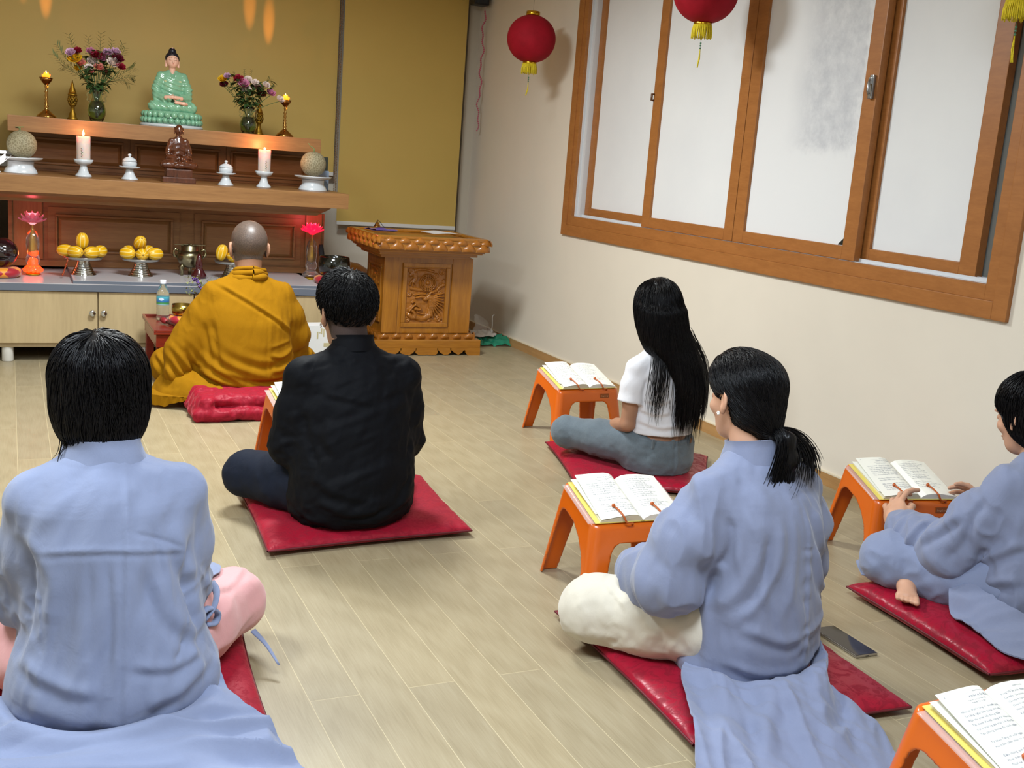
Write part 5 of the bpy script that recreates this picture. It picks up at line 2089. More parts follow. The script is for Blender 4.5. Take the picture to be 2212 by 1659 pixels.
def kmelon(loc, rot, label, grp, s=1.0):
    global km_mesh
    if km_mesh is None:
        prof = []
        for k in range(25):
            a = PI * k / 24
            prof.append((max(0.033 * math.sin(a) ** 0.85, 1e-5), -0.046 * math.cos(a)))
        prof[0] = (1e-5, -0.044); prof[-1] = (1e-5, 0.043)
        mb = MB().lathe(prof, seg=54, rf=lambda a, k: 1 - 0.02 * max(0, math.sin(9 * a)) ** 4)
        km_mesh = mb.mesh('rind')
        km_mesh.materials.append(M_km)
        st = MB().lathe([(0.006, 0.042), (0.005, 0.046), (0.0025, 0.047), (0.0005, 0.046)], seg=10)
        kmelon.stem = st.mesh('stem'); kmelon.stem.materials.append(plain('brown_scar', '8a6a20', 0.7))
    t = thing('yellow_melon', label, 'melon', loc, 0, grp)
    t.rotation_euler = rot
    t.scale = (s, s, s)
    for nm, me in (('rind', km_mesh), ('scar', kmelon.stem)):
        o = bpy.data.objects.new(nm, me); COL.objects.link(o); o.parent = t
    return t


def steel_stand(x, y, z, label):
    t = thing('pedestal_dish', label, 'fruit stand', (x, y, z), 0, 'steel pedestal fruit dishes')
    obj('dish', MB().lathe([(0.001, 0.093), (0.085, 0.093), (0.100, 0.099), (0.101, 0.097), (0.094, 0.086), (0.060, 0.080), (0.034, 0.0795)], seg=56), plain('satin_steel_dish', 'a9aaa6', 0.3, 0.9), t)
    pr = [(0.034, 0.079)]
    for k in range(7):
        r = 0.032 + 0.030 * (k / 6) ** 1.5
        z_ = 0.074 - k * 0.0115
        pr += [(r, z_ + 0.004), (r + 0.003, z_), (r + 0.001, z_ - 0.004)]
    pr += [(0.066, 0.003), (0.066, 0.0)]
    obj('pedestal', MB().lathe(pr, seg=56), M_steelp, t)


YS = 6.27
steel_stand(0.355, YS, TZ, 'steel pedestal dish holding five striped yellow melons, nearest the left lotus lamp')
steel_stand(0.650, YS, TZ, 'steel pedestal dish holding orange-yellow melons, second from the left lotus lamp')
steel_stand(1.148, YS, TZ, 'steel pedestal dish hidden behind the monk head')
zt = TZ + 0.093
H9 = PI / 2
for (dx, dy, dz, rot, lab) in ((-0.004, 0.012, 0.088, (0.05, 0.03, 0), 'yellow melon standing upright in the middle of the left fruit dish'),
                               (-0.088, 0.0, 0.036, (H9, 0.15, 1.15), 'leftmost yellow melon lying on the left fruit dish'),
                               (-0.042, -0.045, 0.034, (H9, 0.1, 0.75), 'yellow melon lying front left on the left fruit dish'),
                               (0.040, -0.045, 0.034, (H9, -0.1, -0.9), 'yellow melon lying front right on the left fruit dish'),
                               (0.086, 0.0, 0.037, (H9, -0.1, -0.55), 'rightmost yellow melon lying on the left fruit dish')):
    kmelon((0.355 + dx, YS + dy, zt + dz - 0.002), rot, lab, 'melons on the left fruit dish')
for (dx, dy, dz, rot, lab, s) in ((-0.004, -0.002, 0.092, (0.9, 0.1, 0.1), 'melon on top of the pile on the second fruit dish', 1.0),
                               (0.002, -0.060, 0.034, (H9, 0.0, 0.0), 'melon facing end on at the front of the second fruit dish', 1.0),
                               (-0.070, -0.022, 0.034, (H9, 0.1, 0.9), 'melon lying at the front left of the second fruit dish', 1.0),
                               (0.074, -0.018, 0.034, (H9, 0.0, -0.95), 'melon lying at the right of the second fruit dish', 1.05),
                               (-0.058, 0.045, 0.040, (H9, 0.0, 0.3), 'melon at the back left of the second fruit dish', 0.95),
                               (0.045, 0.050, 0.042, (H9, 0.0, -0.4), 'melon at the back right of the second fruit dish', 1.0)):
    kmelon((0.650 + dx, YS + dy, zt + dz - 0.002), rot, lab, 'melons on the second fruit dish', s)
for (dx, dy, dz, rot, lab) in ((-0.060, 0.0, 0.052, (0.1, 0.2, 0.3), 'melon showing left of the monk ear'), (0.058, 0.0, 0.045, (0.1, -0.2, 0.3), 'melon showing right of the monk ear'), (0.0, -0.04, 0.034, (H9, 0, 0.4), 'melon hidden behind the monk head')):
    kmelon((1.148 + dx, YS + dy, zt + dz), rot, lab, 'melons on the third fruit dish')

# incense burner
t = thing('incense_burner', 'brass three-legged incense burner with a flat cross rim on the offering top', 'incense burner', (0.925, 6.36, TZ))
Mb = plain('antique_brass', '8d8668', 0.28, 1.0, var=0.3, vs=20)
obj('bowl', MB().lathe([(0.001, 0.045), (0.030, 0.046), (0.055, 0.062), (0.068, 0.088), (0.072, 0.112), (0.066, 0.130), (0.052, 0.138), (0.048, 0.142), (0.050, 0.168), (0.046, 0.170), (0.044, 0.142), (0.001, 0.138)], seg=48), Mb, t)
m = MB().box(-0.085, 0.085, -0.012, 0.012, 0.171, 0.175, 0, 0.001)
m.box(-0.012, 0.012, -0.05, 0.05, 0.171, 0.175, 0, 0.001)
m.ball((0, -0.04, 0.180), 0.007, 12, 8)
obj('cross_rim', m, Mb, t)
for k in range(3):
    a = -PI / 2 + 0.9 + k * 2 * PI / 3
    c, s = math.cos(a), math.sin(a)
    obj('leg', MB().tube([(0.040 * c, 0.040 * s, 0.062), (0.052 * c, 0.052 * s, 0.045), (0.046 * c, 0.046 * s, 0.022), (0.050 * c, 0.050 * s, 0.0)], [0.018, 0.016, 0.010, 0.008], 12), Mb, t)
for s in (-1, 1):
    obj('handle', MB().tube([(s * 0.066, 0, 0.10), (s * 0.086, 0, 0.112), (s * 0.090, 0, 0.135), (s * 0.080, 0, 0.148), (s * 0.062, 0, 0.138)], 0.007, 10), Mb, t)

t = thing('wooden_clapper', 'dark red lacquered cone-shaped striker stand before the incense burner', 'striker', (0.958, 6.235, TZ))
obj('cone', MB().lathe([(0.036, 0.0), (0.042, 0.006), (0.041, 0.018), (0.026, 0.042), (0.018, 0.060), (0.020, 0.066), (0.019, 0.085), (0.013, 0.115), (0.008, 0.132), (0.001, 0.135)], seg=40), plain('dark_red_lacquer', '3c0a12', 0.2, 0, 0.5, coat=0.5), t)


# crystal lotus lamps
def lotus_crystal(x, y, z, label, col, es, orange):
    t = thing('lotus_lamp', label, 'lamp', (x, y, z), 0, 'crystal lotus lamps')
    Mp = plain('pink_crystal_' + ('pale' if orange else 'bright'), 'd08a98' if orange else 'ff3060', 0.12, 0, 0.5, trans=0.55, emit='ff6f90' if orange else 'ff1c48', es=es)
    Mc = plain('clear_crystal', 'f2e6e6', 0.05, 0, 0.5, trans=0.96)
    Mf = plain('gold_filament', 'c9a21c', 0.35, 0.6)
    obj('foot', MB().lathe([(0.030, 0), (0.036, 0.004), (0.036, 0.010), (0.026, 0.014), (0.001, 0.014)], seg=32), Mf, t)
    # glass body with a lotus foot
    m = MB().lathe([(0.020, 0.0145), (0.046, 0.020), (0.050, 0.030), (0.036, 0.044), (0.024, 0.052), (0.030, 0.060), (0.036, 0.075), (0.034, 0.095), (0.028, 0.110), (0.031, 0.135), (0.034, 0.165), (0.032, 0.195), (0.024, 0.225), (0.010, 0.240), (0.006, 0.262), (0.010, 0.266)], seg=40,
                    rf=lambda a, k: 1 + (0.10 * abs(math.sin(6 * a)) if k < 5 else 0.02 * math.sin(10 * a)))
    obj('crystal_body', m, Mc, t)
    obj('yellow_core', MB().lathe([(0.001, 0.10), (0.016, 0.11), (0.017, 0.14), (0.011, 0.19), (0.006, 0.24), (0.004, 0.27)], seg=20, rf=lambda a, k: 1 + 0.1 * math.sin(8 * a)), Mf, t)
    if orange:
        m = MB()
        for (r_, zz_, n) in ((0.040, 0.026, 12), (0.028, 0.040, 9)):
            for k in range(n):
                a = 2 * PI * k / n
                m.ball((r_ * math.cos(a), r_ * math.sin(a), zz_), 0.0115, 8, 6)
        m.lathe([(0.001, 0.03), (0.018, 0.04), (0.016, 0.08), (0.010, 0.09), (0.001, 0.092)], seg=20)
        m.ball((0.004, 0, 0.118), 0.020, 16, 10)
        obj('orange_glow', m, plain('glowing_orange_resin', 'ff5a10', 0.3, emit='ff4a08', es=1.7), t)
        ld = bpy.data.lights.new('orange_lamp_glow', 'POINT'); ld.energy = 0.55; ld.color = (1, 0.16, 0.05); ld.shadow_soft_size = 0.02
        lo = bpy.data.objects.new('orange_lamp_glow', ld); COL.objects.link(lo); lo.parent = t; lo.location = (-0.02, 0.055, 0.11)
    m = MB()
    for ring, (n, rr, hh, z0, tip) in enumerate(((8, 0.070, 0.020, 0.280, 0.018), (8, 0.060, 0.036, 0.282, 0.010), (8, 0.040, 0.045, 0.288, 0.0))):
        for j in range(n):
            a = 2 * PI * (j + 0.5 * ring) / n
            c, s = math.cos(a), math.sin(a)
            P = np.zeros((8, 5, 3))
            for u in range(8):
                tt = u / 7
                w = 0.020 * math.sin(PI * (0.20 + 0.80 * tt)) + 0.0006
                rad = 0.012 + (rr - 0.012) * tt
                for q in range(5):
                    s_ = (q / 4 - 0.5) * 2
                    P[u, q] = (c * rad - s * s_ * w, s * rad + c * s_ * w, z0 + hh * tt ** 1.8 + 0.006 * s_ * s_)
            m.grid(P)
            P = P + np.array((0, 0, -0.0022))
            m.grid(P[:, ::-1])
    obj('lotus_petals', m, Mp, t)
    obj('lamp_cup', MB().lathe([(0.010, 0.268), (0.022, 0.278), (0.026, 0.300), (0.028, 0.328), (0.024, 0.328), (0.001, 0.322)], seg=28), plain('glowing_pink_cup_' + ('p' if orange else 'r'), 'ff9aa8' if orange else 'ff2c50', 0.3, emit='ffa0a8' if orange else 'ff1030', es=1.2 if orange else 1.6), t)
    ld = bpy.data.lights.new('pink_lamp_glow', 'POINT'); ld.energy = 0.35 if orange else 0.8; ld.color = (1, 0.12, 0.16); ld.shadow_soft_size = 0.02
    lo = bpy.data.objects.new('pink_lamp_glow', ld); COL.objects.link(lo); lo.parent = t; lo.location = (0, 0, 0.345)


lotus_crystal(0.107, 6.33, TZ0, 'pink crystal lotus lamp glowing orange, on the left of the offering top', None, 0.10, True)
lotus_crystal(1.650, 6.45, TZ0, 'glowing crimson crystal lotus lamp on the right of the offering top', None, 0.8, False)

# singing bowls / wooden fish on their patchwork cushions
def mat_patch():
    t_ = NT('red_gold_patchwork')
    tc = t_.coord()
    sp = t_.n('ShaderNodeSeparateXYZ'); t_.l(tc, sp.inputs[0])
    at = t_.n('ShaderNodeMath', operation='ARCTAN2')
    t_.l(sp.outputs[1], at.inputs[0]); t_.l(sp.outputs[0], at.inputs[1])
    mu = t_.n('ShaderNodeMath', operation='MULTIPLY'); t_.l(at.outputs[0], mu.inputs[0]); mu.inputs[1].default_value = 3.0
    co = t_.n('ShaderNodeMath', operation='COSINE'); t_.l(mu.outputs[0], co.inputs[0])
    ab = t_.n('ShaderNodeMath', operation='ABSOLUTE'); t_.l(co.outputs[0], ab.inputs[0])
    # red leaf shapes: |cos 3a| larger than the relative height
    mz = t_.n('ShaderNodeMath', operation='MULTIPLY_ADD'); t_.l(sp.outputs[2], mz.inputs[0]); mz.inputs[1].default_value = 1.0; mz.inputs[2].default_value = -0.028
    az = t_.n('ShaderNodeMath', operation='ABSOLUTE'); t_.l(mz.outputs[0], az.inputs[0])
    m2 = t_.n('ShaderNodeMath', operation='MULTIPLY'); t_.l(az.outputs[0], m2.inputs[0]); m2.inputs[1].default_value = 30.0
    sb = t_.n('ShaderNodeMath', operation='SUBTRACT'); t_.l(ab.outputs[0], sb.inputs[0]); t_.l(m2.outputs[0], sb.inputs[1])
    c = t_.ramp(sb.outputs[0], [(0.04, srgb('e08a12')), (0.07, srgb('a00a20'))])
    t_.col(c); t_.set(Roughness=0.5)
    t_.b.inputs['Sheen Weight'].default_value = 0.3
    return t_.m


M_patch = mat_patch()


def ring_cushion(x, y, z, r, h, label, rz=0.0):
    t = thing('bowl_cushion', label, 'cushion', (x, y, z), rz, 'red and gold bowl cushions')
    k = h / 0.056
    pr = [(r * 0.55, 0.0), (r * 0.85, 0.002), (r * 0.98, 0.014), (r, 0.028), (r * 0.96, 0.042), (r * 0.82, 0.052), (r * 0.6, 0.056), (r * 0.3, 0.050), (0.001, 0.048)]
    m = MB().lathe([(a, b) for a, b in pr], seg=72, rf=lambda a, k_: 1 + 0.03 * abs(math.cos(3 * a)) * (1 if 0 < k_ < 6 else 0))
    o = obj('cover', m, M_patch, t)
    o.scale = (1, 1, k)
    return t


t0 = thing('singing_bowl', 'black lacquered bowl drum with faint characters, on the right of the offering top', 'bowl', (1.735, 6.24, TZ0 + 0.0505))
M_bl = plain('black_lacquer', '08100c', 0.12, 0, 0.6, coat=0.6)
obj('bowl', MB().lathe([(0.001, 0.0), (0.060, 0.001), (0.082, 0.010), (0.092, 0.040), (0.094, 0.070), (0.088, 0.110), (0.085, 0.112), (0.082, 0.108), (0.086, 0.070), (0.075, 0.014), (0.001, 0.008)], seg=64), M_bl, t0)
m = MB()
for (cx_, cz_, r_) in ((0, 0.062, 0.010), (-0.012, 0.045, 0.007), (0.012, 0.045, 0.007), (0, 0.030, 0.010), (0.016, 0.030, 0.005), (-0.016, 0.030, 0.005)):
    pts = []
    for q in np.linspace(0, 2 * PI, 13):
        a = (cx_ + r_ * math.cos(q)) / 0.094 + 0.10
        zc = cz_ + r_ * math.sin(q)
        rr = np.interp(zc, [0.010, 0.040, 0.070, 0.110], [0.082, 0.092, 0.094, 0.088]) + 0.0006
        pts.append((rr * math.sin(a), -rr * math.cos(a), zc))
    m.tube(pts, 0.0009, 5, cap=False)
obj('painted_characters', m, plain('worn_silver_paint', '6d7a70', 0.4), t0)
ring_cushion(1.718, 6.235, TZ0 + 0.0006, 0.100, 0.050, 'red and gold patchwork cushion under the black bowl', 0.45)
t = thing('bowl_mallet', 'thick black mallet standing behind the black bowl', 'mallet', (1.70, 6.405, TZ0))
obj('handle', MB().tube([(0.018, 0.0, 0.003), (0.008, 0.0, 0.10), (-0.004, 0, 0.19), (-0.006, 0, 0.215)], [0.016, 0.017, 0.016, 0.012], 16), plain('black_cloth', '120d10', 0.8), t)

t = thing('wooden_fish', 'large dark lacquered wooden fish drum at the left picture edge', 'drum', (-0.045, 6.23, TZ0 + 0.052))
v, f = sdf_mesh(lambda p: smax(ellip(p, (0, 0, 0.075), (0.082, 0.075, 0.078)), -ellip(p, (0, -0.09, 0.05), (0.05, 0.04, 0.008)), 0.006) + 0.002 * np.maximum(0, vnoise(p * 60)), (-0.09, -0.09, -0.01), (0.09, 0.09, 0.16), 0.005)
v[:, 2] = np.maximum(v[:, 2], 0.001)
npobj('drum_body', v, f, plain('black_purple_lacquer', '1a0a10', 0.12, 0, 0.6, coat=0.6), t)
ring_cushion(-0.055, 6.23, TZ0 + 0.0006, 0.105, 0.052, 'red and gold patchwork cushion under the wooden fish drum', 0.2)

t = thing('paper_sheet', 'white paper hanging over the table edge under the black bowl cushion', 'paper', (1.66, 6.13, TZ0 + 0.0002))
obj('sheet', MB().box(-0.055, 0.10, -0.135, 0.03, 0.0, 0.0006), plain('white_paper', 'dcdcdc', 0.7), t)
t = thing('prayer_beads', 'string of dark orange prayer beads hanging off the left fruit dish', 'beads', (0.27, 6.27, TZ))
m = MB()
for k in range(13):
    u = k / 12
    m.ball((-0.014 + 0.030 * (1 - u) ** 1.3 * 0 - 0.008 * u + 0.020 * (1 - u), -0.055 - 0.02 * u, 0.085 * (1 - u) ** 1.2 + 0.0045), 0.0045, 10, 6)
m.ball((-0.010, -0.045, 0.098), 0.007, 12, 8)
obj('beads', m, plain('orange_brown_beads', '9a3a12', 0.25), t)

# ================================================================== LOW RED TABLE WITH WATER, BOWL, CUPS, FLOWERS
M_rl = wood('red_lacquer_wood', '6a1c12', '8a2c18', (3, 14, 14), 0.3, 0.5, 0.3, 2.5)
TT = 0.262
t = thing('low_table', 'low red lacquered wooden table beside the monk', 'table', (1.05, 5.68, 0))
a0, a1, b0, b1 = -0.425, 0.30, -0.26, 0.26
m = MB().box(a0, a1, b0, b1, TT - 0.012, TT - 0.001, 0, 0.002)
for bx in ((a0, a0 + 0.012, b0, b1), (a1 - 0.012, a1, b0, b1), (a0 + 0.012, a1 - 0.012, b0, b0 + 0.012), (a0 + 0.012, a1 - 0.012, b1 - 0.012, b1)):
    m.box(*bx, TT - 0.0005, TT + 0.010, 0, 0.003)
obj('tabletop', m, M_rl, t)
m = MB().box(a0 + 0.012, a1 - 0.012, b0 + 0.010, b0 + 0.026, TT - 0.075, TT - 0.012)
m.box(a0 + 0.012, a0 + 0.028, b0 + 0.03, b1 - 0.03, TT - 0.075, TT - 0.012)
m.box(a1 - 0.028, a1 - 0.012, b0 + 0.03, b1 - 0.03, TT - 0.075, TT - 0.012)
m.box(a0 + 0.012, a1 - 0.012, b1 - 0.026, b1 - 0.010, TT - 0.075, TT - 0.012)
obj('apron', m, M_rl, t)
for sx in (a0 + 0.035, a1 - 0.035):
    for sy in (b0 + 0.035, b1 - 0.035):
        obj('leg', MB().box(sx - 0.02, sx + 0.02, sy - 0.02, sy + 0.02, 0, TT - 0.0125, 0, 0.004), M_rl, t)
TS = TT

t = thing('water_bottle', 'clear plastic water bottle with white cap and blue-green label on the low red table', 'bottle', (0.712, 5.80, TS))
pr = [(0.024, 0.0), (0.030, 0.003), (0.0325, 0.012), (0.032, 0.020), (0.0305, 0.024), (0.0325, 0.029), (0.0305, 0.036), (0.0325, 0.042), (0.0305, 0.049), (0.0325, 0.055), (0.0305, 0.062), (0.0325, 0.068), (0.0325, 0.075), (0.0320, 0.080), (0.0320, 0.125), (0.0325, 0.132), (0.030, 0.148), (0.020, 0.172), (0.0135, 0.184), (0.0130, 0.190)]
obj('bottle_body', MB().lathe(pr, seg=48), plain('clear_pet_plastic', 'eef2f4', 0.04, 0, 0.5, trans=0.97), t)
obj('cap', MB().lathe([(0.0155, 0.190), (0.0158, 0.192), (0.0158, 0.208), (0.014, 0.2105), (0.001, 0.211)], seg=36, rf=lambda a, k: 1 + 0.01 * math.sin(30 * a)), plain('white_cap', 'dfe2ee', 0.4), t)


def mat_label():
    t_ = NT('blue_green_bottle_label')
    sp = t_.n('ShaderNodeSeparateXYZ'); t_.l(t_.coord(), sp.inputs[0])
    mr = t_.n('ShaderNodeMapRange'); mr.inputs[1].default_value = 0.082; mr.inputs[2].default_value = 0.126
    nz = t_.noise(t_.coord(), 60, 2)
    ad = t_.n('ShaderNodeMath', operation='MULTIPLY_ADD'); t_.l(nz, ad.inputs[0]); ad.inputs[1].default_value = 0.008; t_.l(sp.outputs[2], ad.inputs[2])
    t_.l(ad.outputs[0], mr.inputs[0])
    t_.col(t_.ramp(mr.outputs[0], [(0.15, srgb('8fb6c6')), (0.25, srgb('4f9a50')), (0.42, srgb('3f7f58')), (0.50, srgb('2b62a8')), (0.98, srgb('4aa0b0'))]))
    t_.set(Roughness=0.35)
    return t_.m


lb = obj('label_wrap', MB().lathe([(0.0326, 0.082), (0.0327, 0.0825), (0.0327, 0.1255), (0.0326, 0.126)], seg=48), mat_label(), t)
m = MB()
P = np.zeros((14, 7, 3))
for i in range(14):
    for j in range(7):
        a = -1.15 + 0.85 * i / 13
        r_ = 0.03285
        hgt = 0.0075 * math.sin(PI * (i + 0.5) / 14)
        P[i, j] = (r_ * math.sin(a + 0.35), -r_ * math.cos(a + 0.35), 0.113 + hgt * (j / 6 - 0.5) * 2)
m.grid(P)
obj('white_swoosh', m, plain('label_white', 'c8d8ea', 0.4), lb)

t = thing('brass_singing_bowl', 'small brass singing bowl on a red and gold cushion on the low table', 'bowl', (0.795, 5.69, TS + 0.0445))
obj('bowl', MB().lathe([(0.001, 0.0), (0.040, 0.001), (0.051, 0.008), (0.0535, 0.030), (0.053, 0.056), (0.0505, 0.056), (0.0505, 0.012), (0.001, 0.006)], seg=56), plain('satin_brass', 'a58f48', 0.22, 1.0), t)
ring_cushion(0.795, 5.69, TS + 0.0006, 0.068, 0.044, 'small red and gold cushion under the brass singing bowl', 0.75)
t = thing('bowl_striker', 'short dark striker with a red tip on the low table beside the brass bowl', 'striker', (0.705, 5.68, TS))
obj('stick', MB().tube([(0.0, -0.02, 0.018), (0.03, -0.10, 0.012), (0.05, -0.15, 0.011)], [0.008, 0.007, 0.006], 10), plain('dark_wood_stick', '3f1a12', 0.35), t)
obj('red_head', MB().tube([(-0.01, 0.015, 0.020), (0.0, -0.02, 0.019), (0.008, -0.04, 0.017)], [0.013, 0.0155, 0.010], 14), plain('red_wrapped_head', '8a1c24', 0.5), t)


def bowlcup(x, y, label, r, h, tilt=0):
    t = thing('paper_cup', label, 'cup', (x, y, TS), 0, 'white cups on the low table')
    o = obj('cup', MB().lathe([(0.001, 0.002), (r * 0.66, 0.0), (r * 0.72, 0.004), (r, h), (r * 1.02, h + 0.001), (r * 0.97, h), (r * 0.69, 0.006), (0.001, 0.005)], seg=40), plain('white_cup', 'd8d9d6', 0.4), t)
    return t


bowlcup(0.822, 5.84, 'white cup behind the brass singing bowl', 0.033, 0.078)
bowlcup(0.888, 5.70, 'white cup half hidden by the monk sleeve', 0.030, 0.056)
bowlcup(0.925, 5.64, 'tall white cup at the edge of the monk robe', 0.032, 0.085)

t = thing('slim_flower_vase', 'slim vase with purple and green flowers on the low table behind the monk', 'vase', (0.93, 5.80, TS))
obj('vase_body', MB().lathe([(0.022, 0), (0.025, 0.004), (0.018, 0.05), (0.012, 0.10), (0.015, 0.13), (0.012, 0.13), (0.001, 0.12)], seg=28), plain('grey_glass_vase', '9aa39a', 0.1, trans=0.7), t)
b = thing('small_bouquet', 'small bouquet of purple, pink and yellow-green flowers at the monk shoulder', 'flowers', (0.93, 5.80, TS + 0.132))
rnd = random.Random(4)
m = MB()
for _ in range(150):
    c = (rnd.uniform(-0.105, 0.09), rnd.uniform(-0.03, 0.03), rnd.uniform(-0.005, 0.10))
    leaf(m, c, (rnd.uniform(-1, 1), rnd.uniform(-0.6, 0.2), rnd.uniform(-0.3, 1)), rnd.uniform(0.008, 0.016), 0.0045)
for _ in range(16):
    m.tube([(0, 0, 0), (rnd.uniform(-0.05, 0.05), 0, 0.04), (rnd.uniform(-0.1, 0.09), rnd.uniform(-0.02, 0.02), rnd.uniform(0.04, 0.09))], 0.001, 5)
tag(obj('foliage', m, plain('yellow_green_foliage', '8e9454', 0.6, var=0.3, vs=80), b), kind='stuff')
m = MB()
for _ in range(110):
    a = rnd.uniform(0, 6.28); r_ = rnd.uniform(0, 0.017)
    tt = rnd.random()
    m.ball((-0.062 + 0.045 * tt + r_ * math.cos(a) * (0.5 + 0.6 * (1 - tt)), r_ * math.sin(a), 0.095 - 0.07 * tt + 0.003 * a / 6), 0.0042, 6, 4)
tag(obj('purple_bloom', m, plain('purple_petals', '6a4a96', 0.7, var=0.3, vs=200), b), kind='stuff')
for (a, c_, z_, cc, nm) in ((0.0, -0.02, 0.022, 'c07ab0', 'pink'), (0.03, -0.025, 0.045, 'c96a8a', 'rose'), (-0.02, -0.03, 0.0, 'd8a590', 'peach')):
    m = MB(); rose(m, (a, c_, z_), 0.018, rnd, 0, (0, -0.8, 0.6), 0.8)
    obj('rose', m, plain('small_%s_petal' % nm, cc, 0.6), b)
t = thing('dark_twig', 'thin dark stick standing among the cups on the low table', 'stick', (0.915, 5.86, TS))
obj('stick', MB().tube([(0, 0, 0), (0.0, 0, 0.16)], 0.002, 6), M_black, t)

# shelf unit glimpsed at the left edge beyond the altar
t = thing('framed_cabinet', 'wooden cabinet with metal-edged door, glimpsed behind the altar at the left edge', 'cabinet', (-0.42, 6.95, TZ0))
obj('carcass', MB().box(-0.35, 0.35, 0, 0.30, 0.0, 0.375), M_aw, t)
m = MB()
m.box(-0.35, 0.36, -0.012, 0.0, 0.235, 0.250); m.box(0.33, 0.36, -0.014, 0.0, 0.0, 0.375)
obj('metal_edge', m, M_alug, t)
obj('pale_drawer', MB().box(-0.34, 0.325, -0.01, 0.0, 0.03, 0.215), M_lam, t)
t = thing('gift_bag', 'white paper bag with faint print between the monk and the man in black', 'bag', (1.56, 5.72, 0), 0.1)
m = MB().box(-0.12, 0.12, -0.05, 0.05, 0, 0.262, 0, 0.002)
obj('bag_body', m, plain('white_coated_paper', 'dcdfe0', 0.4), t)
m = MB()
for k in range(14):
    x_ = -0.07 + 0.013 * k + rnd.uniform(-0.004, 0.004)
    m.box(x_, x_ + rnd.uniform(0.004, 0.010), -0.0508, -0.050, 0.20 + rnd.uniform(-0.02, 0.02), 0.215 + rnd.uniform(0.0, 0.03))
m.box(-0.03, 0.05, -0.0508, -0.05, 0.145, 0.165)
obj('gold_print', m, plain('faded_gold_print', 'b9b08a', 0.5), t)
# ================================================================== PEOPLE
M_skin = plain('skin_light', 'c99a7e', 0.5, 0, 0.35, var=0.05, vs=20, sss=0.12)
M_skin2 = plain('skin_tan', 'a2785e', 0.5, 0, 0.35, var=0.06, vs=20, sss=0.12)


def mat_hair(name='black_hair', c='0b0a0c', rough=0.34):
    t_ = NT(name)
    v = t_.coord((60, 60, 6))
    f = t_.noise(v, 4, 3)
    cc = srgb(c)
    t_.col(t_.ramp(f, [(0.3, tuple(x * 0.6 for x in cc)), (0.7, tuple(x * 1.7 for x in cc))]))
    t_.set(Roughness=rough)
    t_.b.inputs['Specular IOR Level'].default_value = 0.18
    return t_.m


M_hair = mat_hair()
M_hair_short = mat_hair('short_black_hair', '0a090b', 0.5)


def cushion_floor(org, yaw, corners, z, base=0.006):
    """height of the cushion top (else the floor) under local points"""
    C = np.array(corners, float)
    c_, s_ = math.cos(math.radians(yaw)), math.sin(math.radians(yaw))

    def fn(P):
        x = org[0] + c_ * P[..., 0] - s_ * P[..., 1]
        y = org[1] + s_ * P[..., 0] + c_ * P[..., 1]
        ins = np.full(x.shape, 9.0)
        for i in range(4):
            a, b = C[i], C[(i + 1) % 4]
            e = (b - a) / np.linalg.norm(b - a)
            ins = np.minimum(ins, e[0] * (y - a[1]) - e[1] * (x - a[0]))
        return base + (z - base) * np.clip((ins + 0.012) / 0.035, 0, 1) ** 0.6
    return fn


def rotm(rx=0, ry=0, rz=0):
    return np.array(Euler((math.radians(rx), math.radians(ry), math.radians(rz))).to_matrix())


class Head:
    def __init__(s, c, rot, scale=1.0, female=True):
        s.c = np.array(c, float); s.R = rotm(*rot); s.k = scale; s.f = female

    def loc(s, p):
        return ((p - s.c) @ s.R) / s.k

    def out(s, q):
        return (np.asarray(q, float) * s.k) @ s.R.T + s.c

    def sdf(s, p):
        q = s.loc(p)
        d = ellip(q, (0, -0.014, 0.028), (0.076, 0.095, 0.086))
        d = smin(d, ellip(q, (0, 0.030, -0.028), (0.061, 0.060, 0.082)), 0.03)
        d = smin(d, ellip(q, (0, 0.052, -0.088), (0.034 if s.f else 0.040, 0.030, 0.024)), 0.03)
        # cheekbones, brow
        for sx in (-1, 1):
            d = smin(d, ellip(q, (sx * 0.045, 0.062, -0.026), (0.018, 0.016, 0.016)), 0.02)
            d = smin(d, ellip(q, (sx * 0.030, 0.083, 0.020), (0.022, 0.010, 0.007)), 0.014)
            d = smax(d, -ellip(q, (sx * 0.032, 0.104, 0.000), (0.017, 0.014, 0.011)), 0.012)
            d = smin(d, ellip(q, (sx * 0.032, 0.080, -0.001), (0.013, 0.011, 0.0095)), 0.003)
        d = smin(d, capsule(q, (0, 0.088, 0.008), (0, 0.108, -0.030), 0.006, 0.0095), 0.012)
        for sx in (-1, 1):
            d = smin(d, ellip(q, (sx * 0.010, 0.100, -0.034), (0.007, 0.009, 0.006)), 0.006)
        d = smin(d, ellip(q, (0, 0.091, -0.058), (0.022, 0.011, 0.005)), 0.006)
        d = smin(d, ellip(q, (0, 0.089, -0.067), (0.018, 0.011, 0.0055)), 0.005)
        # ears
        for sx in (-1, 1):
            Q = q * np.array([sx, 1, 1])
            e = ellip(Q, (0.081, -0.006, -0.008), (0.0075, 0.017, 0.030), (0.12, 0.0, 0.45))
            e = smin(e, ellip(Q, (0.078, 0.001, -0.033), (0.006, 0.009, 0.012)), 0.006)
            e = smax(e, -ellip(Q, (0.088, -0.003, -0.004), (0.006, 0.010, 0.019), (0.12, 0.0, 0.45)), 0.004)
            d = smin(d, e, 0.006)
        return d * s.k


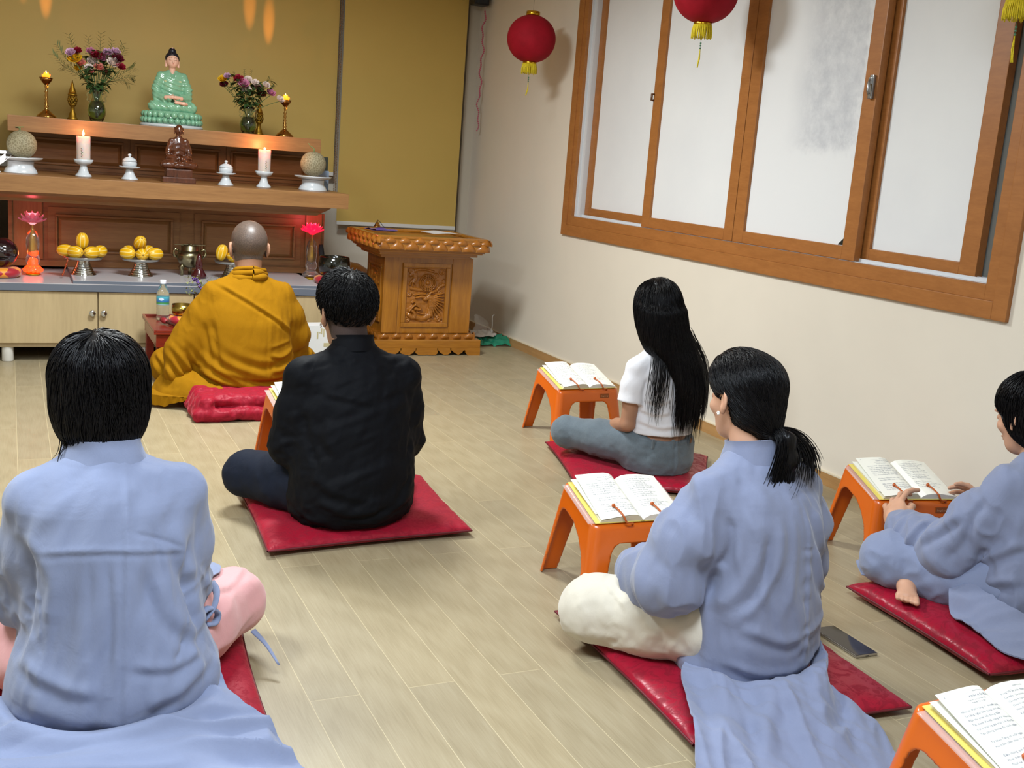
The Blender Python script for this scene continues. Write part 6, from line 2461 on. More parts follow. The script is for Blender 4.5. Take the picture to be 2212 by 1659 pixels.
def hand_sdf(p, wrist, R, side, curl, spread=0.0, thumb=0.6, k=1.0):
    """R columns: thumb side, finger direction, back of hand; side=+1/-1 mirrors the thumb"""
    q = ((p - np.array(wrist, float)) @ np.asarray(R)) / k
    q = q * np.array([side, 1, 1])
    d = ellip(q, (0.002, 0.048, 0.0), (0.041, 0.052, 0.0155))
    d = smin(d, capsule(q, (0, -0.01, 0), (0, 0.03, 0), 0.0255, 0.024), 0.02)
    d = smin(d, ellip(q, (0.026, 0.035, -0.006), (0.018, 0.030, 0.014)), 0.012)
    L = ((0.030, 0.040, 0.024, 0.020), (0.0105, 0.044, 0.027, 0.021), (-0.010, 0.041, 0.025, 0.020), (-0.0285, 0.032, 0.019, 0.018))
    for i, (x, a, b, c) in enumerate(L):
        cu = curl[i] if hasattr(curl, '__len__') else curl
        y0 = 0.086 - 0.006 * abs(i - 1)
        pts = [(x * 0.9, y0 - 0.03, 0.001), (x, y0, 0.0)]
        ang = cu * 0.55
        sp = spread * (1.5 - i) * 0.5
        pos = np.array([x, y0, 0.0])
        for ln, add in ((a, 0), (b, cu * 0.9), (c, cu * 0.6)):
            ang += add
            pos = pos + ln * np.array([math.sin(sp), math.cos(ang) * math.cos(sp), -math.sin(ang)])
            pts.append(tuple(pos))
        f = chain(q, pts, [0.0100, 0.0092, 0.0086, 0.0078, 0.0068], 0.004)
        d = smin(d, f, 0.004)
    th = [(0.022, 0.018, -0.004), (0.045, 0.042, -0.010 - 0.01 * thumb), (0.052 - 0.012 * thumb, 0.072, -0.018 - 0.018 * thumb), (0.048 - 0.022 * thumb, 0.096, -0.024 - 0.022 * thumb)]
    d = smin(d, chain(q, th, [0.014, 0.0115, 0.0098, 0.0080], 0.005), 0.006)
    return d * k


def frame(y, z):
    """orthonormal matrix from finger direction y and back-of-hand direction z"""
    y = np.array(y, float); y /= np.linalg.norm(y)
    z = np.array(z, float); z -= y * (y @ z); z /= np.linalg.norm(z)
    return np.stack([np.cross(y, z), y, z], 1)


def seg_dist(P, pts):
    """distance to polyline, signed side, arc fraction; P (n,2)"""
    pts = np.array(pts, float)
    best = np.full(len(P), 1e9); sgn = np.zeros(len(P)); tt = np.zeros(len(P))
    m = len(pts) - 1
    for i in range(m):
        a, b = pts[i], pts[i + 1]
        ab = b - a
        t = np.clip(((P - a) @ ab) / (ab @ ab), 0, 1)
        q = P - a - t[:, None] * ab
        d = np.hypot(q[:, 0], q[:, 1])
        s = np.sign(ab[0] * q[:, 1] - ab[1] * q[:, 0])
        u = d < best
        best = np.where(u, d, best); sgn = np.where(u, s, sgn); tt = np.where(u, (i + t) / m, tt)
    return best, sgn, tt


def creases(v, nrm, defs, proj=(0, 2), mask=None):
    """defs: (points, width, amplitude, kind); kind 'v' valley, 'r' ridge, 's' overlapping step"""
    P = v[:, proj]
    out = np.zeros(len(v))
    for pts, w, A, kind in defs:
        if len(pts) > 2:
            pts = catmull([(a, b, 0) for a, b in pts], 4 * len(pts))[:, :2]
        d, s, t = seg_dist(P, pts)
        end = np.clip(np.minimum(t, 1 - t) * 6 + 0.12, 0, 1)
        if kind == 'v':
            q = -A * np.exp(-(d / w) ** 2)
        elif kind == 'r':
            q = A * np.exp(-(d / w) ** 2)
        else:
            ww = max(w * 1.5, 0.008)
            q = A * 1.9 * (s * d / ww) * np.exp(-(d / ww) ** 2) + 0.5 * A * np.exp(-(d / (ww * 2.6)) ** 2)
        out += q * end
    if mask is not None:
        out = out * mask
    return out


def aniso(v, direction, along, across, seed=0, oct=2):
    """noise stretched along a direction"""
    a = np.array(direction, float); a /= np.linalg.norm(a)
    t = v @ a
    q = v - t[:, None] * a
    return fbm(q / across + (t / along)[:, None] * a + seed * 7.7, oct)


def ridged(x, p=1.0):
    return 1 - 2 * np.abs(x) ** p


def cloth(name, fn, lo, hi, h, mat, parent, folds=None, it=2, cut=None, floor=None):
    v, f = sdf_mesh(fn, lo, hi, h)
    _, g = grad(fn, v, h * 0.5)
    g /= np.maximum(np.linalg.norm(g, axis=1, keepdims=True), 1e-6)
    if folds is not None:
        v = v + g * folds(v, g)[:, None]
        v = laplace(v, f, 1, 0.2)
    if floor is not None:
        fz = floor(v) if callable(floor) else floor
        v[:, 2] = np.maximum(v[:, 2], fz)
    return npobj(name, v, f, mat, parent)


def strands(name, fn, seeds, length, mat, parent, flow, steps=22, r=0.0011, lift=0.002, free=None, jit=0.0015, seed=1, zmin=None):
    """thin tubes combed over the surface fn<=0 from seed points; flow(p)->direction"""
    g_ = np.random.default_rng(seed)
    p = np.array(seeds, float)
    n = len(p)
    L_ = np.broadcast_to(np.asarray(length, float), (n,)) * g_.uniform(0.75, 1.0, n)
    offs = lift * g_.uniform(0.1, 1.6, n)
    path = np.zeros((n, steps, 3))
    alive = np.ones(n, bool)
    d0 = np.zeros((n, 3))
    ph = g_.uniform(0, 6.28, n)
    for k in range(steps):
        f, gg = grad(fn, p, 0.002)
        gn = gg / np.maximum(np.linalg.norm(gg, axis=1, keepdims=True), 1e-6)
        if k == 0:
            p = p - gn * (f - offs * 0.3)[:, None]
        else:
            p = np.where((f < offs)[:, None], p - gn * (f - offs * min(1, k / 4))[:, None], p)
            if free is None:
                p = p - gn * (np.maximum(f - offs, 0) * 0.8)[:, None]
            else:
                p = p - gn * (np.clip(f - offs, 0, 0.006) * free(p))[:, None]
        path[:, k] = p
        dr = flow(p)
        dr = dr - gn * (dr * gn).sum(1, keepdims=True) * (f < offs + 0.004)[:, None]
        dr = dr / np.maximum(np.linalg.norm(dr, axis=1, keepdims=True), 1e-6)
        d0 = dr if k == 0 else d0 * 0.45 + dr * 0.55
        d0 = d0 / np.maximum(np.linalg.norm(d0, axis=1, keepdims=True), 1e-6)
        side = np.cross(d0, gn)
        p = p + d0 * (L_ / steps)[:, None] + side * (jit * np.sin(k * 0.7 + ph))[:, None]
        if zmin is not None:
            p[:, 2] = np.maximum(p[:, 2], zmin)
    rad = r * np.sin(np.linspace(0.35, PI * 0.98, steps)) ** 0.5
    tang = np.gradient(path, axis=1)
    tang /= np.maximum(np.linalg.norm(tang, axis=2, keepdims=True), 1e-9)
    ref = np.broadcast_to(np.array([0.3, 0.2, 0.93]), tang.shape)
    a = np.cross(tang, ref); a /= np.maximum(np.linalg.norm(a, axis=2, keepdims=True), 1e-9)
    b = np.cross(tang, a)
    vs = []
    for j in range(3):
        th = 2 * PI * j / 3
        vs.append(path + (a * math.cos(th) + b * math.sin(th)) * rad[None, :, None])
    V = np.stack(vs, 2)  # n, steps, 3, 3
    V = V.reshape(-1, 3)
    i = np.arange(n)[:, None, None]; k = np.arange(steps - 1)[None, :, None]; j = np.arange(3)[None, None, :]
    base = (i * steps + k) * 3
    j2 = (j + 1) % 3
    F = np.stack([base + j, base + j2, base + 3 + j2, base + 3 + j], -1).reshape(-1, 4)
    return npobj(name, V, F, mat, parent)


def surf_seeds(fn, n, lo, hi, seed, cond=None):
    g_ = np.random.default_rng(seed)
    out = []
    tot = 0
    while tot < n:
        p = g_.uniform(lo, hi, (n * 6, 3))
        f = fn(p)
        p = p[np.abs(f) < 0.012]
        f, g = grad(fn, p, 0.002)
        p = p - g * f[:, None]
        if cond is not None:
            p = p[cond(p)]
        out.append(p); tot += len(p)
    return np.concatenate(out)[:n]


def drape(name, curves, nu, nv, mat, parent, thick=0.004, noise_=None, floor=0.004):
    """cloth sheet lofted through a list of 3D curves (each a list of points)"""
    C = np.array([catmull(c, nu) for c in curves])       # m, nu, 3
    out = np.zeros((nu, nv, 3))
    for i in range(nu):
        out[i] = catmull(C[:, i], nv)
    if noise_ is not None:
        out = noise_(out)
    out[..., 2] = np.maximum(out[..., 2], floor(out) if callable(floor) else floor)
    du = np.gradient(out, axis=0); dv = np.gradient(out, axis=1)
    n = np.cross(du, dv); n /= np.maximum(np.linalg.norm(n, axis=2, keepdims=True), 1e-9)
    n = np.where((n[..., 2:3] < 0), -n, n)
    low = out - n * thick
    low[..., 2] = np.maximum(low[..., 2], 0.001)
    m = MB().grid(out).grid(low[::-1])
    for A_, B_ in ((out[0], low[0]), (out[-1], low[-1]), (out[:, 0], low[:, 0]), (out[:, -1], low[:, -1])):
        m.grid(np.stack([A_, B_], 1))
    return obj(name, m, mat, parent)


def collar(name, c, rx, ry, tilt, h, mat, parent, flare=0.006, gap=0.0, thick=0.004, low=0.0, wob=0.002, seed=0):
    """standing collar band round the neck; tilt lowers the front"""
    n = 72
    a = np.linspace(-PI + gap, PI - gap, n)   # 0 = back
    rows = np.linspace(0, 1, 7)
    P = np.zeros((n, 7, 3))
    for j, t_ in enumerate(rows):
        r = 1 + flare / rx * (1 - t_) + (0.004 / rx) * (t_ > 0.95)
        fx = np.sin(a); fy = -np.cos(a)
        w = wob * vnoise(np.stack([a * 2.2, a * 0 + t_ * 2, a * 0 + seed], -1))
        P[:, j, 0] = c[0] + (rx * r + w) * fx
        P[:, j, 1] = c[1] + (ry * r + w) * fy
        P[:, j, 2] = c[2] + h * t_ - tilt * (1 + fy) / 2 * 1.0 - low * (1 - t_) * 0
    Q = P.copy()
    Q[..., 0] = c[0] + (P[..., 0] - c[0]) * (1 - thick / rx)
    Q[..., 1] = c[1] + (P[..., 1] - c[1]) * (1 - thick / ry)
    m = MB().grid(P).grid(Q[::-1])
    m.grid(np.stack([P[:, -1], Q[:, -1]], 1))
    m.grid(np.stack([P[:, 0], Q[:, 0]], 1))
    return obj(name, m, mat, parent)


def foot_sdf(p, an, to):
    an = np.array(an, float); to = np.array(to, float)
    u = (to - an) / np.linalg.norm(to - an)
    sd = np.cross(u, (0, 0, 1)); sd /= np.linalg.norm(sd)
    d = chain(p, [an, an * 0.5 + to * 0.5 + (0, 0, 0.004), to], [0.031, 0.027, 0.018], 0.01)
    for s in (-1, 1):
        d = smin(d, capsule(p, an * 0.4 + to * 0.6, to + sd * 0.018 * s, 0.020, 0.014), 0.012)
    for i in range(5):
        b = to + sd * (i - 2) * 0.0125 + u * 0.010
        e = b + u * (0.024 - 0.0035 * i)
        d = smin(d, capsule(p, b, e, 0.0085 if i == 0 else 0.0068, 0.0085 if i == 0 else 0.0062), 0.004)
    return d


def body_fn(hd, J, tors, rs=1.0, hands=None, neck_r=0.050):
    """complete body: torso, limbs, neck, head, hands; J holds joints"""
    def fn(p):
        d = loft(p, tors)
        d = smin(d, capsule(p, J['neck'], hd.out((0, -0.012, -0.055)), neck_r, neck_r * 0.98), 0.025)
        d = smin(d, hd.sdf(p), 0.010)
        for s in ('L', 'R'):
            sh, el, wr = J['sh' + s], J['el' + s], J['wr' + s]
            d = smin(d, chain(p, [sh, tuple((np.array(sh) * 0.45 + np.array(el) * 0.55)), el, tuple((np.array(el) * 0.5 + np.array(wr) * 0.5)), wr], [0.046 * rs, 0.041 * rs, 0.034 * rs, 0.034 * rs, 0.024 * rs], 0.01), 0.03)
            hp, kn, an, toe = J['hp' + s], J['kn' + s], J['an' + s], J['to' + s]
            d = smin(d, chain(p, [hp, kn], [0.078 * rs, 0.050 * rs], 0.02), 0.03)
            d = smin(d, chain(p, [kn, tuple(np.array(kn) * 0.6 + np.array(an) * 0.4), an], [0.048 * rs, 0.048 * rs, 0.031 * rs], 0.02), 0.02)
            d = smin(d, foot_sdf(p, an, toe), 0.015)
            if hands is not None:
                H = hands[s]
                d = smin(d, hand_sdf(p, wr, H['R'], H['side'], H['curl'], H.get('spread', 0), H.get('thumb', 0.6), H.get('k', 0.95)), 0.008)
        return d
    return fn


def std_joints(sw=0.17, shz=0.52, shy=0.03, elx=0.205, ely=0.07, elz=0.27, wrx=0.08, wry=0.27, wrz=0.20, knx=0.29, kny=0.27, knz=0.125, seat=0.05):
    J = {'neck': (0, shy + 0.01, shz + 0.03)}
    for s, k in (('L', -1), ('R', 1)):
        J['sh' + s] = (k * sw, shy, shz)
        J['el' + s] = (k * elx, ely, elz)
        J['wr' + s] = (k * wrx, wry, wrz)
        J['hp' + s] = (k * 0.085, 0.02, seat + 0.095)
        J['kn' + s] = (k * knx, kny, knz)
    J['anL'] = (0.10, 0.30, seat + 0.035); J['toL'] = (0.19, 0.235, seat + 0.022)
    J['anR'] = (-0.10, 0.36, seat + 0.035); J['toR'] = (-0.19, 0.31, seat + 0.022)
    return J


def lap_hands(J):
    return {'L': {'R': frame((0.55, 0.75, -0.1), (-0.2, 0.1, 1)), 'side': 1, 'curl': 0.5},
            'R': {'R': frame((-0.55, 0.75, -0.1), (0.2, 0.1, 1)), 'side': -1, 'curl': 0.5}}


def trap(p, J, s, r=0.042, z=0.045, k=0.6):
    sh = np.array(J['sh' + s], float); nk = np.array(J['neck'], float)
    return capsule(p, nk * 0.75 + sh * 0.25 + (0, 0, z * 0.35), sh * 0.9 + nk * 0.1 + (0, 0, 0.008), r, r)


def sleeve(p, J, s, r, k=0.03, end=0.92):
    sh, el, wr = [np.array(J[x + s], float) for x in ('sh', 'el', 'wr')]
    e2 = el + (wr - el) * end
    return chain(p, [sh, sh * 0.5 + el * 0.5, el, el * 0.5 + e2 * 0.5, e2], r, k)


def trousers_fn(J, r, pelvis, end=0.9):
    def fn(p):
        d = ellip(p, pelvis[0], pelvis[1])
        for s in ('L', 'R'):
            hp, kn, an = [np.array(J[x + s], float) for x in ('hp', 'kn', 'an')]
            d = smin(d, chain(p, [hp, hp * 0.5 + kn * 0.5, kn], r[:3], 0.02), 0.04)
            d = smin(d, chain(p, [kn, kn * 0.5 + an * 0.5, kn * (1 - end) + an * end], [r[2], r[3], r[4]], 0.02), 0.03)
        return d
    return fn
M_robe = fabric('blue_grey_robe_cotton', '808aa6', 0.82, 0.25, 700, 0.12, 0.04)
M_robe2 = fabric('grey_blue_robe_cotton', '7d859f', 0.82, 0.25, 700, 0.12, 0.04)
M_och = fabric('ochre_robe_cotton', '8e6206', 0.92, 0.0, 420, 0.35, 0.09, 0.12)
M_blk = fabric('black_jacket_cloth', '090b10', 0.7, 0.0, 500, 0.08, 0.1, 0.12)
M_navy = fabric('dark_navy_trousers', '111827', 0.8, 0.0, 500, 0.1, 0.1)
M_pink = fabric('pink_cotton_trousers', 'd59c9c', 0.8, 0.3, 500, 0.1, 0.04)
M_cream = fabric('cream_cotton_trousers', 'cbc4b4', 0.75, 0.3, 500, 0.1, 0.03)
M_wtee = fabric('white_cotton_tee', 'd9d9de', 0.8, 0.2, 500, 0.1, 0.02)
M_den = fabric('grey_blue_denim', '5f6a72', 0.85, 0.2, 600, 0.3, 0.22)


def hair_cap(hd, pts, k=0.02):
    """union of ellipsoids in head space -> sdf in person space"""
    def fn(p):
        q = hd.loc(p)
        d = None
        for c, r in pts:
            e = ellip(q, c, r)
            d = e if d is None else smin(d, e, k)
        return d * hd.k
    return fn


def head_flow(hd, crown=(0.0, -0.04, 0.11), down=0.9):
    def fl_(p):
        q = hd.loc(p)
        r = q - np.array(crown)
        r[:, 2] *= 0.3
        r = r / np.maximum(np.linalg.norm(r, axis=1, keepdims=True), 1e-6)
        r = r @ hd.R.T
        r[:, 2] -= down
        return r
    return fl_


def make_hair(name, hd, cap, parent, n, length, h, flow, end_jitter=0.01, r=0.0012, seed=1, mat=None, cutfn=None, lo=None, hi=None, cond=None, noise_amp=0.0025, steps=20, free=None, lift=0.003):
    """solid hair mass with grooves plus combed strands"""
    mat = mat or M_hair

    def fn(p):
        d = cap(p)
        if cutfn is not None:
            d = smax(d, cutfn(p), 0.008)
        return d

    def fold(v, g):
        q = hd.loc(v)
        a = np.arctan2(q[:, 0], -(q[:, 1] + 0.04))
        s_ = vnoise(np.stack([a * 16, q[:, 2] * 9, q[:, 1] * 5 + seed], -1)) * 0.6 + vnoise(np.stack([a * 42, q[:, 2] * 12, q[:, 1] * 8 + seed], -1)) * 0.4
        return noise_amp * s_
    o = cloth(name, fn, lo, hi, h, mat, parent, fold)
    sd = surf_seeds(fn, n, lo, hi, seed, cond)
    strands('hair_strands', fn, sd, length, mat, o, flow, steps, r, lift, free, seed=seed)
    return o


# ------------------------------------------------------------------ the man in the black jacket
def man_black():
    t = thing('person', 'man in black jacket and navy trousers sitting cross-legged, seen from behind', 'person', (0.975, 3.20, 0.0), math.radians(2))
    hd = Head((-0.012, 0.080, 0.698), (-10, 0, 4), 0.99, False)
    J = std_joints(sw=0.165, shz=0.505, shy=0.02, elx=0.192, ely=0.05, elz=0.285, wrx=0.08, wry=0.26, wrz=0.22, knx=0.262, kny=0.30, knz=0.120)
    J['knR'] = (0.235, 0.30, 0.115)
    tors = [(0.06, 0, 0.0, 0.15, 0.12), (0.18, 0, 0.0, 0.15, 0.11), (0.35, 0, 0.01, 0.16, 0.10), (0.47, 0, 0.02, 0.165, 0.09), (0.53, 0, 0.03, 0.13, 0.07), (0.57, 0, 0.035, 0.055, 0.05)]
    fn = body_fn(hd, J, tors, 0.9, lap_hands(J), 0.056)
    v, f = sdf_mesh(fn, (-0.40, -0.15, 0.03), (0.40, 0.48, 0.86), 0.0052)
    npobj('body', v, f, M_skin2, t)

    def jacket(p):
        d = loft(p, [(0.052, 0, 0.005, 0.175, 0.135), (0.075, 0, 0.0, 0.198, 0.155), (0.13, 0, -0.008, 0.205, 0.163), (0.22, 0, -0.012, 0.198, 0.155), (0.32, 0, -0.005, 0.188, 0.140), (0.43, 0, 0.008, 0.190, 0.128), (0.505, 0, 0.020, 0.172, 0.112), (0.548, 0, 0.030, 0.130, 0.092), (0.585, 0, 0.038, 0.078, 0.070), (0.602, 0, 0.04, 0.058, 0.060)])
        for s in ('L', 'R'):
            d = smin(d, sleeve(p, J, s, [0.054, 0.060, 0.059, 0.053, 0.044]), 0.040)
            d = smin(d, trap(p, J, s, 0.048), 0.05)
        return smax(d, -capsule(p, (0, 0.045, 0.58), (0, 0.055, 0.70), 0.050, 0.055), 0.008)

    def folds(v, g):
        back = np.clip(-g[:, 1] * 1.5, 0, 1)
        w = 0.0045 * aniso(v, (0.9, 0, 0.35), 0.20, 0.030, 3) * (0.35 + back)
        w += 0.003 * aniso(v, (0.3, 0, 0.95), 0.20, 0.025, 8)
        low = np.clip((0.20 - v[:, 2]) / 0.12, 0, 1)
        w += 0.006 * low * aniso(v, (1, 0, -0.15), 0.22, 0.022, 12)
        w += creases(v, g, [([(-0.13, 0.47), (-0.05, 0.455), (0.02, 0.44)], 0.009, 0.004, 's'), ([(0.06, 0.46), (0.13, 0.475), (0.18, 0.44)], 0.010, 0.004, 's'),
                            ([(-0.19, 0.42), (-0.165, 0.33), (-0.15, 0.25)], 0.012, 0.009, 'v'), ([(0.185, 0.42), (0.165, 0.34), (0.160, 0.27)], 0.012, 0.009, 'v'),
                            ([(-0.12, 0.40), (-0.13, 0.34), (-0.10, 0.28)], 0.012, 0.005, 's'), ([(-0.15, 0.14), (-0.05, 0.105), (0.06, 0.12)], 0.010, 0.006, 's'), ([(0.17, 0.22), (0.10, 0.13), (0.02, 0.10)], 0.010, 0.005, 's'),
                            ([(-0.17, 0.22), (-0.10, 0.17), (0.0, 0.15)], 0.012, 0.005, 's')], mask=back)
        el = np.exp(-((v[:, 2] - 0.30) / 0.10) ** 2) * (np.abs(v[:, 0]) > 0.15)
        w += 0.004 * el * ridged(aniso(v, (1, 0.3, 0), 0.2, 0.035, 5))
        return w
    cloth('jacket', jacket, (-0.32, -0.20, 0.03), (0.32, 0.34, 0.63), 0.0056, M_blk, t, folds, floor=0.053)
    collar('collar', (0.0, 0.046, 0.594), 0.060, 0.061, 0.022, 0.050, M_blk, t, 0.014)
    tr = trousers_fn(J, [0.105, 0.090, 0.074, 0.066, 0.052], ((0, 0.02, 0.13), (0.17, 0.13, 0.085)))
    cloth('trousers', tr, (-0.42, -0.13, 0.03), (0.42, 0.46, 0.26), 0.0065, M_navy, t,
          lambda v, g: 0.0045 * aniso(v, (0.75, 0.65, 0.1), 0.4, 0.04, 4) * np.clip((v[:, 2] - 0.06) / 0.03, 0, 1), floor=0.052)
    # hair: full on top, clipped close at the neck
    cap = hair_cap(hd, [((0, -0.014, 0.040), (0.086, 0.104, 0.090)), ((0, 0.02, 0.060), (0.078, 0.085, 0.078))])

    def cut(p):
        q = hd.loc(p)
        lim = np.where(q[:, 1] < 0.0, -0.030 - 0.55 * np.clip(-q[:, 1] - 0.02, 0, 0.06), -0.030 + 1.6 * np.clip(q[:, 1], 0, 0.06))
        return lim - q[:, 2]
    cut0 = cut
    cut = lambda p: cut0(p) + 0.010 + 0.007 * vnoise(np.stack([hd.loc(p)[:, 0] * 60, hd.loc(p)[:, 1] * 60, p[:, 2] * 0], -1))
    make_hair('hair', hd, cap, t, 3200, 0.040, 0.0040, head_flow(hd, (0.005, -0.035, 0.13), 0.4), cutfn=cut, lo=(-0.12, -0.06, 0.62), hi=(0.12, 0.22, 0.88), seed=4, r=0.0011, steps=9, lift=0.006, noise_amp=0.002, mat=M_hair_short)
    # clipped sides as a thin dark shell
    sh = lambda p: smax(smax(fn(p) - 0.0012, (lambda q: np.where(q[:, 1] < 0.01, -0.100, -0.02 + q[:, 1] * 1.2) - q[:, 2])(hd.loc(p)), 0.004), (lambda q: np.abs(q[:, 0]) - 0.0765)(hd.loc(p)), 0.003)
    cloth('clipped_hair', sh, (-0.12, -0.06, 0.62), (0.12, 0.22, 0.80), 0.0045, plain('clipped_hair_stubble', '3a2a24', 0.8, bump=0.4, bs=500), t)
    m = MB().tube([tuple(hd.out((-0.088, 0.004 + 0.006 * math.cos(q), -0.040 + 0.006 * math.sin(q)))) for q in np.linspace(0, 2 * PI, 12)], 0.0012, 6, cap=False)
    obj('earring', m, M_steelp, t)
    return t


# ------------------------------------------------------------------ the monk
def monk():
    t = thing('person', 'monk with shaved head in ochre robe sitting before the altar', 'person', (1.0, 5.02, 0.06), math.radians(3))
    hd = Head((0.008, 0.065, 0.662), (-14, 0, 0), 1.06, False)
    J = std_joints(sw=0.155, shz=0.445, shy=0.02, elx=0.235, ely=0.05, elz=0.25, wrx=0.08, wry=0.27, wrz=0.19, knx=0.32, kny=0.26, knz=0.10)
    tors = [(0.06, 0, 0.0, 0.15, 0.12), (0.18, 0, 0.0, 0.15, 0.11), (0.33, 0, 0.01, 0.165, 0.10), (0.44, 0, 0.02, 0.165, 0.09), (0.50, 0, 0.03, 0.13, 0.07), (0.54, 0, 0.035, 0.055, 0.05)]
    fn = body_fn(hd, J, tors, 0.9, lap_hands(J), 0.056)
    v, f = sdf_mesh(fn, (-0.42, -0.15, 0.03), (0.42, 0.45, 0.83), 0.0052)
    npobj('body', v, f, M_skin2, t)
    # shaved scalp: grey-brown stubble shell over the back and top of the head
    sh = lambda p: smax(smax(fn(p) - 0.0010, (lambda q: np.where(q[:, 1] < 0.02, -0.062, -0.02 + (q[:, 1] - 0.02) * 1.3) - q[:, 2])(hd.loc(p)), 0.004), (lambda q: np.abs(q[:, 0]) - 0.0772)(hd.loc(p)), 0.003)
    ms = NT('shaved_scalp')
    vv = ms.coord()
    ms.col(ms.ramp(ms.noise(vv, 420, 3), [(0.35, srgb('3e342f')), (0.65, srgb('6c5b51'))])); ms.set(Roughness=0.42)
    ms.bump(ms.noise(vv, 700, 2), 0.25, 0.0006)
    cloth('shaved_scalp', sh, (-0.12, -0.08, 0.59), (0.12, 0.20, 0.82), 0.0042, ms.m, t)

    def robe(p):
        d = loft(p, [(0.012, -0.01, 0.02, 0.20, 0.15), (0.05, -0.01, 0.005, 0.225, 0.175), (0.12, -0.01, -0.005, 0.225, 0.175), (0.22, -0.005, -0.01, 0.215, 0.165), (0.33, 0, -0.005, 0.208, 0.150), (0.40, 0, 0.008, 0.198, 0.135), (0.455, 0.0, 0.018, 0.170, 0.115), (0.50, 0, 0.028, 0.128, 0.095), (0.535, 0, 0.035, 0.085, 0.082), (0.555, 0, 0.037, 0.070, 0.072)])
        d = smin(d, sleeve(p, J, 'L', [0.058, 0.074, 0.080, 0.085, 0.075], end=0.8), 0.045)
        d = smin(d, sleeve(p, J, 'R', [0.056, 0.066, 0.066, 0.062, 0.060], end=0.8), 0.045)
        for s in ('L', 'R'):
            d = smin(d, trap(p, J, s, 0.045), 0.05)
        # wide left sleeve sweeping down to the knee
        d = smin(d, chain(p, [(-0.20, 0.03, 0.32), (-0.285, 0.05, 0.17), (-0.32, 0.02, 0.09)], [0.060, 0.085, 0.055]), 0.04)
        # right sleeve sheet hanging forward
        d = smin(d, chain(p, [(0.20, 0.03, 0.35), (0.27, 0.13, 0.20), (0.30, 0.20, 0.12)], [0.05, 0.055, 0.05]), 0.04)
        # lap and knees under the robe
        for sx in (-1, 1):
            d = smin(d, capsule(p, (sx * 0.10, 0.03, 0.09), (sx * 0.31, 0.22, 0.08), 0.10, 0.085), 0.05)
            d = smin(d, capsule(p, (sx * 0.31, 0.22, 0.075), (-sx * 0.05, 0.30, 0.07), 0.08, 0.07), 0.04)
        return smax(d, -capsule(p, (0, 0.045, 0.53), (0, 0.055, 0.65), 0.052, 0.058), 0.008)

    def folds(v, g):
        back = np.clip(-g[:, 1] * 1.6, 0, 1)
        x, z = v[:, 0], v[:, 2]
        w = 0.004 * aniso(v, (0.15, 0, 1), 0.28, 0.035, 2)
        # gathers curving across the lower back
        cz = z - 0.10 - 0.55 * (x - 0.02) ** 2 * 3 + 0.20 * x
        w += 0.008 * np.exp(-((z - 0.10) / 0.09) ** 2) * np.sin(cz * 95 + 2 * vnoise(v * 6)) * back
        # diagonal edge of the upper robe layer
        w += creases(v, g, [([(-0.165, 0.505), (-0.05, 0.44), (0.08, 0.36), (0.175, 0.285)], 0.007, 0.0085, 's'),
                            ([(-0.145, 0.500), (-0.03, 0.43), (0.09, 0.35)], 0.004, 0.002, 'v'),
                            ([(0.060, 0.365), (0.052, 0.22), (0.050, 0.08)], 0.004, 0.0035, 's'),
                            ([(0.060, 0.225), (0.11, 0.235), (0.17, 0.25)], 0.005, 0.003, 's'), ([(0.055, 0.19), (0.12, 0.175), (0.19, 0.215)], 0.008, 0.008, 's'),
                            ([(0.06, 0.115), (0.13, 0.12), (0.21, 0.17)], 0.010, 0.008, 's'),
                            ([(0.185, 0.34), (0.195, 0.24), (0.215, 0.15)], 0.012, 0.013, 'v'), ([(-0.19, 0.35), (-0.175, 0.22), (-0.155, 0.12)], 0.012, 0.010, 'v'), ([(-0.215, 0.33), (-0.20, 0.22), (-0.19, 0.13)], 0.010, 0.008, 'v'),
                            ([(-0.14, 0.12), (-0.05, 0.085), (0.06, 0.075), (0.2, 0.09)], 0.010, 0.009, 's'),
                            ([(-0.22, 0.10), (-0.10, 0.05), (0.05, 0.035), (0.2, 0.045)], 0.008, 0.008, 's'),
                            ([(-0.30, 0.22), (-0.26, 0.14), (-0.22, 0.11)], 0.012, 0.010, 'v'), ([(-0.36, 0.12), (-0.30, 0.07), (-0.22, 0.075)], 0.010, 0.010, 'v')], mask=np.clip(-g[:, 1] * 1.5 + 0.35, 0, 1))
        w += 0.0035 * ridged(aniso(v, (-0.4, 0, 1), 0.25, 0.05, 6)) * (np.abs(x) > 0.17)
        return w
    cloth('robe', robe, (-0.44, -0.24, -0.02), (0.44, 0.44, 0.61), 0.0058, M_och, t, folds, floor=0.002)
    # cowl: thick rolled neck cloth
    m = MB()
    for k, (rr, hh, th) in enumerate(((0.078, 0.532, 0.018), (0.071, 0.552, 0.017), (0.064, 0.570, 0.012))):
        pts = []
        for a in np.linspace(0, 2 * PI, 40)[:-1]:
            wv = 0.004 * math.sin(3 * a + k * 1.7) + 0.003 * math.sin(5 * a + k)
            pts.append((0.004 + (rr + wv) * math.sin(a), 0.038 - (rr + wv) * 1.0 * math.cos(a), hh + 0.004 * math.sin(2 * a + k) - 0.022 * (1 - math.cos(a)) / 2 + 0.003))
        pts.append(pts[0])
        m.tube(pts, [th * (1 + 0.15 * math.sin(i * 0.6 + k)) for i in range(len(pts))], 10, cap=False, flat=0.9)
    obj('neck_cloth', m, M_och, t)
    # hem spreading on the floor at the left
    def nz(P):
        q = P.reshape(-1, 3)
        P = P.copy()
        P[..., 2] += (0.010 * ridged(aniso(q, (0.4, 1, 0), 0.3, 0.05, 9)) * 1.0).reshape(P.shape[:2])
        return P
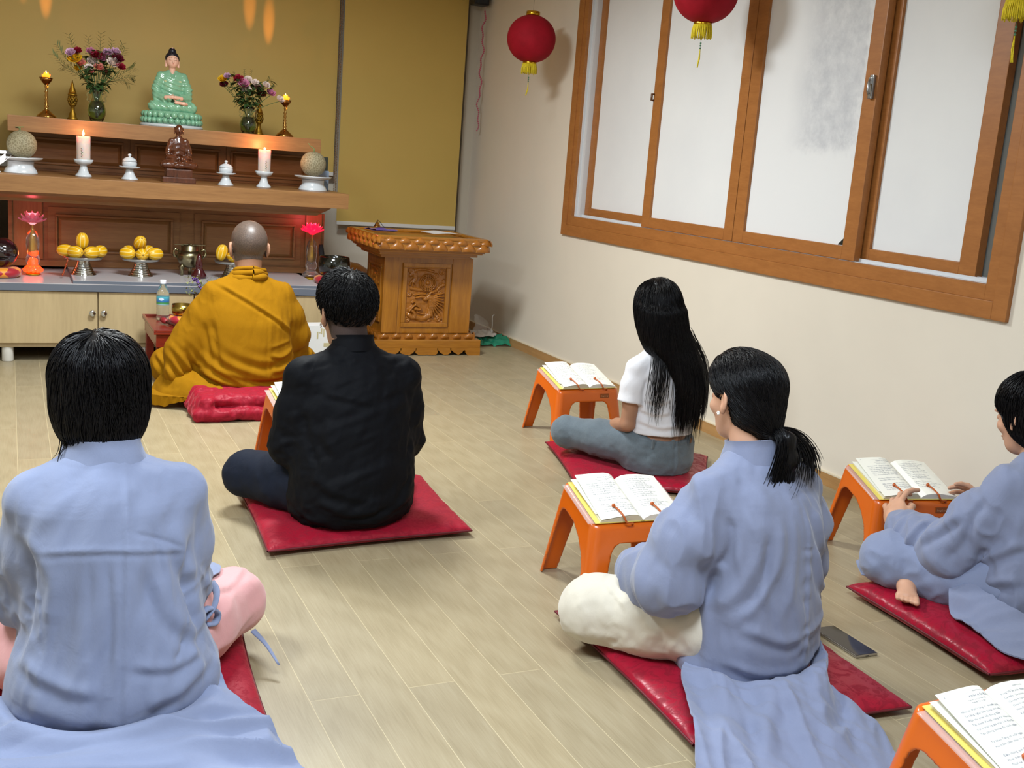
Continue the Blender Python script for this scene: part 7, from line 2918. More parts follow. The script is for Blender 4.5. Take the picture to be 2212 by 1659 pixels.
    drape('robe_hem', [[(-0.30, 0.10, 0.11), (-0.26, -0.02, 0.10), (-0.18, -0.13, 0.05), (-0.02, -0.175, 0.03)],
                       [(-0.37, 0.10, 0.06), (-0.34, -0.03, 0.055), (-0.24, -0.14, 0.035), (-0.06, -0.185, 0.020)],
                       [(-0.43, 0.10, -0.02), (-0.42, -0.01, -0.035), (-0.36, -0.09, -0.04), (-0.22, -0.165, 0.012)],
                       [(-0.46, 0.09, -0.045), (-0.455, -0.02, -0.052), (-0.41, -0.07, -0.053), (-0.33, -0.12, -0.03)]], 40, 34, M_och, t, 0.004, nz, floor=-0.054)
    return t


# ------------------------------------------------------------------ person at the left front
def left_front():
    t = thing('person', 'person in blue-grey robe and pink trousers sitting at the left front', 'person', (0.170, 2.165, 0.0), 0.0)
    hd = Head((-0.014, 0.085, 0.692), (-8, 0, 0), 0.93, True)
    J = std_joints(sw=0.138, shz=0.492, shy=0.015, elx=0.150, ely=0.075, elz=0.265, wrx=0.07, wry=0.28, wrz=0.20, knx=0.292, kny=0.285, knz=0.125)
    J['knL'] = (-0.235, 0.285, 0.120)
    tors = [(0.07, 0, 0.0, 0.15, 0.12), (0.18, 0, 0.0, 0.14, 0.11), (0.35, 0, 0.01, 0.135, 0.09), (0.47, 0, 0.015, 0.14, 0.08), (0.53, 0, 0.02, 0.12, 0.06), (0.57, 0, 0.03, 0.05, 0.045)]
    fn = body_fn(hd, J, tors, 0.88, lap_hands(J), 0.048)
    v, f = sdf_mesh(fn, (-0.40, -0.15, 0.04), (0.40, 0.48, 0.83), 0.0055)
    npobj('body', v, f, M_skin, t)

    def robe(p):
        d = loft(p, [(0.058, 0.01, 0.01, 0.19, 0.15), (0.085, 0.01, 0.0, 0.212, 0.17), (0.14, 0.01, -0.01, 0.208, 0.165), (0.23, 0.005, -0.012, 0.178, 0.145), (0.33, 0.0, -0.010, 0.160, 0.128), (0.43, -0.005, -0.006, 0.163, 0.120), (0.50, -0.008, 0.006, 0.165, 0.110), (0.530, -0.010, 0.015, 0.138, 0.098), (0.560, -0.012, 0.022, 0.095, 0.082), (0.580, -0.012, 0.030, 0.062, 0.064)])
        for s in ('L', 'R'):
            d = smin(d, sleeve(p, J, s, [0.052, 0.058, 0.056, 0.060, 0.056]), 0.030)
            d = smin(d, trap(p, J, s, 0.042), 0.04)
        return smax(d, -capsule(p, (-0.012, 0.040, 0.575), (-0.012, 0.045, 0.69), 0.048, 0.052), 0.008)

    def folds(v, g):
        back = np.clip(-g[:, 1] * 1.6, 0, 1)
        x, z = v[:, 0], v[:, 2]
        mid = np.exp(-((z - 0.30) / 0.22) ** 2)
        w = 0.010 * aniso(v, (0.12, 0, 1), 0.55, 0.035, 2) * back * mid
        w += 0.0060 * aniso(v, (0.6, 0, 0.8), 0.25, 0.05, 5)
        w += creases(v, g, [([(0.018, 0.585), (0.016, 0.40), (0.012, 0.22), (0.010, 0.07)], 0.0022, 0.0028, 's'),   # centre back seam
                            ([(-0.135, 0.420), (-0.04, 0.428), (0.05, 0.420), (0.13, 0.402)], 0.0045, 0.003, 's'),          # pressed crease
                            ([(0.03, 0.46), (0.09, 0.435), (0.125, 0.410)], 0.004, 0.003, 'v'),
                            ([(0.07, 0.47), (0.085, 0.38), (0.095, 0.28)], 0.007, 0.004, 'v'), ([(-0.01, 0.42), (-0.005, 0.30), (-0.01, 0.20)], 0.006, 0.003, 's'), ([(-0.045, 0.41), (-0.045, 0.30), (-0.05, 0.22)], 0.008, 0.003, 'v'),
                            ([(0.10, 0.46), (0.125, 0.37), (0.165, 0.31), (0.19, 0.27)], 0.010, 0.007, 's'), ([(0.05, 0.40), (0.09, 0.29), (0.14, 0.235), (0.185, 0.215)], 0.012, 0.007, 's'),
                            ([(0.142, 0.43), (0.136, 0.35), (0.150, 0.27), (0.178, 0.21)], 0.009, 0.014, 'v'), ([(-0.150, 0.43), (-0.150, 0.33), (-0.165, 0.24), (-0.185, 0.19)], 0.009, 0.014, 'v'),
                            ([(0.02, 0.205), (0.10, 0.185), (0.165, 0.195)], 0.009, 0.005, 's'), ([(0.105, 0.20), (0.12, 0.215), (0.13, 0.23)], 0.005, 0.005, 'v'),
                            ([(-0.17, 0.20), (-0.10, 0.165), (-0.03, 0.155)], 0.012, 0.006, 's'), ([(0.05, 0.12), (0.12, 0.135), (0.19, 0.165)], 0.012, 0.006, 's'),
                            ([(-0.16, 0.12), (-0.08, 0.10), (0.0, 0.095)], 0.012, 0.004, 's'), ([(-0.16, 0.45), (-0.12, 0.37), (-0.13, 0.29)], 0.012, 0.005, 's')], mask=np.clip(-g[:, 1] * 1.5 + 0.3, 0, 1))
        arm = (np.abs(x) > 0.13) * np.exp(-((z - 0.28) / 0.09) ** 2)
        w += 0.004 * arm * ridged(aniso(v, (0.4, 1, 0.2), 0.2, 0.04, 7))
        return w
    cloth('robe', robe, (-0.27, -0.20, 0.04), (0.27, 0.36, 0.62), 0.0042, M_robe, t, folds, floor=0.060)
    collar('collar', (-0.012, 0.036, 0.566), 0.068, 0.066, 0.020, 0.052, M_robe, t, 0.020, seed=3)
    tr = trousers_fn(J, [0.095, 0.088, 0.074, 0.066, 0.055], ((0, 0.02, 0.13), (0.16, 0.13, 0.07)))
    cloth('trousers', tr, (-0.42, -0.13, 0.04), (0.42, 0.46, 0.25), 0.0065, M_pink, t,
          lambda v, g: 0.004 * ridged(aniso(v, (0.6, 0.8, 0.1), 0.3, 0.06, 4), 0.9) + creases(v, g, [([(0.20, 0.10), (0.28, 0.20), (0.34, 0.32)], 0.006, 0.004, 's')], (0, 1)), floor=0.062)
    obj('white_pocket', MB().grid(catgrid([[(0.205, 0.06, 0.205), (0.228, 0.10, 0.180), (0.232, 0.09, 0.150)], [(0.235, 0.12, 0.200), (0.262, 0.14, 0.170), (0.262, 0.10, 0.135)]])), M_cream, t)
    # robe front corner lying over the knee, and the tie
    drape('robe_flap', [[(0.13, 0.20, 0.225), (0.18, 0.30, 0.222), (0.17, 0.36, 0.20)], [(0.21, 0.20, 0.222), (0.235, 0.29, 0.222), (0.22, 0.36, 0.20)], [(0.262, 0.26, 0.214), (0.270, 0.30, 0.213), (0.262, 0.345, 0.205)]], 14, 12, M_robe, t, 0.003)
    m = MB()
    m.tube(catmull([(0.175, 0.02, 0.215), (0.20, 0.035, 0.225), (0.222, 0.05, 0.205), (0.215, 0.045, 0.185), (0.195, 0.03, 0.190)], 16), 0.010, 8, flat=0.5)
    m.tube(catmull([(0.19, 0.03, 0.20), (0.212, 0.04, 0.225), (0.222, 0.07, 0.245), (0.218, 0.11, 0.25)], 12), 0.009, 8, flat=0.4)
    obj('waist_tie', m, M_robe, t)
    m = MB().tube(catmull([(0.33, 0.20, 0.085), (0.355, 0.17, 0.06), (0.375, 0.12, 0.03)], 12), [0.010 - 0.0006 * k for k in range(12)], 8, flat=0.4)
    obj('tie_end', m, M_robe, t)

    # robe tail spread behind on the floor
    def nz(P):
        q = P.reshape(-1, 3)
        P = P.copy()
        ed = np.linspace(0, 1, P.shape[1])[None, :]
        f1 = ridged(aniso(q, (0.95, -0.10, 0), 0.6, 0.070, 21)).reshape(P.shape[:2])
        P[..., 2] += 0.026 * np.maximum(f1, -0.1) * np.sin(ed * PI) + 0.004 * fbm(q * 14, 2).reshape(P.shape[:2])
        return P
    drape('robe_tail', [[(-0.20, 0.00, 0.10), (-0.15, -0.11, 0.082), (-0.02, -0.160, 0.078), (0.12, -0.135, 0.084), (0.205, -0.02, 0.120)],
                        [(-0.225, -0.03, 0.100), (-0.16, -0.15, 0.100), (-0.02, -0.200, 0.100), (0.13, -0.165, 0.102), (0.216, -0.06, 0.108)],
                        [(-0.25, -0.07, 0.084), (-0.17, -0.19, 0.076), (-0.02, -0.24, 0.074), (0.14, -0.205, 0.076), (0.240, -0.14, 0.074)],
                        [(-0.28, -0.12, 0.076), (-0.20, -0.28, 0.066), (0.0, -0.33, 0.045), (0.20, -0.29, 0.040), (0.288, -0.20, 0.060)],
                        [(-0.34, -0.20, 0.020), (-0.26, -0.40, 0.010), (0.0, -0.48, 0.010), (0.24, -0.43, 0.010), (0.335, -0.29, 0.012)],
                        [(-0.36, -0.30, 0.008), (-0.28, -0.56, 0.008), (0.0, -0.68, 0.008), (0.28, -0.62, 0.008), (0.42, -0.44, 0.008)]], 100, 90, M_robe, t, 0.004, nz,
          floor=cushion_floor((0.170, 2.165), 0, [(-0.16, 1.86), (0.468, 1.90), (0.50, 2.50), (-0.15, 2.46)], 0.068))

    # hair: full rounded crop covering ears and nape
    cap = hair_cap(hd, [((0, -0.012, 0.036), (0.096, 0.110, 0.094)), ((0.0, -0.025, -0.030), (0.094, 0.092, 0.076)), ((0, -0.045, -0.075), (0.074, 0.062, 0.050))], 0.03)

    def cut(p):
        q = hd.loc(p)
        face = (q[:, 1] - 0.055) - 0.8 * np.clip(q[:, 2] - 0.02, 0, 0.1)
        low = -0.116 + 0.012 * vnoise(np.stack([q[:, 0] * 70, q[:, 1] * 70, q[:, 2] * 0], -1)) + 0.9 * np.clip(np.abs(q[:, 0]) - 0.058, 0, 0.1) - q[:, 2]
        return np.maximum(face, low)
    make_hair('hair', hd, cap, t, 5200, 0.150, 0.0040, head_flow(hd, (-0.012, -0.045, 0.125), 0.95), cutfn=cut, lo=(-0.14, -0.08, 0.54), hi=(0.14, 0.25, 0.84), seed=6, r=0.0012, steps=18, lift=0.0045, free=lambda p: 0.35, noise_amp=0.0028)
    return t


def catgrid(rows, nu=10, nv=10):
    C = np.array([catmull(r, nu) for r in rows])
    out = np.zeros((nu, nv, 3))
    for i in range(nu):
        out[i] = catmull(C[:, i], nv)
    return out


# ------------------------------------------------------------------ ponytailed person
def ponytail():
    t = thing('person', 'person with black ponytail in blue-grey robe and cream trousers sitting cross-legged', 'person', (1.612, 1.985, 0.0), math.radians(6))
    hd = Head((-0.010, 0.072, 0.690), (-7, 3, 0), 0.90, True)
    J = std_joints(sw=0.142, shz=0.478, shy=0.010, elx=0.215, ely=0.040, elz=0.265, wrx=0.14, wry=0.24, wrz=0.20, knx=0.262, kny=0.26, knz=0.108)
    J['neck'] = (-0.02, 0.02, 0.53)
    tors = [(0.06, 0, 0.0, 0.14, 0.12), (0.18, 0, 0.0, 0.13, 0.10), (0.33, 0, 0.01, 0.13, 0.09), (0.45, 0, 0.01, 0.135, 0.08), (0.51, -0.005, 0.015, 0.11, 0.06), (0.55, -0.012, 0.02, 0.045, 0.042)]
    fn = body_fn(hd, J, tors, 0.86, lap_hands(J), 0.046)
    v, f = sdf_mesh(fn, (-0.42, -0.14, 0.03), (0.42, 0.46, 0.83), 0.0048)
    npobj('body', v, f, M_skin, t)

    def robe(p):
        d = loft(p, [(0.040, 0.01, 0.0, 0.178, 0.145), (0.075, 0.01, 0.0, 0.186, 0.153), (0.14, 0.01, -0.01, 0.180, 0.152), (0.23, 0.01, -0.015, 0.168, 0.142), (0.33, 0.005, -0.012, 0.165, 0.130), (0.42, 0.0, -0.008, 0.170, 0.120), (0.48, -0.006, 0.002, 0.162, 0.108), (0.520, -0.010, 0.012, 0.118, 0.088), (0.552, -0.012, 0.020, 0.072, 0.068), (0.568, -0.012, 0.024, 0.056, 0.058)])
        for s in ('L', 'R'):
            d = smin(d, trap(p, J, s, 0.040), 0.04)
        d = smin(d, sleeve(p, J, 'L', [0.052, 0.072, 0.074, 0.070, 0.064]), 0.035)
        d = smin(d, sleeve(p, J, 'R', [0.052, 0.062, 0.060, 0.062, 0.060]), 0.035)
        return smax(d, -capsule(p, (-0.012, 0.034, 0.555), (-0.028, 0.040, 0.67), 0.044, 0.048), 0.008)

    def folds(v, g):
        x, z = v[:, 0], v[:, 2]
        back = np.clip(-g[:, 1] * 1.5 + 0.3, 0, 1)
        w = 0.009 * aniso(v, (-0.35, 0, 1), 0.45, 0.04, 3) * back
        w += creases(v, g, [([(0.035, 0.50), (0.045, 0.36), (0.048, 0.22), (0.045, 0.08)], 0.0022, 0.003, 's'),
                            ([(-0.145, 0.45), (-0.14, 0.38), (-0.155, 0.32)], 0.010, 0.012, 'v'), ([(-0.155, 0.33), (-0.16, 0.26), (-0.175, 0.20), (-0.18, 0.14)], 0.008, 0.018, 'v'),
                            ([(-0.11, 0.47), (-0.09, 0.38), (-0.12, 0.29), (-0.16, 0.22)], 0.016, 0.010, 'r'), ([(-0.04, 0.46), (-0.045, 0.36), (-0.085, 0.27), (-0.13, 0.20)], 0.015, 0.009, 'r'), ([(0.0, 0.47), (0.0, 0.35), (-0.03, 0.22)], 0.014, 0.006, 'r'), ([(-0.07, 0.42), (-0.075, 0.32), (-0.11, 0.24)], 0.010, 0.007, 'v'),
                            ([(0.07, 0.46), (0.10, 0.38), (0.155, 0.31)], 0.012, 0.008, 's'), ([(0.06, 0.38), (0.10, 0.28), (0.16, 0.23)], 0.010, 0.007, 's'),
                            ([(0.165, 0.42), (0.160, 0.32), (0.165, 0.22)], 0.010, 0.012, 'v'),
                            ([(-0.12, 0.19), (-0.03, 0.155), (0.03, 0.16)], 0.012, 0.006, 's'), ([(0.05, 0.16), (0.11, 0.17), (0.16, 0.20)], 0.010, 0.005, 's'), ([(-0.15, 0.10), (-0.04, 0.075), (0.09, 0.085), (0.17, 0.13)], 0.010, 0.006, 's')], mask=back)
        # puckered back seam
        w += 0.0018 * np.sin(z * 150 + 3 * vnoise(v * 20)) * np.exp(-((x - 0.045) / 0.016) ** 2) * (z < 0.38)
        arm = np.clip((np.abs(x) - 0.15) / 0.03, 0, 1)
        w += 0.012 * arm * ridged(aniso(v, (0.1, 0.35, 0.9), 0.40, 0.060, 7))
        return w
    cloth('robe', robe, (-0.35, -0.20, 0.03), (0.34, 0.34, 0.60), 0.0044, M_robe2, t, folds, floor=0.046)
    collar('collar', (-0.012, 0.030, 0.556), 0.060, 0.062, 0.030, 0.058, M_robe2, t, 0.014, seed=5)
    tr = trousers_fn(J, [0.100, 0.096, 0.082, 0.074, 0.062], ((0, 0.02, 0.12), (0.16, 0.13, 0.07)))
    cloth('trousers', tr, (-0.44, -0.13, 0.03), (0.44, 0.46, 0.25), 0.0062, M_cream, t,
          lambda v, g: 0.0050 * ridged(aniso(v, (0.8, 0.6, 0.1), 0.6, 0.055, 14)) * (v[:, 0] > -0.27) + 0.004 * aniso(v, (0.75, 0.6, 0.2), 0.3, 0.03, 4), floor=0.046)
    drape('robe_flap', [[(-0.25, 0.16, 0.185), (-0.21, 0.21, 0.215), (-0.12, 0.26, 0.21)], [(-0.235, 0.10, 0.175), (-0.18, 0.15, 0.215), (-0.10, 0.20, 0.215)], [(-0.165, -0.01, 0.115), (-0.16, 0.04, 0.15), (-0.10, 0.10, 0.19)]], 14, 14, M_robe2, t, 0.003)
    # small apron cloth edge on trousers

    def nz(P):
        q = P.reshape(-1, 3)
        P = P.copy()
        ed = np.linspace(0, 1, P.shape[1])[None, :]
        f1 = ridged(aniso(q, (-0.55, -1.0, 0), 0.50, 0.060, 33)).reshape(P.shape[:2])
        f2 = ridged(aniso(q, (0.5, -1.0, 0), 0.30, 0.045, 12)).reshape(P.shape[:2])
        P[..., 2] += (0.024 * np.maximum(f1, -0.2) + 0.009 * f2 + 0.006 * fbm(q * 18, 2).reshape(P.shape[:2])) * np.sin(np.clip(ed * 1.1, 0, 1) * PI) ** 0.7
        return P
    drape('robe_tail', [[(-0.17, 0.00, 0.075), (-0.10, -0.12, 0.062), (0.01, -0.150, 0.062), (0.11, -0.13, 0.068), (0.185, -0.01, 0.12)],
                        [(-0.215, -0.04, 0.066), (-0.13, -0.165, 0.072), (0.0, -0.20, 0.086), (0.12, -0.165, 0.092), (0.178, -0.07, 0.095)],
                        [(-0.275, -0.13, 0.056), (-0.18, -0.225, 0.064), (-0.04, -0.265, 0.080), (0.06, -0.23, 0.075), (0.115, -0.16, 0.064)],
                        [(-0.345, -0.24, 0.052), (-0.25, -0.31, 0.040), (-0.10, -0.36, 0.035), (0.02, -0.34, 0.030), (0.090, -0.26, 0.050)],
                        [(-0.41, -0.33, 0.030), (-0.32, -0.41, 0.012), (-0.17, -0.46, 0.010), (-0.02, -0.45, 0.010), (0.105, -0.36, 0.012)],
                        [(-0.50, -0.44, 0.008), (-0.40, -0.53, 0.008), (-0.26, -0.58, 0.008), (-0.12, -0.56, 0.008), (0.05, -0.47, 0.008)]], 100, 90, M_robe2, t, 0.004, nz,
          floor=cushion_floor((1.612, 1.985), 6, [(1.300, 1.71), (1.905, 1.70), (1.955, 2.36), (1.325, 2.415)], 0.054))

    # hair pulled back into a low ponytail
    cap = hair_cap(hd, [((0, -0.016, 0.036), (0.087, 0.104, 0.088)), ((0.0, -0.045, -0.030), (0.070, 0.070, 0.060)), ((0, 0.03, 0.060), (0.078, 0.075, 0.070)), ((0.012, -0.082, -0.075), (0.030, 0.026, 0.030))], 0.03)

    def cut(p):
        q = hd.loc(p)
        # uncover ears and face
        face = (q[:, 1] - 0.030) - 1.1 * np.clip(q[:, 2] + 0.005, 0, 0.2)
        ear = -(np.sqrt(((q[:, 1] - 0.012) / 1.0) ** 2 + ((q[:, 2] + 0.035) / 1.45) ** 2) - 0.034)
        ear = np.where(np.abs(q[:, 0]) > 0.045, ear, -1)
        return np.maximum(face, ear)

    def fl_(p):
        q = hd.loc(p)
        d = np.array([0.012, -0.090, -0.075]) - q
        d = d / np.maximum(np.linalg.norm(d, axis=1, keepdims=True), 1e-6)
        return d @ hd.R.T
    o = make_hair('hair', hd, cap, t, 4200, 0.10, 0.0038, fl_, cutfn=cut, lo=(-0.16, -0.08, 0.56), hi=(0.10, 0.20, 0.84), seed=9, r=0.0010, steps=16, lift=0.002, noise_amp=0.0014)
    knot = hd.out((0.012, -0.098, -0.078))
    m = MB().tube([tuple(knot + np.array((0.018 * math.cos(a), 0.008 * math.sin(a) , 0.016 * math.sin(a)))) for a in np.linspace(0, 2 * PI, 16)], 0.0055, 8, cap=False)
    obj('hair_tie', m, M_black, t)
    # tail of hair, hanging and flaring to the right
    kx, ky, kz = knot
    tail = [(kx, ky + 0.012, kz + 0.004), (kx + 0.018, ky - 0.030, kz - 0.012), (kx + 0.028, ky - 0.034, kz - 0.06), (kx + 0.030, ky - 0.026, kz - 0.105), (kx + 0.026, ky - 0.02, kz - 0.155)]
    tf = lambda p: chain(p, tail, [0.012, 0.017, 0.021, 0.015, 0.004], 0.012)
    cloth('ponytail', tf, (kx - 0.06, ky - 0.09, kz - 0.19), (kx + 0.10, ky + 0.04, kz + 0.03), 0.0036, M_hair, t,
          lambda v, g: 0.002 * vnoise(np.stack([np.arctan2(v[:, 0] - kx - 0.02, v[:, 1] - ky + 0.03) * 9, v[:, 2] * 14, v[:, 0] * 0], -1)))
    g_ = np.random.default_rng(3)
    n = 1400
    th = g_.uniform(0, 2 * PI, n); rr = np.sqrt(g_.uniform(0, 1, n)) * 0.013
    base = np.stack([kx + rr * np.cos(th), ky - 0.004 + 0 * th, kz + rr * np.sin(th)], -1)
    steps = 22
    path = np.zeros((n, steps, 3))
    path[:, 0] = base
    outx = g_.normal(0, 1, n)
    side = g_.uniform(0, 1, n) < 0.16
    Ls = g_.uniform(0.11, 0.19, n)
    vel = np.stack([0.35 + 0.5 * outx * 0.3 + rr * 0, -1.0 + 0 * th, 0.2 * np.sin(th)], -1)
    vel[side] = np.stack([1.1 + 0.2 * outx[side], -0.5 + 0 * outx[side], 0.15 + 0.1 * outx[side]], -1)
    for k in range(1, steps):
        vel = vel / np.linalg.norm(vel, axis=1, keepdims=True)
        path[:, k] = path[:, k - 1] + vel * (Ls / steps)[:, None]
        grav = np.where(side, 0.10, 0.34)
        vel = vel + np.stack([0.03 * outx - 0.02 * (k > 8), 0.05 * (ky - 0.02 - path[:, k, 1]) * 10, -grav], -1)
    tube_strands('loose_tail_strands', path, 0.0010, M_hair, t)
    # earring and ear thread
    e = hd.out((-0.0875, 0.004, -0.040))
    m = MB()
    for k in range(5):
        a = k * 2 * PI / 5
        m.ball(tuple(e + np.array((-0.002, 0.003 * math.cos(a), 0.003 * math.sin(a)))), 0.0022, 8, 6)
    obj('earring', m, plain('pearl', 'e8e2da', 0.2, coat=0.4), t)
    return t


def tube_strands(name, path, r, mat, parent):
    n, steps = path.shape[:2]
    rad = r * np.sin(np.linspace(0.5, PI * 0.98, steps)) ** 0.5
    tang = np.gradient(path, axis=1)
    tang /= np.maximum(np.linalg.norm(tang, axis=2, keepdims=True), 1e-9)
    ref = np.broadcast_to(np.array([0.3, 0.9, 0.2]), tang.shape)
    a = np.cross(tang, ref); a /= np.maximum(np.linalg.norm(a, axis=2, keepdims=True), 1e-9)
    b = np.cross(tang, a)
    V = np.stack([path + (a * math.cos(q) + b * math.sin(q)) * rad[None, :, None] for q in (0, 2.0944, 4.1888)], 2).reshape(-1, 3)
    i = np.arange(n)[:, None, None]; k = np.arange(steps - 1)[None, :, None]; j = np.arange(3)[None, None, :]
    base = (i * steps + k) * 3
    j2 = (j + 1) % 3
    F = np.stack([base + j, base + j2, base + 3 + j2, base + 3 + j], -1).reshape(-1, 4)
    return npobj(name, V, F, mat, parent)


# ------------------------------------------------------------------ long-haired girl in the white tee
def girl():
    t = thing('person', 'girl with long black hair in white tee and grey jeans sitting by the wall', 'person', (2.325, 3.52, 0.0), math.radians(2))
    hd = Head((-0.035, 0.055, 0.685), (-8, 0, 0), 0.96, True)
    J = std_joints(sw=0.130, shz=0.462, shy=0.005, elx=0.165, ely=0.03, elz=0.245, wrx=0.09, wry=0.20, wrz=0.17, knx=0.250, kny=0.29, knz=0.135)
    J['wrL'] = (-0.13, 0.17, 0.185); J['elL'] = (-0.150, 0.0, 0.235); J['shL'] = (-0.130, 0.01, 0.450)
    J['neck'] = (-0.015, 0.015, 0.51)
    J['anL'] = (0.02, 0.36, 0.085)
    tors = [(0.055, 0, 0.0, 0.12, 0.10), (0.10, 0.0, 0.0, 0.13, 0.105), (0.18, 0, 0.0, 0.12, 0.095), (0.27, 0, 0.005, 0.105, 0.080), (0.38, 0, 0.005, 0.12, 0.08), (0.44, 0, 0.01, 0.125, 0.07), (0.49, -0.005, 0.012, 0.10, 0.055), (0.53, -0.012, 0.015, 0.042, 0.040)]
    fn = body_fn(hd, J, tors, 0.82, lap_hands(J), 0.042)
    v, f = sdf_mesh(fn, (-0.42, -0.14, 0.03), (0.42, 0.46, 0.81), 0.0052)
    npobj('body', v, f, M_skin2, t)

    def tee(p):
        d = loft(p, [(0.205, 0.005, -0.002, 0.138, 0.108), (0.23, 0.005, -0.002, 0.134, 0.104), (0.30, 0.003, -0.002, 0.128, 0.098), (0.38, 0.0, 0.0, 0.140, 0.098), (0.44, -0.003, 0.004, 0.142, 0.090), (0.485, -0.008, 0.010, 0.115, 0.074), (0.518, -0.013, 0.014, 0.062, 0.054), (0.53, -0.014, 0.015, 0.052, 0.048)])
        for s in ('L', 'R'):
            sh, el = np.array(J['sh' + s], float), np.array(J['el' + s], float)
            e2 = sh + (el - sh) * 0.56
            c_ = chain(p, [sh, (sh + e2) / 2, e2], [0.040, 0.047, 0.054], 0.02)
            ax_ = (e2 - sh) / np.linalg.norm(e2 - sh)
            c_ = smax(c_, (p - e2) @ ax_ - 0.006, 0.004)
            d = smin(d, c_, 0.030)
            d = smin(d, trap(p, J, s, 0.034), 0.035)
        # open hem: hollow below
        hole = loft(p, [(0.10, 0.005, -0.002, 0.131, 0.101), (0.22, 0.005, -0.002, 0.128, 0.098), (0.235, 0.005, -0.002, 0.10, 0.08)])
        d = smax(d, 0.203 - p[:, 2], 0.006)
        return d

    def folds(v, g):
        x, z = v[:, 0], v[:, 2]
        w = 0.0035 * aniso(v, (0.4, 0, 1), 0.22, 0.035, 2)
        w += creases(v, g, [([(-0.115, 0.43), (-0.125, 0.37), (-0.12, 0.31)], 0.008, 0.008, 'v'), ([(-0.13, 0.30), (-0.08, 0.285), (-0.02, 0.295)], 0.008, 0.005, 's'), ([(-0.13, 0.255), (-0.06, 0.235), (0.04, 0.25)], 0.008, 0.005, 's'),
                            ([(-0.12, 0.34), (-0.07, 0.33), (-0.02, 0.35)], 0.007, 0.004, 's'), ([(0.125, 0.40), (0.11, 0.33), (0.12, 0.27)], 0.008, 0.006, 'v'), ([(0.12, 0.26), (0.06, 0.25), (0.0, 0.27)], 0.007, 0.004, 's')], mask=np.clip(-g[:, 1] * 1.5 + 0.3, 0, 1))
        # stitched hem line
        w -= 0.0016 * np.exp(-((z - 0.222) / 0.0025) ** 2)
        return w
    cloth('t_shirt', tee, (-0.26, -0.14, 0.18), (0.26, 0.16, 0.56), 0.0046, M_wtee, t, folds)

    def jeans(p):
        d = loft(p, [(0.052, 0.005, 0.0, 0.140, 0.120), (0.09, 0.005, -0.002, 0.152, 0.132), (0.14, 0.005, -0.002, 0.144, 0.122), (0.185, 0.005, -0.002, 0.134, 0.108)])
        for s in ('L', 'R'):
            hp, kn, an = [np.array(J[x_ + s], float) for x_ in ('hp', 'kn', 'an')]
            d = smin(d, chain(p, [hp, hp * 0.5 + kn * 0.5, kn], [0.084, 0.074, 0.060], 0.02), 0.035)
            d = smin(d, chain(p, [kn, kn * 0.5 + an * 0.5, kn * 0.1 + an * 0.9], [0.064, 0.058, 0.046], 0.02), 0.025)
        return d

    def jf(v, g):
        w = 0.0035 * aniso(v, (0.5, 0.8, 0.1), 0.30, 0.03, 4)
        w += creases(v, g, [([(0.004, 0.205), (0.004, 0.13), (0.0, 0.06)], 0.003, 0.004, 's'), ([(-0.09, 0.165), (-0.05, 0.135), (-0.02, 0.15)], 0.002, 0.0018, 'v'), ([(0.09, 0.165), (0.05, 0.135), (0.02, 0.15)], 0.002, 0.0018, 'v'),
                            ([(-0.13, 0.185), (0.0, 0.168), (0.13, 0.185)], 0.002, 0.0025, 'v'), ([(-0.105, 0.16), (-0.10, 0.10), (-0.055, 0.085), (-0.03, 0.10), (-0.02, 0.15)], 0.002, 0.0018, 'v'), ([(0.105, 0.16), (0.10, 0.10), (0.055, 0.085), (0.03, 0.10), (0.02, 0.15)], 0.002, 0.0018, 'v')], mask=np.clip(-g[:, 1] * 2, 0, 1))
        return w
    cloth('jeans', jeans, (-0.42, -0.16, 0.03), (0.42, 0.44, 0.235), 0.0055, M_den, t, jf, floor=0.052)
    m = MB()
    for x0 in (-0.085, -0.008, 0.078):
        yb_ = -0.112 * math.sqrt(max(0.05, 1 - (x0 / 0.14) ** 2)) - 0.004
        m.box(x0 - 0.005, x0 + 0.005, yb_ - 0.003, yb_ + 0.006, 0.158, 0.196, 0, 0.002)
    obj('belt_loops', m, M_den, t)
    m = MB()
    P = np.zeros((8, 5, 3))
    for i in range(8):
        for j in range(5):
            x0 = 0.085 + 0.030 * i / 7
            P[i, j] = (x0, -0.1105 * math.sqrt(1 - (x0 / 0.142) ** 2) - 0.006, 0.160 + 0.030 * j / 4)
    m.grid(P)
    obj('leather_patch', m, plain('tan_leather_patch', '7a4a22', 0.6), t)

    # hair: long, falling over the back
    cap = hair_cap(hd, [((0, -0.012, 0.036), (0.083, 0.100, 0.088)), ((0.0, -0.030, -0.040), (0.080, 0.074, 0.090)), ((0.008, -0.045, -0.120), (0.082, 0.062, 0.090))], 0.07)
    hx, hy, hz = hd.c

    def mass(p):
        d = cap(p)
        fall = loft(p, [(0.335, hx + 0.095, -0.118, 0.042, 0.012), (0.40, hx + 0.085, -0.115, 0.058, 0.018), (0.48, hx + 0.060, -0.090, 0.072, 0.030), (0.55, hx + 0.025, -0.040, 0.092, 0.058), (0.62, hx + 0.006, -0.002, 0.090, 0.080), (0.68, hx, 0.015, 0.084, 0.085)])
        return smin(d, fall, 0.045)

    def cut(p):
        q = hd.loc(p)
        return (q[:, 1] - 0.045) - 0.9 * np.clip(q[:, 2] - 0.0, 0, 0.2)

    def flow(p):
        q = hd.loc(p)
        r = np.zeros_like(p)
        up = np.clip((q[:, 2] - 0.02) / 0.08, 0, 1)
        r[:, 0] = (q[:, 0]) * 9 * up + 0.22 * (1 - up) * (p[:, 2] > 0.45)
        r[:, 1] = -0.5 * up
        r[:, 2] = -1
        return r
    lo, hi = (-0.20, -0.16, 0.30), (0.16, 0.20, 0.82)
    full = lambda p: smax(mass(p), cut(p), 0.008)
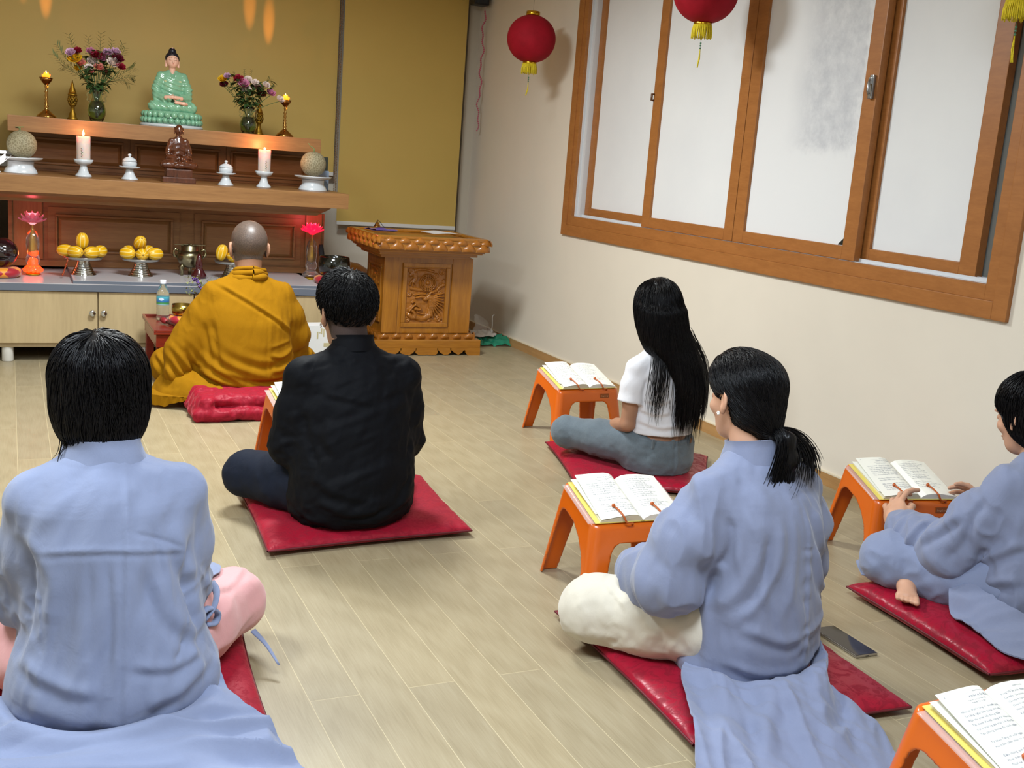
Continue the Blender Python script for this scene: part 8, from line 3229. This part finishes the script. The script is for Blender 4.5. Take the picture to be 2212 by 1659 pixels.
    o = cloth('hair', full, lo, hi, 0.0042, M_hair, t, lambda v, g: 0.0022 * vnoise(np.stack([v[:, 0] * 85, v[:, 1] * 40, v[:, 2] * 5], -1)))
    sd = surf_seeds(full, 3600, (-0.16, -0.12, 0.54), (0.10, 0.18, 0.82), 12, lambda p: hd.loc(p)[:, 1] < 0.05)
    strands('hair_strands', full, sd, 0.40, M_hair, o, flow, 30, 0.0010, 0.004, lambda p: 0.9 * (p[:, 2] > 0.42), seed=5)
    # wisps spread over the shoulders and the tee
    g_ = np.random.default_rng(8)
    n = 420
    tgt = np.stack([hx + g_.choice([-0.055, 0.045, 0.10, 0.185], n, p=[0.18, 0.22, 0.35, 0.25]) + g_.normal(0, 0.018, n), -0.108 - g_.uniform(0, 0.02, n), g_.uniform(0.25, 0.36, n)], -1)
    top = np.stack([hx + (tgt[:, 0] - hx) * 0.45 + g_.normal(0, 0.008, n), -0.03 + g_.uniform(-0.03, 0.0, n), 0.60 + g_.uniform(-0.02, 0.03, n)], -1)
    steps = 22
    path = np.zeros((n, steps, 3))
    bend = g_.normal(0, 0.012, n)
    for k in range(steps):
        u = k / (steps - 1)
        mid = u ** 0.75
        path[:, k, 0] = top[:, 0] + (tgt[:, 0] - top[:, 0]) * np.sin(u * PI / 2) ** 0.8 + bend * np.sin(u * PI)
        path[:, k, 2] = top[:, 2] + (tgt[:, 2] - top[:, 2]) * u
        xx = path[:, k, 0]; z_ = path[:, k, 2]
        yb_ = np.interp(z_, [0.25, 0.38, 0.44, 0.485, 0.53, 0.6], [-0.102, -0.100, -0.092, -0.080, -0.06, -0.045])
        yb_ = yb_ * np.sqrt(np.clip(1 - (xx / 0.20) ** 2, 0.15, 1))
        path[:, k, 1] = np.minimum(yb_ - 0.006 - 0.006 * ((bend * 100) % 1), tgt[:, 1] * 0 + yb_ - 0.004)
    tube_strands('loose_hair_wisps', path, 0.0011, M_hair, t)
    return t


# ------------------------------------------------------------------ robed person at the right edge
def right_edge():
    yaw = -8
    t = thing('person', 'robed person at the right edge with both hands on the open book', 'person', (2.600, 1.965, 0.0), math.radians(yaw))
    hd = Head((-0.028, 0.090, 0.618), (-16, 0, 8), 0.95, True)
    J = std_joints(sw=0.122, shz=0.438, shy=0.015, elx=0.215, ely=0.12, elz=0.215, wrx=0.15, wry=0.345, wrz=0.215, knx=0.275, kny=0.27, knz=0.130)
    J['elL'] = (-0.205, 0.120, 0.205); J['wrL'] = (-0.205, 0.372, 0.208)
    J['elR'] = (0.225, 0.150, 0.22); J['wrR'] = (0.190, 0.400, 0.225)
    J['anL'] = (-0.02, 0.33, 0.09); J['toL'] = (0.07, 0.30, 0.075)
    J['anR'] = (-0.255, 0.215, 0.088); J['toR'] = (-0.325, 0.115, 0.080)
    tors = [(0.06, 0, 0.0, 0.14, 0.12), (0.18, 0, 0.01, 0.13, 0.10), (0.32, 0, 0.02, 0.13, 0.09), (0.43, 0, 0.025, 0.13, 0.08), (0.49, 0, 0.03, 0.10, 0.06), (0.525, 0, 0.04, 0.045, 0.042)]
    J['neck'] = (0, 0.045, 0.48)
    hands = {'L': {'R': frame((0.42, 0.70, 0.42), (-0.80, 0.15, 0.55)), 'side': 1, 'curl': (0.50, 0.55, 0.50, 0.35), 'spread': 0.45, 'thumb': 0.9, 'k': 1.0},
             'R': {'R': frame((-0.42, 0.70, 0.42), (0.80, 0.15, 0.55)), 'side': -1, 'curl': (0.50, 0.55, 0.50, 0.4), 'spread': 0.4, 'thumb': 0.9, 'k': 0.93}}
    fn = body_fn(hd, J, tors, 0.86, hands, 0.045)
    v, f = sdf_mesh(fn, (-0.42, -0.14, 0.04), (0.42, 0.56, 0.79), 0.0042)
    npobj('body', v, f, M_skin, t)
    # finger nails on the near hand
    def robe(p):
        d = loft(p, [(0.062, 0.0, 0.01, 0.170, 0.14), (0.09, 0.0, 0.0, 0.185, 0.155), (0.15, 0.0, -0.005, 0.175, 0.148), (0.25, 0.0, 0.0, 0.158, 0.132), (0.36, 0.0, 0.008, 0.160, 0.122), (0.42, 0.0, 0.015, 0.150, 0.110), (0.465, 0.0, 0.025, 0.118, 0.092), (0.500, 0.0, 0.036, 0.075, 0.070), (0.515, 0, 0.04, 0.056, 0.058)])
        for s in ('L', 'R'):
            d = smin(d, trap(p, J, s, 0.038), 0.04)
        d = smin(d, sleeve(p, J, 'L', [0.050, 0.066, 0.070, 0.060, 0.048], end=0.86), 0.035)
        d = smin(d, sleeve(p, J, 'R', [0.050, 0.064, 0.070, 0.060, 0.048], end=0.86), 0.035)
        for s in ('L', 'R'):
            wr, el = np.array(J['wr' + s]), np.array(J['el' + s])
            a = el + (wr - el) * 0.84
            b = el + (wr - el) * 1.05
            d = smax(d, -capsule(p, a, b, 0.034, 0.040), 0.004)
        # front panels over the lap
        d = smin(d, capsule(p, (-0.05, 0.10, 0.13), (0.05, 0.10, 0.13), 0.085, 0.085), 0.04)
        return smax(d, -capsule(p, (0, 0.048, 0.495), (0, 0.062, 0.60), 0.044, 0.048), 0.008)

    def folds(v, g):
        x, z = v[:, 0], v[:, 2]
        w = 0.011 * ridged(aniso(v, (0.2, 0.6, 0.7), 0.32, 0.055, 3)) * np.clip((-x - 0.10) / 0.04, 0, 1)
        w += 0.005 * aniso(v, (0.2, 0, 1), 0.3, 0.045, 6)
        P = v[:, [1, 2]]
        w += creases(v, g, [([(0.02, 0.40), (0.03, 0.30), (0.06, 0.20)], 0.012, 0.012, 'v'), ([(0.05, 0.34), (0.10, 0.27), (0.14, 0.22)], 0.010, 0.010, 's'), ([(-0.08, 0.30), (-0.02, 0.24), (0.03, 0.20)], 0.012, 0.010, 's'),
                            ([(0.20, 0.29), (0.19, 0.22), (0.22, 0.16)], 0.009, 0.010, 's'), ([(0.27, 0.27), (0.26, 0.22), (0.28, 0.17)], 0.008, 0.008, 's'), ([(-0.10, 0.20), (0.0, 0.15), (0.08, 0.13)], 0.012, 0.009, 's')], (1, 2), mask=np.clip(-g[:, 0] * 1.5 + 0.2, 0, 1))
        return w
    cloth('robe', robe, (-0.34, -0.20, 0.045), (0.34, 0.44, 0.56), 0.0050, M_robe2, t, folds, floor=0.060)
    collar('collar', (0.0, 0.046, 0.498), 0.058, 0.058, 0.028, 0.038, M_robe2, t, 0.012, seed=7)
    tr = trousers_fn(J, [0.100, 0.094, 0.080, 0.070, 0.060], ((0, 0.02, 0.13), (0.16, 0.13, 0.07)), 0.82)
    cloth('trousers', tr, (-0.44, -0.13, 0.04), (0.44, 0.46, 0.26), 0.0062, M_robe, t,
          lambda v, g: 0.006 * ridged(aniso(v, (0.6, 0.8, 0.1), 0.3, 0.06, 4), 0.9), floor=0.062)
    def nz(P):
        q = P.reshape(-1, 3)
        P = P.copy()
        P[..., 2] += (0.012 * ridged(aniso(q, (0.9, -0.3, 0.2), 0.3, 0.06, 17))).reshape(P.shape[:2])
        return P
    drape('robe_skirt', [[(-0.19, 0.10, 0.17), (-0.19, 0.0, 0.15), (-0.15, -0.12, 0.12), (0.0, -0.17, 0.10)],
                         [(-0.235, 0.06, 0.13), (-0.225, -0.03, 0.12), (-0.18, -0.15, 0.10), (0.0, -0.21, 0.085)],
                         [(-0.26, 0.02, 0.085), (-0.25, -0.06, 0.08), (-0.22, -0.17, 0.078), (0.0, -0.27, 0.075)],
                         [(-0.275, -0.03, 0.07), (-0.27, -0.10, 0.07), (-0.25, -0.25, 0.05), (0.02, -0.40, 0.03)]], 44, 36, M_robe2, t, 0.004, nz, floor=0.066)
    # loose trouser hem at the far knee
    drape('trouser_cuff', [[(-0.24, 0.33, 0.12), (-0.27, 0.33, 0.10), (-0.285, 0.28, 0.085)], [(-0.25, 0.36, 0.105), (-0.30, 0.355, 0.095), (-0.325, 0.285, 0.075)], [(-0.24, 0.39, 0.075), (-0.31, 0.385, 0.085), (-0.355, 0.29, 0.078)]], 14, 12, M_robe, t, 0.003)
    cap = hair_cap(hd, [((0, -0.012, 0.036), (0.088, 0.104, 0.092)), ((0.0, -0.034, -0.030), (0.082, 0.080, 0.066)), ((0, -0.055, -0.070), (0.060, 0.048, 0.042))], 0.03)

    def cut(p):
        q = hd.loc(p)
        face = (q[:, 1] - 0.030) - 1.0 * np.clip(q[:, 2] - 0.0, 0, 0.2)
        low = -0.098 + 0.009 * vnoise(np.stack([q[:, 0] * 70, q[:, 1] * 70, q[:, 2] * 0], -1)) - q[:, 2]
        return np.maximum(face, low)
    make_hair('hair', hd, cap, t, 4200, 0.13, 0.0042, head_flow(hd, (0.0, -0.03, 0.125), 0.9), cutfn=cut, lo=(-0.14, -0.08, 0.51), hi=(0.14, 0.24, 0.80), seed=16, r=0.0012, steps=16, lift=0.005, noise_amp=0.0026)
    return t


man_black()
monk()
left_front()
ponytail()
girl()
right_edge()
